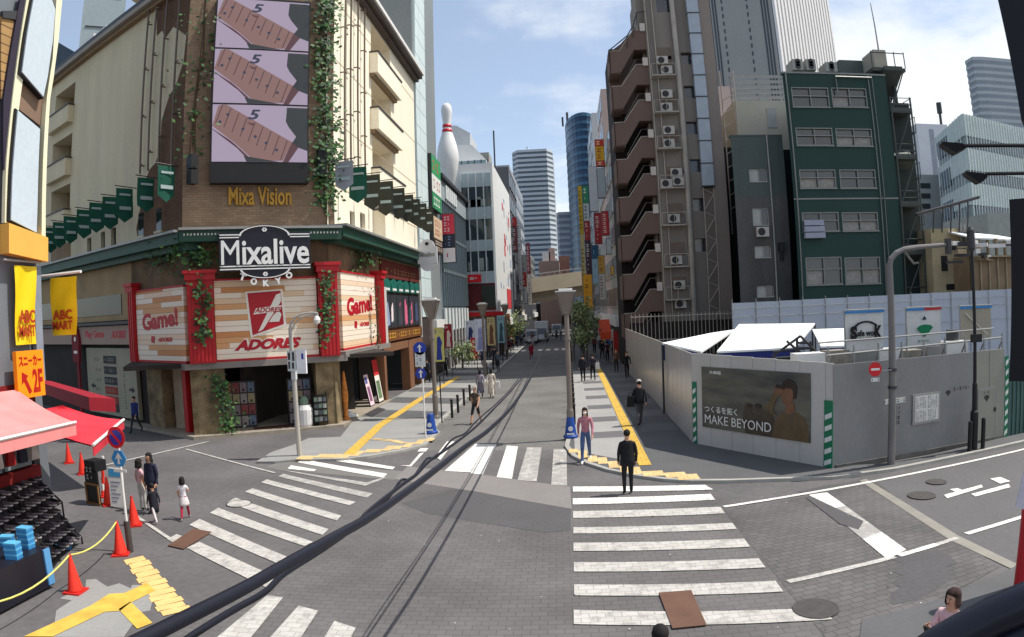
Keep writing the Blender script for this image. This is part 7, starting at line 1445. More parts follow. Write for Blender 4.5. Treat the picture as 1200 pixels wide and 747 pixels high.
# shoes lying on the cabinet
for i in range(14):
    v = i % 4; ob = protos[v][0]; c = dup(ob, Vector((-11.5 + (i % 5) * 0.22, 9.0 + (i // 5) * 0.35, 0.8)), 0.2 * i); c['label'] = 'dark shoe laid out on top of the black display cabinet'; c['group'] = 'shoes on the cabinet'

# ------------------------------------------------------------------ street furniture
cone_o = M('cone_orange', (226, 52, 36), rough=0.5, var=0.05); cone_d = M('cone_base', (196, 40, 32), rough=0.6)
cp = None
def cone(p, label, s=1.0):
    global cp
    if cp is None:
        cp = thing('traffic_cone', (0, 0, 0), label, 'traffic cone', 'orange cones by the shoe shop'); MB().rbox((0, 0, 0), .38, .38, .04).build('base', cone_d, cp); MB().lathe((0, 0, 0.04), [(0.16, 0), (0.15, 0.03), (0.035, 0.64), (0.03, 0.67), (0.02, 0.68)], 16).build('body', cone_o, cp, smooth=True); MB().lathe((0, 0, 0.70), [(0.035, 0), (0.03, 0.05), (0.01, 0.06)], 8).build('top_ring', cone_d, cp); c = cp
    else: c = dup(cp, (0, 0, 0), 0, label)
    c.location = (p.x, p.y, 0); c.rotation_euler = (0, 0, random.uniform(0, 1)); c.scale = (s, s, s)
cone(G(89, 694), 'nearest orange cone, beside the yellow paving and holding the rope'); cone(G(142, 650), 'orange cone at the foot of the dark sign post, second on the rope'); cone(G(158, 616), 'orange cone standing behind the sign post, near the family'); cone(G(97, 556), 'orange cone behind the chalkboard, partly under the red awning edge'); cone(G(128, 592), 'orange cone beside the leaning white notice', 1.05); cone(G(81, 543), 'orange cone farthest back in the shop shade')
mb = MB(); p = G(121, 583); 
for k in range(6): mb.lathe((p.x + k * .015, p.y + k * .02, k * 0.2), [(0.045, 0), (0.045, 0.2)], 8, cone_o if k % 2 == 0 or k == 3 else white_p)
mb.lathe((p.x, p.y, 0), [(0.14, 0), (0.14, 0.05)], 10, cone_d); tag(mb.build('marker_post', cone_o), 'red and white marker post between chalkboard and white notice', 'marker post')
c0, c1 = G(89, 694), G(142, 650); rope = []
for a, b in ((Vector((-8.98, 7.6, 0.7)), Vector((c0.x, c0.y, 0.74))), (Vector((c0.x, c0.y, 0.74)), Vector((c1.x, c1.y, 0.74)))):
    for i in range(9): t_ = i / 8; q = a.lerp(b, t_); q.z -= 0.22 * 4 * t_ * (1 - t_) * (b - a).length / 3; rope.append(q)
mb = MB(); mb.tube(rope, 0.018, 6); tag(mb.build('rope', M('rope_yellow', (206, 200, 110), rough=0.8)), 'yellow plastic rope slung between the two nearest orange cones', 'rope')
# chalkboard and leaning notice
t = thing('chalkboard', G(110, 592), 'black chalkboard stand with a wooden frame near the cones', 'chalkboard'); p = G(110, 592); F = Frame((p.x - .28, p.y + .1), (p.x + .28, p.y - .05)); wd = M('wood_frame', (150, 110, 70), var=0.15)
mb = MB(); mb.fbox(F, -.02, .58, 0.05, 1.0, -0.05, 0.0, black_p); mb.fbox(F, 0.02, .54, 0.95, 1.25, -0.4, 0.0, black_p); mb.build('board', black_p, t); mb = MB()
for a, b, c, d in ((-.04, .02, 0, .62), (.54, .6, 0, .62), (-.04, .6, .56, .62), (-.04, .6, 0.0, .06)): mb.fbox(F, a, b, c, d, 0, 0.03)
mb.build('wooden_frame', wd, t); mb = MB(); scribble(mb, F, .08, .5, .68, 1.1, 2, 0.002, M('chalk', (196, 196, 190)), 4, .18); mb.build('writing', white_p, t)
t = thing('leaning_notice', G(138, 598), 'white and blue printed notice board leaning against the sign pole', 'notice board'); a = [G(139, 597), G(145, 594), G(136, 556, 1.0), G(125, 560, 1.0)]
Fn = Frame((a[0].x - .3, a[0].y + .05), (a[0].x + .3, a[0].y)); mb = MB(); mb.hexa([Fn.pt(0, .05, 0), Fn.pt(.52, .05, 0), Fn.pt(.52, .05, -.04), Fn.pt(0, .05, -.04), Fn.pt(-.22, 1.05, -.3), Fn.pt(.3, 1.05, -.3), Fn.pt(.3, 1.05, -.34), Fn.pt(-.22, 1.05, -.34)]); mb.build('board', white_p, t)
Ln = lambda x, z, o: Fn.pt(0, .05, 0).lerp(Fn.pt(.52, .05, 0), x).lerp(Fn.pt(-.22, 1.05, -.3).lerp(Fn.pt(.3, 1.05, -.3), x), z) + Vector((Fn.n.x, Fn.n.y, .3)) * o; mb = MB()
mb.quad(Ln(.03, .78, .006), Ln(.97, .78, .006), Ln(.97, .98, .006), Ln(.03, .98, .006), M('notice_blue', (70, 150, 200)))
for k in range(6): mb.quad(Ln(.12, .12 + k * .1, .006), Ln(.5 + (k % 3) * .15, .12 + k * .1, .006), Ln(.5 + (k % 3) * .15, .15 + k * .1, .006), Ln(.12, .15 + k * .1, .006), M('notice_ink', (120, 120, 150)))
mb.build('print', blue, t)
# no-parking sign
pb0 = G(153, 647); ptop = AT(137.5, 505, pb0.y + 0.1); t = thing('no_parking_sign', pb0, 'leaning white post with round blue and red no-parking sign', 'road sign'); mid = Vector(pb0).lerp(ptop, 0.26)
MB().tube([pb0, mid], 0.075, 10).build('base_sleeve', M('sleeve', (70, 62, 60)), t); MB().tube([mid, ptop], 0.03, 8).build('post', white_p, t)
Fs = Frame((-30, pb0.y + 0.04), (0, pb0.y + 0.04)); s, z = Fs.sz(137.6, 512.5); mb = MB(); mb.disc(Fs, s, z, 0.235, 0.05, 0.015, 24, M('sign_traffic_red', (196, 36, 44), rough=0.35)); mb.disc(Fs, s, z, 0.165, 0.065, 0.008, 24, M('sign_traffic_blue', (40, 62, 160), rough=0.35)); mb.fpoly(Fs, [(s - .14, z + .1), (s - .1, z + .14), (s + .14, z - .1), (s + .1, z - .14)], 0.073, 0.08, M('sign_traffic_red')); mb.build('round_sign', red_p, t)
s, z = Fs.sz(141, 537); mb = MB(); mb.disc(Fs, s, z, 0.2, 0.05, 0.015, 6, M('sign_traffic_cyan', (60, 140, 200), rough=0.35)); mb.fpoly(Fs, [(s - .03, z - .12), (s + .03, z - .12), (s + .02, z + .02), (s + .1, z - .02), (s, z + .13), (s - .1, z - .02), (s - .02, z + .02)], .065, .075, white_p); mb.fbox(Fs, s - .17, s + .17, z - .3, z - .24, .05, .065, white_p); mb.build('small_sign', blue, t)
# street lamps with funnel heads
lampm = M('lamp_bronze', (128, 118, 110), rough=0.5, var=0.08, metal=0.2); lampw = M('lamp_cap', (212, 210, 204), rough=0.4)
def lamp(p, h, label, first=None):
    if first: return dup(first, p, 0, label, scale=h / 5.5)
    t = thing('street_lamp', p, label, 'street lamp', 'funnel street lamps'); MB().lathe(p, [(0.16, 0), (0.16, 0.05), (0.13, 0.08), (0.13, 1.0), (0.10, 1.1), (0.085, 4.6), (0.09, 4.62)], 12).build('pole', lampm, t, smooth=False)
    mb = MB(); mb.hexa([Vector(p) + Vector((x * r, y * r, z)) for z, r in ((4.55, .12), (5.35, .34)) for x, y in ((-1, -1), (1, -1), (1, 1), (-1, 1))]); mb.build('head', lampm, t); mb = MB()
    for x, y in ((-1, -1), (1, -1), (1, 1), (-1, 1)): mb.tube([Vector(p) + Vector((x * .14, y * .14, 4.5)), Vector(p) + Vector((x * .355, y * .355, 5.36))], 0.025, 5)
    mb.build('ribs', M('rib_bronze', (104, 96, 90)), t); mb = MB(); mb.rbox(Vector(p) + Vector((0, 0, 5.36)), .76, .76, .05); mb.rbox(Vector(p) + Vector((0, 0, 5.41)), .5, .5, .08); mb.build('cap', lampw, t); MB().lathe(Vector(p) + Vector((0, 0, 3.6)), [(.12, 0), (.12, .12)], 12).build('collar', lampm, t); return t
lc = G(669, 513, KH); L0 = lamp(lc, 5.5, 'tall funnel lamp on the right kerb with a blue foot')
lamp(G(511, 489, KH), 5.5, 'funnel lamp on the left pavement beside the blue round sign pole', L0); lamp(Vector((-6.25, 50.5, KH)), 5.4, 'second funnel lamp on the left pavement by the two ladies', L0); lamp(Vector((-6.25, 68.5, KH)), 5.4, 'third funnel lamp on the left pavement, further away', L0); lamp(Vector((0.3, 62, KH)), 5.4, 'distant funnel lamp beside the street tree', L0)
cbm = M('weight_blue', (34, 72, 150), rough=0.45)
def weight(p, label):
    t = thing('post_weight', p, label, 'post guard'); MB().lathe(p, [(.27, 0), (.28, .08), (.22, .12), (.13, .78), (.11, .8)], 16).build('body', cbm, t); mb = MB(); F = Frame((p.x - 1, p.y - .26), (p.x + 1, p.y - .26)); mb.disc(F, 1, p.z + .38, .09, 0.03, .012, 12, white_p); mb.fbox(F, .86, 1.14, p.z + .16, p.z + .22, 0.05, .06, white_p); mb.build('print', white_p, t)
weight(lc, 'blue cone-shaped guard round the foot of the right lamp'); weight(G(505.5, 508, KH), 'blue cone-shaped guard at the foot of the left sign pole')
# blue round sign pole on the left
p = G(499, 513, KH); t = thing('road_sign', p, 'thin white pole with blue round sign, plate and pedestrian sign on the left', 'road sign'); MB().tube([p, p + Vector((0, 0, 3.0))], 0.032, 8).build('post', white_p, t); F = Frame((p.x - 5, p.y - .03), (p.x + 5, p.y - .03))
for x, y, r, n, nm in ((492.5, 408.5, .25, 20, 'round_sign'), (494, 438, .23, 6, 'crossing_sign')):
    s, z = F.sz(x, y); mb = MB(); mb.disc(F, 5.0 - (.05), z, r, 0.02, .015, n, M('sign_traffic_blue')); mb.fpoly(F, [(4.95 - .03, z - .15), (4.95 + .03, z - .15), (4.95 + .03, z + .05), (5.05, z + .02), (4.95, z + .16), (4.85, z + .02), (4.92, z + .05)], .035, .045, white_p); mb.build(nm, blue, t)
z = F.sz(492.5, 421.5)[1]; mb = MB(); mb.fbox(F, 4.75, 5.15, z - .28, z + .28, .02, .035, M('plate_grey', (200, 204, 204))); scribble(mb, F, 4.8, 5.1, z - .22, z + .22, 3, .035, dkb, 1, .12); mb.build('plate', white_p, t)
# pole with a curved lamp arm at the left corner
pp = G(351, 534, KH); t = thing('lamp_pole', pp, 'white pole with curved lamp arm and traffic plates at the left corner', 'street lamp'); Y_ = pp.y; AA = lambda x, y: AT(x, y, Y_)
tp = AA(340, 384); MB().tube([pp, Vector((pp.x, pp.y, 2.6)), tp], [0.09, 0.085, 0.07], 10).build('pole', M('pole_grey', (176, 172, 164), rough=0.5, var=0.08), t)
mb = MB(); mb.tube([tp, AA(341, 379), AA(346, 372), AA(354, 368), AA(364, 366.5), AA(372, 367)], 0.045, 6); mb.tube([AA(340, 392), AA(345, 380), AA(353, 373), AA(363, 370), AA(372, 369)], 0.03, 6); mb.tube([AA(372, 367), AA(372, 373)], 0.03, 6); mb.build('arm', M('pole_grey'), t); mb = MB(); q = AA(371.5, 379); mb.lathe(q - Vector((0, 0, .04)), [(.04, 0), (.11, .06), (.13, .16), (.08, .26), (.04, .3)], 12); mb.build('lamp_head', white_p, t)
Fp = Frame((-30, Y_ - .1), (0, Y_ - .1)); a = Fp.rect(337.5, 411, 347, 435); mb = MB(); mb.fbox(Fp, *a, 0, .06, M('plate_grey')); w, h = a[1] - a[0], a[3] - a[2]
for x, y, ww, hh in ((.1, .55, .28, .35), (.62, .5, .25, .42), (.1, .12, .22, .35), (.55, .12, .25, .3)): mb.fbox(Fp, a[0] + x * w, a[0] + (x + ww) * w, a[2] + y * h, a[2] + (y + hh) * h, .06, .07, dkb)
mb.build('traffic_plate', white_p, t); a = Fp.rect(348, 409, 359, 438); mb = MB(); mb.fbox(Fp, *a, -.05, .05, M('plate_white', (226, 226, 230))); mb.fbox(Fp, a[0] + .2, a[0] + .27, a[2] + .5, a[2] + .7, .05, .06, M('sign_traffic_blue')); mb.build('traffic_plate', white_p, t); mb = MB(); q = AA(345, 445); mb.rbox(q, .16, .16, .35); mb.build('junction_box', M('plate_grey'), t)
# arm lamp pole and no-entry sign on the right
pr = G(1044, 547); t = thing('lamp_pole', pr, 'grey pole with a long bent arm in front of the hoarding', 'street lamp'); AB = lambda x, y: AT(x, y, pr.y)
pg = M('pole_weathered', (118, 114, 112), rough=0.55, var=0.1, metal=0.2); top = AB(1041, 309); MB().tube([pr, Vector((pr.x, pr.y, 2.4)), Vector((pr.x, pr.y, top.z))], [0.115, 0.11, 0.09], 12).build('pole', pg, t); mb = MB(); mb.tube([Vector((pr.x, pr.y, top.z - .1)), AB(1044, 304), AB(1050, 297), AB(1059, 292.5), AB(1075, 290), AB(1110, 287)], [.09, .085, .08, .075, .07, .055], 8); mb.tube([AB(1059, 293), AB(1066, 303), AB(1071, 309), AB(1076, 308)], 0.035, 6); mb.build('arm', pg, t); q = AB(1111, 288); MB().rbox(q - Vector((0, 0, .25)), .12, .2, .45).build('lamp_head', dgrey, t)
mb = MB(); z = AB(1044, 435).z; mb.lathe((pr.x, pr.y, z), [(.14, 0), (.14, .08)], 10); mb.lathe((pr.x, pr.y, z - .5), [(.14, 0), (.14, .08)], 10); mb.build('bands', dgrey, t)
Fe = Frame((0, pr.y - .12), (30, pr.y - .12)); s, z = Fe.sz(1025.5, 433); t = thing('no_entry_sign', Fe.pt(s, z, 0), 'round red no-entry sign bracketed to the arm lamp pole', 'road sign'); mb = MB(); mb.disc(Fe, s, z, .2, 0, .015, 24, M('sign_traffic_red')); mb.fbox(Fe, s - .13, s + .13, z - .03, z + .03, .015, .022, white_p); mb.build('round_sign', red_p, t); mb = MB(); mb.fbox(Fe, s - .13, s + .13, z - .34, z - .24, 0, .015, white_p); scribble(mb, Fe, s - .12, s + .12, z - .33, z - .25, 1, .015, black_p, 3, .09); mb.build('plate', white_p, t); mb = MB(); mb.tube([Fe.pt(s, z - .05, -.02), Fe.pt(pr.x, z - .05, -.02)], .02, 6); mb.tube([Fe.pt(s, z - .2, -.02), Fe.pt(s, z + .1, -.02)], .02, 6); mb.build('bracket', grey_m, t)
# dark lamp post and two bollards at the hoarding door
pd_ = G(1140.5, 526, KH); t = thing('dark_lamp_post', pd_, 'slim black lamp post by the cream hoarding door', 'street lamp'); zt = AT(1142, 268, pd_.y).z; MB().lathe(pd_, [(.13, 0), (.13, 1.15), (.085, 1.2), (.08, 2.0), (.055, 2.05), (.05, zt - .6)], 12).build('pole', black_p, t); mb = MB(); z = AT(1142, 396, pd_.y).z; mb.rbox((pd_.x, pd_.y - .08, z - .13), .36, .12, .24); mb.build('box', black_p, t); mb = MB(); mb.lathe((pd_.x, pd_.y, zt - .7), [(.06, 0), (.13, .1), (.13, .65), (.07, .75)], 10); mb.tube([(pd_.x - .35, pd_.y, zt - .1), (pd_.x + .35, pd_.y, zt - .1)], .03, 6); mb.build('lantern', dgrey, t)
for x, y, y0, lab in ((1136, 529, 494, 'black bollard just left of the dark lamp post'), (1151.5, 526, 490, 'black bollard just right of the dark lamp post')):
    p = G(x, y, KH); h = AT(x, y0, p.y).z - KH; mb = MB(); mb.lathe(p, [(.07, 0), (.07, h - .05), (.05, h)], 10); tag(mb.build('bollard', black_p), lab, 'bollard')
# bollards along both kerbs
bo = None
def bollard(p, label, group):
    global bo
    if bo is None: bo = MB().lathe(p, [(.06, 0), (.06, .78), (.075, .8), (.075, .84), (.04, .88)], 10).build('bollard', black_p); tag(bo, label, 'bollard', group)
    else: c = dup(bo, p, 0, label); c['group'] = group
for x, y, lab in ((530, 490, 'nearest black bollard on the left kerb'), (537, 484, 'second black bollard on the left kerb'), (544, 475.5, 'third black bollard on the left kerb'), (551, 470, 'fourth black bollard on the left kerb, behind the man in shorts')): bollard(G(x, y, KH), lab, 'bollards on the left kerb')
for k in range(6): bollard(Vector((-6.2, 47 + k * 4.2, KH)), 'distant black bollard in the far line on the left kerb', 'bollards on the left kerb')
for k in range(26): bollard(Vector((0.08, 28.2 + k * 1.9, KH)), 'black bollard in the closely set line along the right kerb', 'bollards along the right kerb')
mb = MB(); p = G(518, 496, KH); mb.tube([p, p + Vector((0, 0, 2.1))], .03, 6); tag(mb.build('thin_post', black_p), 'thin dark post between the left lamp and the bollards', 'post')

# ------------------------------------------------------------------ shop boards on the left pavement
def pboard(x0, y0, x1, y1, Y, c, ink_, lab, seed, rows=2):
    F = Frame((-40, Y), (40, Y)); a, b, z0, z1 = F.rect(x0, y0, x1, y1); t = thing('advert_board', F.pt((a + b) / 2, z0, 0), lab, 'advert board'); cm = M('pb_%d_%d_%d' % c, c, rough=0.5, var=0.1, sc=2); mb = MB(); mb.fbox(F, a, b, z0, z1, -.06, 0, cm); mb.build('board', cm, t); mb = MB(); rn = random.Random(seed); im = M('pbi_%d_%d_%d' % ink_, ink_, rough=0.5, var=0.2, sc=3); w, h = b - a, z1 - z0
    mb.fpoly(F, [(a + .2 * w, z0 + .05 * h), (a + .8 * w, z0 + .05 * h), (a + .7 * w, z0 + .4 * h), (a + .85 * w, z0 + .55 * h), (a + .6 * w, z0 + .75 * h), (a + .35 * w, z0 + .7 * h), (a + .3 * w, z0 + .4 * h)], 0, .01, im); scribble(mb, F, a + .1 * w, b - .1 * w, z0 + .8 * h, z0 + .95 * h, 1, 0, im, seed, .3); mb.build('picture', im, t)
    if z0 > 0.2:
        mb = MB()
        for s in (a + .1, b - .1): mb.tube([F.pt(s, KH, -.03), F.pt(s, z0, -.03)], .03, 5)
        mb.build('legs', dgrey, t)
pboard(508.5, 384, 520, 424, 45.5, (196, 196, 120), (40, 60, 150), 'yellow and blue poster board outside the white tiled building', 1); pboard(521, 380, 529.5, 408, 50.5, (140, 26, 36), (220, 200, 190), 'dark red poster board by the grey sign building', 2); pboard(546, 376, 556, 404, 60, (200, 204, 214), (40, 50, 100), 'pale poster board with dark blue figures on the left pavement', 3); pboard(556.5, 374, 569, 412, 56, (206, 206, 220), (150, 150, 190), 'long pale lilac banner beside the second left lamp', 4); pboard(571, 372, 580, 405, 66, (190, 170, 120), (110, 70, 50), 'buff poster board in front of the red shop front', 5); pboard(583, 370, 591, 402, 70, (150, 190, 200), (60, 90, 100), 'light blue poster board further along the left pavement', 6); pboard(592, 368, 598, 396, 76, (220, 120, 70), (240, 220, 190), 'orange poster board near the white advertising wall', 7)
# greenery
def tree(p, h, r, label, n, seed, trunk=0.09, cz=0.68, name='street_tree', lm=None, leaf=0.22, cat='tree'):
    t = thing(name, p, label, cat); rn = random.Random(seed); mb = MB(); mb.tube([p, p + Vector((.05, 0, h * .35)), p + Vector((-.05, .05, h * .75))], [trunk, trunk * .8, trunk * .3], 8); cs = []
    for k in range(9):
        a = rn.uniform(0, 6.28); z = h * rn.uniform(.4, .95); q = p + Vector((cos(a) * r * rn.uniform(.3, .8), sin(a) * r * rn.uniform(.3, .8), z)); cs.append(q); mb.tube([p + Vector((0, 0, min(z - .3, h * .6))), p.lerp(q, .6) + Vector((0, 0, z * .35)) - Vector((0, 0, z * .2)), q], [trunk * .4, trunk * .25, .01], 5)
    mb.build('trunk', M('bark', (84, 70, 58), var=0.2, sc=5), t); mb = MB(); ms = lm or [leaf_mat('leaf_a', (118, 132, 84)), leaf_mat('leaf_b', (84, 102, 62)), leaf_mat('leaf_c', (140, 148, 100))]
    for q in cs: leaves(mb, [q, q + Vector((0, 0, .15))], n // 9, r * .28, leaf, ms, rn.randrange(999))
    mb.build('crown', ms[0], t)
tree(Vector((1.35, 56.5, KH)), 5.2, 1.3, 'loose leafy street tree behind the right lamp', 900, 3); tree(Vector((1.3, 66, KH)), 4.8, 1.2, 'second street tree, deeper in shade on the right pavement', 700, 4)
for k, (x, y, Y, lab) in enumerate(((589, 396, 74, 'small street tree in front of the pale glass shop building'), (606, 392, 88, 'small street tree beside the white advertising wall'), (542, 428, 58, 'low bushy plants in tubs on the left pavement'))): p = AT(x, y, Y); tree(Vector((p.x, Y, KH)), [4.2, 4.6, 1.9][k], [1.2, 1.2, 1.0][k], lab, [800, 600, 500][k], 8 + k, leaf=.2)
# delivery vehicles far down the street
def truck(p, w, l, h, label, rot=0.0, boxc=(222, 222, 220)):
    t = thing('delivery_truck', p, label, 'truck'); b = MB(); b.rbox(Vector(p) + Vector((0, .8, .55)), w, l - 1.8, h - .55); b.build('cargo_box', M('truck_%d' % boxc[0], boxc, rough=.4), t); c = MB(); y = p.y - l / 2 + .8
    x0, x1 = p.x - w / 2 + .05, p.x + w / 2 - .05; hc = min(h, 2.1); c.hexa([(x0, y - .85, .4), (x1, y - .85, .4), (x1, y + .75, .4), (x0, y + .75, .4), (x0 + .05, y - .35, hc), (x1 - .05, y - .35, hc), (x1 - .05, y + .75, hc), (x0 + .05, y + .75, hc)]); c.build('cab', M('truck_cab', (214, 214, 212), rough=.4), t)
    g_ = MB(); g_.quad((x0 + .12, y - .72, 1.15), (x1 - .12, y - .72, 1.15), (x1 - .17, y - .43, hc - .15), (x0 + .17, y - .43, hc - .15)); g_.build('windscreen', win_d, t)
    for sx in (-1, 1):
        m_ = MB(); m_.box(p.x + sx * (w / 2 - .3) - .13, p.x + sx * (w / 2 - .3) + .13, y - .9, y - .84, .65, .85); m_.build('headlight', white_p, t)
        for yy in (y + .1, p.y + l / 2 - .8):
            m_ = MB(); k0 = Vector((p.x + sx * (w / 2 - .12), yy, .36)); m_.tube([k0 - Vector((.1, 0, 0)), k0 + Vector((.1, 0, 0))], .36, 14); m_.build('wheel', black_p, t)
q = AT(634, 396, 100); truck(Vector((q.x, 103, 0)), 2.0, 5.5, 2.9, 'white box truck parked far down the street'); q = AT(652, 388, 116); truck(Vector((q.x, 119, 0)), 1.7, 4.4, 2.0, 'small grey van waiting near the viaduct', boxc=(150, 152, 156)); q = AT(622, 398, 94); truck(Vector((q.x, 97, 0)), 1.7, 3.8, 1.9, 'silver van parked at the left kerb before the box truck', boxc=(176, 178, 182))

# ------------------------------------------------------------------ what hangs close to the camera
CP = Vector((0, 0, H))
near = lambda x, y, d: CP + ray(x, y) * d
blk = M('cable_black', (20, 22, 34), rough=0.45, var=0.15); D0 = ray(646, 378)
def cable(px, p_, r, name, label, far=90, tail=()):
    pts = [];
    for x, y in px:
        d = ray(x, y); ang = max(math.acos(min(1, d.dot(D0))), 0.012); pts.append(CP + d * min(p_ / sin(ang), far))
    mb = MB(); pts = [a for a in pts]; fine = []
    for i in range(len(pts) - 1):
        for k in range(4):
            p0, p1, p2, p3 = pts[max(i - 1, 0)], pts[i], pts[i + 1], pts[min(i + 2, len(pts) - 1)]; t_ = k / 4
            fine.append(0.5 * ((2 * p1) + (p2 - p0) * t_ + (2 * p0 - 5 * p1 + 4 * p2 - p3) * t_ ** 2 + (3 * p1 - p0 - 3 * p2 + p3) * t_ ** 3))
    fine.append(pts[-1]); mb.tube(fine, r, 10); o = mb.build(name, blk, smooth=True); tag(o, label, 'cable'); return o
cable([(110, 778), (150, 758), (200, 733), (287, 689), (339, 659), (392.5, 629), (440, 602), (493.7, 563.6), (545.6, 523.4), (575.7, 501.5), (605, 470), (625, 436), (637, 408), (644, 386)], 1.7, 0.030, 'overhead_cable', 'thickest black overhead cable running from bottom left down the street')
cable([(190, 770), (228.5, 743), (272, 716), (310.5, 694), (334, 672), (380, 643), (416, 617), (433.5, 598), (472, 567.5), (487, 557), (503.8, 540), (530.5, 521.5), (557, 501), (580, 478), (604, 452), (622, 425), (640, 392)], 1.9, 0.017, 'overhead_cable', 'thin black overhead cable looping just beside the thick one')
cable([(410, 622), (433, 599), (455, 584), (470, 563), (483, 561), (500, 538), (512, 536), (530, 515), (545, 508), (560, 492), (585, 470), (603, 450), (622, 422), (640, 391)], 1.95, 0.012, 'overhead_cable', 'wavy thin wire twisted round the overhead cables')
def nquad(name, pts, d, back, mat, label, cat):
    mb = MB(); a = [near(x, y, d) for x, y in pts]; b = [near(x, y, d + back) for x, y in pts]; n = len(pts); c = Vector((0.0, 0.0, 0.0))
    mb.add(a + b, [tuple(range(n)), tuple(range(2 * n - 1, n - 1, -1))] + [(i, i + n, (i + 1) % n + n, (i + 1) % n) for i in range(n)]); return tag(mb.build(name, mat), label, cat)
nb = M('near_black', (16, 14, 20), rough=0.6, var=0.1)
def slab(name, top, bot, w, mat, label, cat, dpt=0.25):
    t, b = Vector(top), Vector(bot); r_ = Vector((0.75, -0.66, 0)); q = Vector((0.66, 0.75, 0)); mb = MB(); mb.hexa([b, b + r_ * w, b + r_ * w + q * dpt, b + q * dpt, t, t + r_ * w, t + r_ * w + q * dpt, t + q * dpt]); return tag(mb.build(name, mat), label, cat)
slab('sign_bracket', near(1166, -14, 3.1), near(1197, 142, 2.75), 0.5, nb, 'black slanting bracket arm close to the camera at upper right', 'bracket')
slab('speaker_box', near(1182.5, 234, 2.8), near(1182.5, 447, 2.8), 0.5, nb, 'black box hanging close to the camera at the right edge', 'box')
for (x0, y0, hx, d, lab) in ((1104, 167, 1134, 6.0, 'upper dark arm lamp pointing in from the right edge'), (1132, 202, 1158, 6.4, 'lower dark arm lamp pointing in from the right edge')):
    t = thing('arm_lamp', near(hx, y0, d), lab, 'lamp'); e = near(1240, y0 + (4 if d < 6.2 else 1), d); MB().tube([near(hx - 4, y0 + (4 if d < 6.2 else 2), d), e], 0.016, 6).build('arm', nb, t); mb = MB(); a = [near(x0, y0 - 1, d), near(x0 + 2, y0 + 3, d), near(x0 + 16, y0 + 12, d), near(x0 + 21, y0 + 10, d), near(hx, y0 + 5, d), near(hx - 6, y0 + 1, d)]; mb.prism(a, (0.05, 0.14, 0)); mb.build('lamp_head', nb, t)
mb = MB(); mb.tube([near(1060, 785, 1.35), near(1100, 757, 1.35), near(1130, 740, 1.35), (near(1165, 722, 1.35)), near(1200, 707, 1.35), near(1260, 680, 1.35)], 0.036, 12); mb.tube([near(1100, 800, 1.4), near(1150, 770, 1.4), near(1200, 745, 1.4), near(1260, 715, 1.4)], 0.05, 10); tag(mb.build('handrail', M('rail_blue_black', (26, 28, 40), rough=0.35), smooth=True), 'dark blue-black curved rail close to the camera at bottom right', 'rail')
p = G(1196, 690); t = thing('red_post', (p.x, p.y, 0), 'red post with a pale hanging banner at the right edge', 'post'); zt = AT(1199, 455, p.y).z; MB().tube([(p.x, p.y, 0), (p.x, p.y, zt)], .13, 12).build('post', red_p, t); F = Frame((p.x - 3, p.y - .1), (p.x + 3, p.y - .1)); mb = MB(); mb.fpoly(F, [(2.62, 1.5), (2.88, 1.4), (2.92, 2.3), (2.8, 2.35)], 0, .02, M('pale_banner', (196, 190, 202)))
for k in range(4): mb.fbox(F, 2.86, 3.14, 1.9 + k * .22, 1.97 + k * .22, -.04, 0, white_p)
mb.build('banner', white_p, t)

# goods crowding the shoe shop front and small standing banners down the street
for i in range(12):
    c = dup(first, Vector((-11.95 + (i % 3) * .4, 10.5 + (i // 3) * .55, 0.02 if i % 2 else 0.15)), .2 * i, 'blue shoebox on the floor behind the shoe racks'); c['group'] = 'shoeboxes behind the racks'
for i in range(9):
    mb = MB(); p = Vector((-12.2, 9.3 + i * .4, 2.35)); c = [(150, 30, 34), (40, 44, 60), (200, 196, 190)][i % 3]; mb.hexa([p + Vector((x, y, z)) for z, k in ((-.4, 1), (0, .7)) for x, y in ((0, -.13 * k), (.12, -.13 * k), (.12, .13 * k), (0, .13 * k))]); mb.tube([p + Vector((.06, -.06, 0)), p + Vector((.06, 0, .15)), p + Vector((.06, .06, 0))], .012, 5)
    tag(mb.build('bag', M('hung_bag_%d' % (i % 3), c, var=.2, sc=6)), 'small bag hanging in the row under the shoe shop awning', 'bag', 'bags under the awning')
nc = [(206, 60, 56), (232, 226, 216), (60, 110, 160), (226, 176, 60), (90, 150, 100)]
for i, (x, y) in enumerate(((-8.6, 60), (-8.8, 66), (-7.4, 78), (-7.3, 84), (-7.2, 90), (3.9, 62), (4.0, 68), (3.8, 74), (3.9, 82), (-7.0, 97), (3.8, 90), (-7.0, 104))):
    t = thing('standing_banner', (x, y, KH), '%s narrow standing banner %s, %s' % (['red', 'white', 'blue', 'yellow', 'green'][i % 5], 'on the right pavement' if x > 0 else 'on the left pavement', ['nearest', 'close in', 'midway', 'farther', 'far off'][i // 3]), 'banner'); mb = MB(); mb.tube([(x, y, KH), (x, y, 2.6)], .025, 5); mb.build('pole', white_p, t); F = Frame((x, y - .02), (x + 1, y - .02)); cm = M('nobori_%d' % (i % 5), nc[i % 5]); mb = MB(); mb.fbox(F, .02, .62, .7, 2.55, -.01, .01, cm); scribble(mb, F, .15, .5, .9, 2.4, 4, .012, [white_p, red_p][i % 2], i, .3); mb.build('cloth', cm, t)
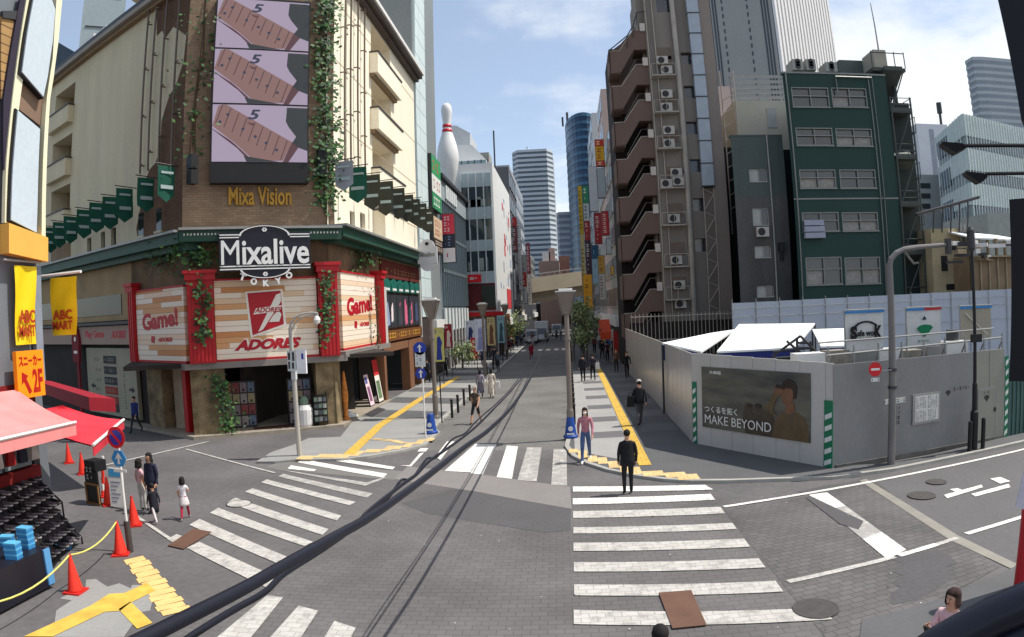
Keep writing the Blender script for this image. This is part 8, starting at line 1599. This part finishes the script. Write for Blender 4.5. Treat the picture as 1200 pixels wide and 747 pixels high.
# ------------------------------------------------------------------ people
skin_m = M('skin', (196, 150, 122), rough=0.55, var=0.05, fine=0.03); eye_m = M('eye', (24, 20, 20), rough=0.3, var=0); lip_m = M('lips', (150, 84, 78), rough=0.5, var=0)
def cloth(c): return M('cloth_%d_%d_%d' % c, c, rough=0.85, var=0.22, sc=7, fine=0.08, bump=0.6)
HAIR = (26, 22, 22)
def person(p, h, rot, label, top, legs, shoe=(30, 30, 32), hair=HAIR, pose='stand', hairlen=0, hat=None, skirt=None, coat=None, bare_arms=False, bare_legs=False, mask=False, group=None, phase=1, lod=2, arms=None, child=False):
    """p: ground point; rot: heading (0 = walking away from the camera)"""
    k = h / 1.75; hs = 1.0 if not child else 1.28
    sw = {'stand': 0.03, 'walk': 0.30, 'phone': 0.04}[pose] * phase
    def J(x, y, z): return Vector((x, y, z))
    hipz, kneez = 0.93, 0.50
    jt = {'pelvis': J(0, 0, .96), 'belly': J(0, .005, 1.12), 'chest': J(0, 0.0, 1.30), 'upper': J(0, -.01, 1.42), 'neck': J(0, .0, 1.50), 'skull0': J(0, .02, 1.575), 'skull1': J(0, .025, 1.66), 'skull2': J(0, .015, 1.715)}
    if child:
        for q, z in (('skull0', 1.59), ('skull1', 1.70), ('skull2', 1.775)): jt[q].z = z
    R_ = {'pelvis': (.145, .11), 'belly': (.15, .11), 'chest': (.18, .125), 'upper': (.15, .095), 'neck': (.055, .055), 'skull0': (.068 * hs, .08 * hs), 'skull1': (.082 * hs, .102 * hs), 'skull2': (.055 * hs, .07 * hs)}
    ed = [('pelvis', 'belly'), ('belly', 'chest'), ('chest', 'upper'), ('upper', 'neck'), ('neck', 'skull0'), ('skull0', 'skull1'), ('skull1', 'skull2')]
    for s, nm in ((-1, 'l'), (1, 'r')):
        f = sw * s; bend = 0.10 if pose == 'walk' and f < 0 else 0.0
        jt['hip' + nm] = J(.085 * s, 0, .90); jt['knee' + nm] = J(.095 * s, f * .55 + .03, .50); jt['ank' + nm] = J(.095 * s, f * 1.05 - bend * .8, .09 + (bend * .5)); jt['toe' + nm] = J(.105 * s, f * 1.05 - bend * .8 + .15, .035 + bend * .15)
        R_['hip' + nm] = (.10, .10); R_['knee' + nm] = (.062, .066); R_['ank' + nm] = (.042, .045); R_['toe' + nm] = (.045, .032)
        jt['sho' + nm] = J(.175 * s, -.01, 1.41); R_['sho' + nm] = (.065, .065)
        if arms and arms.get(nm) == 'up': jt['elb' + nm] = J(.22 * s, .10, 1.16); jt['wri' + nm] = J(.12 * s, .30, 1.30); jt['han' + nm] = J(.09 * s, .35, 1.36)
        elif arms and arms.get(nm) == 'side': jt['elb' + nm] = J(.27 * s, .0, 1.16); jt['wri' + nm] = J(.36 * s, .14, 1.05); jt['han' + nm] = J(.39 * s, .20, 1.02)
        else: jt['elb' + nm] = J(.235 * s, -.02 - f * .35, 1.14); jt['wri' + nm] = J(.235 * s, .05 - f * .7, .90); jt['han' + nm] = J(.23 * s, .08 - f * .78, .825)
        R_['elb' + nm] = (.045, .048); R_['wri' + nm] = (.030, .034); R_['han' + nm] = (.022, .042)
        ed += [('pelvis', 'hip' + nm), ('hip' + nm, 'knee' + nm), ('knee' + nm, 'ank' + nm), ('ank' + nm, 'toe' + nm), ('upper', 'sho' + nm), ('sho' + nm, 'elb' + nm), ('elb' + nm, 'wri' + nm), ('wri' + nm, 'han' + nm)]
    names = list(jt); idx = {n: i for i, n in enumerate(names)}
    me = bpy.data.meshes.new('skel'); me.from_pydata([jt[n] for n in names], [(idx[a], idx[b]) for a, b in ed], []); me.update()
    o = bpy.data.objects.new('skel', me); COL.objects.link(o); m1 = o.modifiers.new('s', 'SKIN'); m1.branch_smoothing = 0.6
    if not me.skin_vertices: return None
    sv = me.skin_vertices[0].data
    for n in names: sv[idx[n]].radius = R_[n]; sv[idx[n]].use_root = n == 'pelvis'
    m2 = o.modifiers.new('b', 'SUBSURF'); m2.levels = lod; m2.render_levels = lod
    bpy.context.view_layer.update(); ev = o.evaluated_get(bpy.context.evaluated_depsgraph_get()); bm_ = bpy.data.meshes.new_from_object(ev); bpy.data.objects.remove(o); bpy.data.meshes.remove(me)
    segs = []
    for a, b in ed:
        n = b[:3]; reg = 'top' if n in ('bel', 'che', 'upp', 'sho') else 'skin' if n in ('nec', 'sku', 'han') else 'arm' if n in ('elb', 'wri') else 'leg' if n in ('hip', 'kne', 'ank') else 'shoe'
        if a == 'pelvis' and b == 'belly': reg = 'top'
        segs.append((jt[a], jt[b], reg, b))
    mats = {'skin': skin_m, 'top': cloth(top), 'arm': skin_m if bare_arms else cloth(top), 'leg': cloth(legs), 'shoe': cloth(shoe), 'bare': skin_m}; order = list(mats)
    mb = MB(); mb.v = [tuple(v.co) for v in bm_.vertices]
    for q in order: mb.m(mats[q])
    mb.mats = [mats[q] for q in order]
    for pl in bm_.polygons:
        c = pl.center; best = None
        for a, b, reg, nm in segs:
            d = b - a; t_ = max(0, min(1, (c - a).dot(d) / d.length_squared)); dd = (c - (a + d * t_)).length
            if best is None or dd < best[0]: best = (dd, reg, nm, t_)
        reg = best[1]
        if best[2] == 'neck': reg = 'top' if c.z < 1.475 else 'skin'
        if reg == 'leg' and bare_legs and c.z < .46: reg = 'bare'
        if best[2][:3] == 'ank' and c.z < .10: reg = 'shoe'
        if best[2][:3] == 'han': reg = 'skin'
        if reg == 'arm' and bare_arms and best[2][:3] == 'elb' and best[3] < .5: reg = 'top'
        mb.f.append(list(pl.vertices)); mb.mi.append(order.index(reg))
    bpy.data.meshes.remove(bm_)
    # face and fingers belong to the same mesh
    hz_ = jt['skull1'].z; hy = jt['skull1'].y; fr = .102 * hs * .92
    mb.lathe((0, hy + fr - .005, hz_ - .05 * hs), [(.018, 0), (.017, .012), (.008, .05), (.002, .052)], 6, skin_m)
    for s in (-1, 1): mb.ball((s * .032 * hs, hy + fr * .90, hz_ - .002), .012 * hs, .008, .008 * hs, 6, eye_m); mb.ball((s * .078 * hs, hy - .01, hz_ - .02), .012, .022, .032, 6, skin_m)
    mb.ball((0, hy + fr * .86, hz_ - .075 * hs), .022, .012, .007, 6, lip_m if not mask else cloth((226, 226, 228)))
    if mask: mb.ball((0, hy + fr * .72, hz_ - .055 * hs), .06 * hs, .045, .045 * hs, 8, cloth((226, 226, 228)))
    for s, nm in ((-1, 'l'), (1, 'r')):
        a, b = jt['wri' + nm], jt['han' + nm]; d = (b - a).normalized(); side = Vector((0, 1, 0)) - d * d.y; side = side.normalized() if side.length > .1 else Vector((0, 0, 1)); cu = Vector((-s, 0, 0))
        for i, ln in enumerate((.075, .088, .082, .062)):
            q = b - d * .01 + side * (.030 - .020 * i); mb.tube([q, q + d * ln * .5 + cu * .004, q + d * ln * .9 + cu * .02], [.0095, .009, .006], 5, skin_m)
        q = b - d * .045 + side * .03; mb.tube([q, q + side * .025 + d * .025, q + side * .03 + d * .06 + cu * .01], [.012, .011, .007], 5, skin_m)
    mb.v = [(x * k, y * k, z * k) for x, y, z in mb.v]
    t = thing('person', (0, 0, 0), label, 'person', group)
    body = mb.build('body', skin_m, t, smooth=True)
    T = lambda x, y, z: (x * k, y * k, z * k)
    if hat != 'only':
        hb_ = MB(); n = 12; hc = Vector((0, hy - .012, hz_ + .012)); rr_ = (.094 * hs, .116 * hs, .10 * hs)
        vs, fs = [], []
        for i in range(6):
            th = pi * .5 * i / 5 * 1.12
            for j in range(n):
                a = 2 * pi * j / n; y = sin(a); low = 1.38 if y < .1 else .66
                th2 = th * low; vs.append((hc.x + rr_[0] * sin(th2) * cos(a), hc.y + rr_[1] * sin(th2) * sin(a), hc.z + rr_[2] * cos(th2)))
        for i in range(5):
            for j in range(n): fs.append((i * n + j, (i + 1) * n + j, (i + 1) * n + (j + 1) % n, i * n + (j + 1) % n))
        fs.append(tuple(range(5 * n, 6 * n))[::-1]); hb_.add([T(*v) for v in vs], fs)
        if hairlen:
            L = hairlen; vs = []; ring = [(cos(a) * .092 * hs, sin(a) * .10 * hs) for a in [pi * (1 - .12) + i * pi * 1.24 / 8 for i in range(9)]]
            for z, g_ in ((.03, 1.0), (-.08, 1.05), (-.08 - L * .5, 1.12), (-.08 - L, .9)): vs += [T(x * g_, hy - .02 + y * g_ - (.02 if z < -.1 else 0), hz_ + z) for x, y in ring]
            m_ = len(ring); fs = [(j * m_ + i, j * m_ + i + 1, (j + 1) * m_ + i + 1, (j + 1) * m_ + i) for j in range(3) for i in range(m_ - 1)]
            inn = [Vector(v) + Vector((0, .02 * k, 0)) for v in vs]; hb_.add(vs, fs); hb_.add(inn, [f[::-1] for f in fs])
        hb_.build('hair', cloth(hair), t, smooth=True)
    if hat and hat != 'only':
        hm = MB(); hm.lathe(T(0, hy - .01, hz_ + .03 * hs), [(.098 * hs * k, 0), (.097 * hs * k, .04 * k), (.07 * hs * k, .085 * k), (.02 * k, .1 * k)], 12)
        hm.add([T(x, y, hz_ + .035 * hs) for x, y in ((-.075, hy + .06), (.075, hy + .06), (.05, hy + .19), (-.05, hy + .19))] + [T(x, y, hz_ + .05 * hs) for x, y in ((-.075, hy + .06), (.075, hy + .06), (.05, hy + .17), (-.05, hy + .17))], [(3, 2, 1, 0), (4, 5, 6, 7), (0, 1, 5, 4), (1, 2, 6, 5), (2, 3, 7, 6), (3, 0, 4, 7)]); hm.build('cap', cloth(hat), t)
    def shell(z0, z1, r0, r1, mat, nm, dy=0):
        mm = MB(); n = 16; vs = []
        for q in range(5):
            u = q / 4; z = z0 + (z1 - z0) * u; rx = r0[0] + (r1[0] - r0[0]) * u; ry = r0[1] + (r1[1] - r0[1]) * u
            for j in range(n): a = 2 * pi * j / n; w = 1 + .05 * sin(a * 5) * (1 - u); vs.append(T(rx * w * cos(a), dy + ry * w * sin(a), z))
        fs = [(q * n + j, q * n + (j + 1) % n, (q + 1) * n + (j + 1) % n, (q + 1) * n + j) for q in range(4) for j in range(n)]; fs.append(tuple(range(n))[::-1]); mm.add(vs, fs); mm.build(nm, mat, t, smooth=True)
    if skirt: shell(skirt[1], .99, (.24, .21), (.165, .135), cloth(skirt[0]), 'skirt')
    if coat: shell(coat[1], 1.40, (.205, .165), (.178, .112), cloth(coat[0]), 'coat')
    t.location = (p[0], p[1], p[2] if len(p) > 2 else 0); t.rotation_euler = (0, 0, rot)
    return t
SUIT = (22, 22, 26)
s1_ = person(G(736, 579.5), 1.70, 0.05, 'man in black suit standing on the zebra stripes, seen from behind', SUIT, SUIT, pose='stand', coat=(SUIT, .80), shoe=(20, 20, 20))
person(G(687, 542), 1.74, pi - .1, 'woman with long hair in pink top and jeans walking towards the camera', (176, 116, 128), (70, 90, 130), pose='walk', hairlen=.30, mask=True, shoe=(226, 224, 222))
bagman = person(G(750, 498.5, KH), 1.80, .1, 'man in dark jacket and pale cap walking away along the hoarding', (34, 34, 38), (70, 72, 76), pose='walk', hat=(196, 190, 182), coat=((34, 34, 38), .86))
def bag(p, w, d, h, c, label, cat='bag', strap=True):
    t = thing('bag', p, label, cat); mb = MB(); mb.hexa([Vector(p) + Vector((x * w / 2 * q, y * d / 2, z)) for z, q in ((0, 1), (h, .8)) for x, y in ((-1, -1), (1, -1), (1, 1), (-1, 1))]); mb.build('body', cloth(c), t)
    mb = MB(); mb.tube([Vector(p) + Vector((-w * .25, 0, h)), Vector(p) + Vector((-w * .15, 0, h + .14)), Vector(p) + Vector((w * .15, 0, h + .14)), Vector(p) + Vector((w * .25, 0, h))], .012, 5); mb.build('handle', cloth(c), t)
q = bagman.location; bag(Vector((q.x - .36, q.y - .1, KH + .78)), .32, .2, .42, (28, 28, 32), 'black shoulder bag at the side of the man in pale cap')
person(G(683.5, 448, KH), 1.76, .0, 'person in dark coat, left one of the pair walking away on the right pavement', (30, 32, 44), (28, 28, 34), pose='walk', coat=((30, 32, 44), .8)); pr2 = person(G(695, 446, KH), 1.72, .05, 'person in dark coat beside a pale bag, right one of the pair', (44, 42, 54), (26, 26, 30), pose='walk', phase=-1)
q = pr2.location; bag(Vector((q.x + .32, q.y - .05, KH + .72)), .3, .16, .4, (214, 212, 210), 'pale tote bag carried by the right one of the pair')
person(G(735, 443.5, KH), 1.74, pi, 'man in black jacket with pale shirt walking towards the camera by the hoarding', (26, 26, 30), (24, 24, 28), pose='walk', hairlen=0); person(G(722.5, 436, KH), 1.66, pi - .2, 'person in brown jacket standing near the far hoarding end', (92, 66, 54), (36, 32, 34), pose='stand')
person(G(712, 424, KH), 1.72, 0, 'person in maroon coat walking away beyond the yellow paving', (84, 40, 46), (30, 28, 32), pose='walk'); person(G(706, 421, KH), 1.70, .2, 'person in black beside the maroon coat, far right pavement', (30, 30, 34), (30, 30, 34), pose='walk', phase=-1)
person(G(697, 415, KH), 1.78, pi, 'person in dark red top facing the camera on the far right pavement', (110, 36, 48), (40, 40, 48), pose='walk'); um = person(G(684, 417, KH), 1.68, .1, 'person in black under a pale parasol by the street tree', (32, 30, 36), (32, 30, 36), pose='walk')
q = um.location; t = thing('parasol', (q.x, q.y + .1, KH + 1.0), 'pale round parasol held over a person by the street tree', 'parasol'); mb = MB(); c = Vector((q.x, q.y + .15, KH + 1.75)); mb.lathe(c, [(.62, 0), (.5, .14), (.3, .25), (.05, .31), (.02, .36)], 12); mb.build('canopy', cloth((200, 196, 188)), t); mb = MB(); mb.tube([c + Vector((0, 0, .3)), c - Vector((0, 0, .75))], .012, 5); mb.build('handle', dgrey, t)
person(G(672, 412, KH), 1.68, 0, 'person in grey shirt far down the right pavement near the bollards', (96, 98, 104), (40, 42, 52), pose='walk'); person(G(690, 404, KH), 1.7, 0, 'distant person in dark clothes beneath the amber upright sign', (50, 46, 52), (30, 30, 36), pose='walk')
person(G(703, 409, KH), 1.7, pi, 'distant person in pale top near the orange awning', (190, 184, 178), (60, 60, 70), pose='walk'); person(G(719, 417, KH), 1.7, pi, 'distant person in dark blue by the end of the hoarding', (40, 46, 66), (30, 30, 36), pose='stand')
person(G(558, 497), 1.62, pi - .3, 'man with cap in brown top and dark shorts on the left side of the road', (82, 70, 60), (40, 40, 42), pose='walk', bare_legs=True, bare_arms=True, hat=(150, 140, 128)); 
person(G(563.5, 467), 1.60, .1, 'left lady of the two walking away, in lilac grey top', (150, 142, 156), (96, 92, 108), pose='walk', hairlen=.1, skirt=((110, 106, 120), .35)); l2 = person(G(576.5, 466.5), 1.62, .05, 'right lady of the two, in pale cream dress', (214, 204, 190), (190, 182, 170), pose='walk', phase=-1, hairlen=.1, skirt=((206, 196, 180), .28))
q = l2.location; bag(Vector((q.x + .35, q.y, .55)), .26, .16, .36, (224, 220, 214), 'white bag carried by the lady in cream dress')
person(G(623, 421.5), 1.6, pi, 'person in crimson clothes crossing the distant zebra stripes', (140, 26, 50), (110, 26, 44), pose='walk', coat=((140, 26, 50), .55))
for x, y, h_, tp_, lg, po, rt, lab in ((501, 449, 1.68, (50, 54, 66), (30, 30, 36), 'walk', 0, 'person in navy top passing the brown entrance'), (522, 441, 1.7, (40, 40, 44), (26, 26, 30), 'stand', .4, 'person in black standing behind the yellow poster board'), (527, 427, 1.66, (150, 140, 136), (40, 40, 48), 'stand', 1.2, 'person in beige by the dark red poster board'), (566, 431, 1.7, (50, 56, 90), (40, 44, 60), 'walk', pi, 'person in dark blue beside the lilac banner'), (580, 430, 1.72, (40, 42, 56), (30, 30, 40), 'stand', .2, 'person in dark jacket by the third left lamp'), (584, 436, 1.66, (80, 84, 96), (40, 40, 50), 'walk', pi, 'person in grey blue just behind the bollard line'), (597, 415, 1.7, (120, 40, 46), (40, 36, 40), 'walk', pi, 'person in dark red near the far left kerb'), (601, 412, 1.68, (60, 58, 60), (36, 36, 40), 'walk', 0, 'person in charcoal near the far left kerb'), (611, 405, 1.7, (150, 150, 160), (50, 50, 60), 'walk', 0, 'distant person in pale grey, left of the box truck'), (617, 402, 1.7, (180, 60, 56), (50, 50, 60), 'walk', pi, 'distant person in red top, left of the box truck'), (606, 404, 1.7, (56, 70, 110), (40, 44, 60), 'walk', pi, 'distant person in blue top on far left pavement'), (645, 395, 1.7, (40, 40, 44), (30, 30, 34), 'walk', 0, 'distant person in black right of the box truck'), (652, 398, 1.7, (120, 116, 112), (50, 50, 56), 'walk', pi, 'distant person in grey on the far road'), (534, 432, 1.64, (196, 190, 180), (80, 80, 90), 'stand', 2.0, 'person in cream top by the potted plants'), (549, 421, 1.68, (96, 60, 52), (40, 40, 44), 'walk', pi, 'person in brown by the poster with blue figures'), (573, 421, 1.7, (70, 44, 60), (34, 32, 40), 'walk', 0, 'person in plum coat by the buff poster board')):
    person(G(x, y, KH if x < 602 else 0), h_, rt, lab, tp_, lg, pose=po, lod=1, phase=1 if x % 2 else -1)
# the family by the shoe shop
person(G(182, 602), 1.62, pi * .95, 'mother in dark navy jacket standing with children at the left crossing', (34, 38, 58), (40, 44, 60), pose='stand', hairlen=.12, coat=((34, 38, 58), .85))
person(G(168.5, 599), 1.36, -.4, 'girl in pink and white top with bag standing left of her mother', (216, 172, 180), (196, 196, 190), pose='stand', hairlen=.1, bare_arms=True, child=True)
person(G(183, 613), .98, pi * .3, 'small child in dark coat in front of the mother', (34, 34, 44), (200, 196, 196), pose='walk', coat=((34, 34, 44), .5), child=True, shoe=(216, 214, 214))
person(G(218, 609), 1.06, .35, 'small girl in white top and red tights alone on the road', (222, 216, 220), (160, 34, 56), pose='walk', hairlen=.12, bare_arms=True, skirt=((214, 206, 204), .62), child=True, shoe=(226, 224, 224), arms={'r': 'up'})
person(G(160, 507), 1.66, pi, 'man in blue jacket and white shirt by the shaded side wall', (40, 52, 110), (52, 52, 60), pose='walk', coat=((40, 52, 110), .84)); 
# heads at the bottom edge
q = G(774, 737, 1.68); person((q.x, q.y, 0), 1.70, 0, 'dark-haired person whose head shows at the bottom edge by the steel plate', (60, 52, 56), (40, 40, 46), pose='stand')
q = G(1118, 700, 1.60); ph = person((q.x, q.y, KH), 1.62, pi * .62, 'woman in pale pink looking at a phone at the bottom right', (214, 178, 180), (90, 86, 100), pose='phone', arms={'l': 'up', 'r': 'up'}, hairlen=.06, hair=(52, 34, 30))
q = ph.location; Rm_ = Matrix.Rotation(pi * .62, 3, 'Z'); c = Vector(q) + Rm_ @ Vector((0, .42, 1.26)) * (1.62 / 1.75); mb = MB(); mb.rbox(c, .075, .012, .15, pi * .62, black_p, tilt=-.4); tag(mb.build('phone', black_p), 'black phone held by the woman in pale pink', 'phone')
ground_sheet('pavement_near_right', [(p.x, p.y) for p in P((1010, 728), (1060, 716), (1120, 698), (1192, 664), (1260, 640), (1260, 800), (1000, 800))], 0.024, side_d)

fc = [('black', (30, 30, 34)), ('grey', (110, 112, 116)), ('white', (206, 204, 200)), ('navy', (40, 46, 76)), ('beige', (176, 160, 140)), ('brown', (92, 70, 58)), ('olive', (86, 90, 66))]; rn = random.Random(77)
for i, (x, y) in enumerate(((-8.1, 70), (-7.6, 76), (-6.9, 82), (-6.6, 88), (-6.8, 95), (-4.9, 92), (-3.2, 96), (-1.2, 100), (-4.2, 110), (-2.0, 112), (1.2, 70), (2.6, 74), (1.7, 80), (3.0, 86), (2.2, 94), (1.0, 104), (-6.5, 101), (-5.2, 106))):
    c = fc[i % 7]; person((x, y, KH if x < -5.9 or x > 0 else 0), rn.uniform(1.58, 1.76), rn.choice((0, pi)), 'distant person in %s top, %s' % (c[0], ['by the glass shop', 'near the advertising wall', 'in front of the vans', 'under the right row signs'][0 if x < -6.85 else 1 if x < -5.9 else 2 if x < 0 else 3] + (' farther down' if i in (8, 9, 14, 15, 17, 7) else '')), c[1], fc[(i * 3 + 1) % 7][1], pose='walk', lod=1, phase=rn.choice((1, -1)))
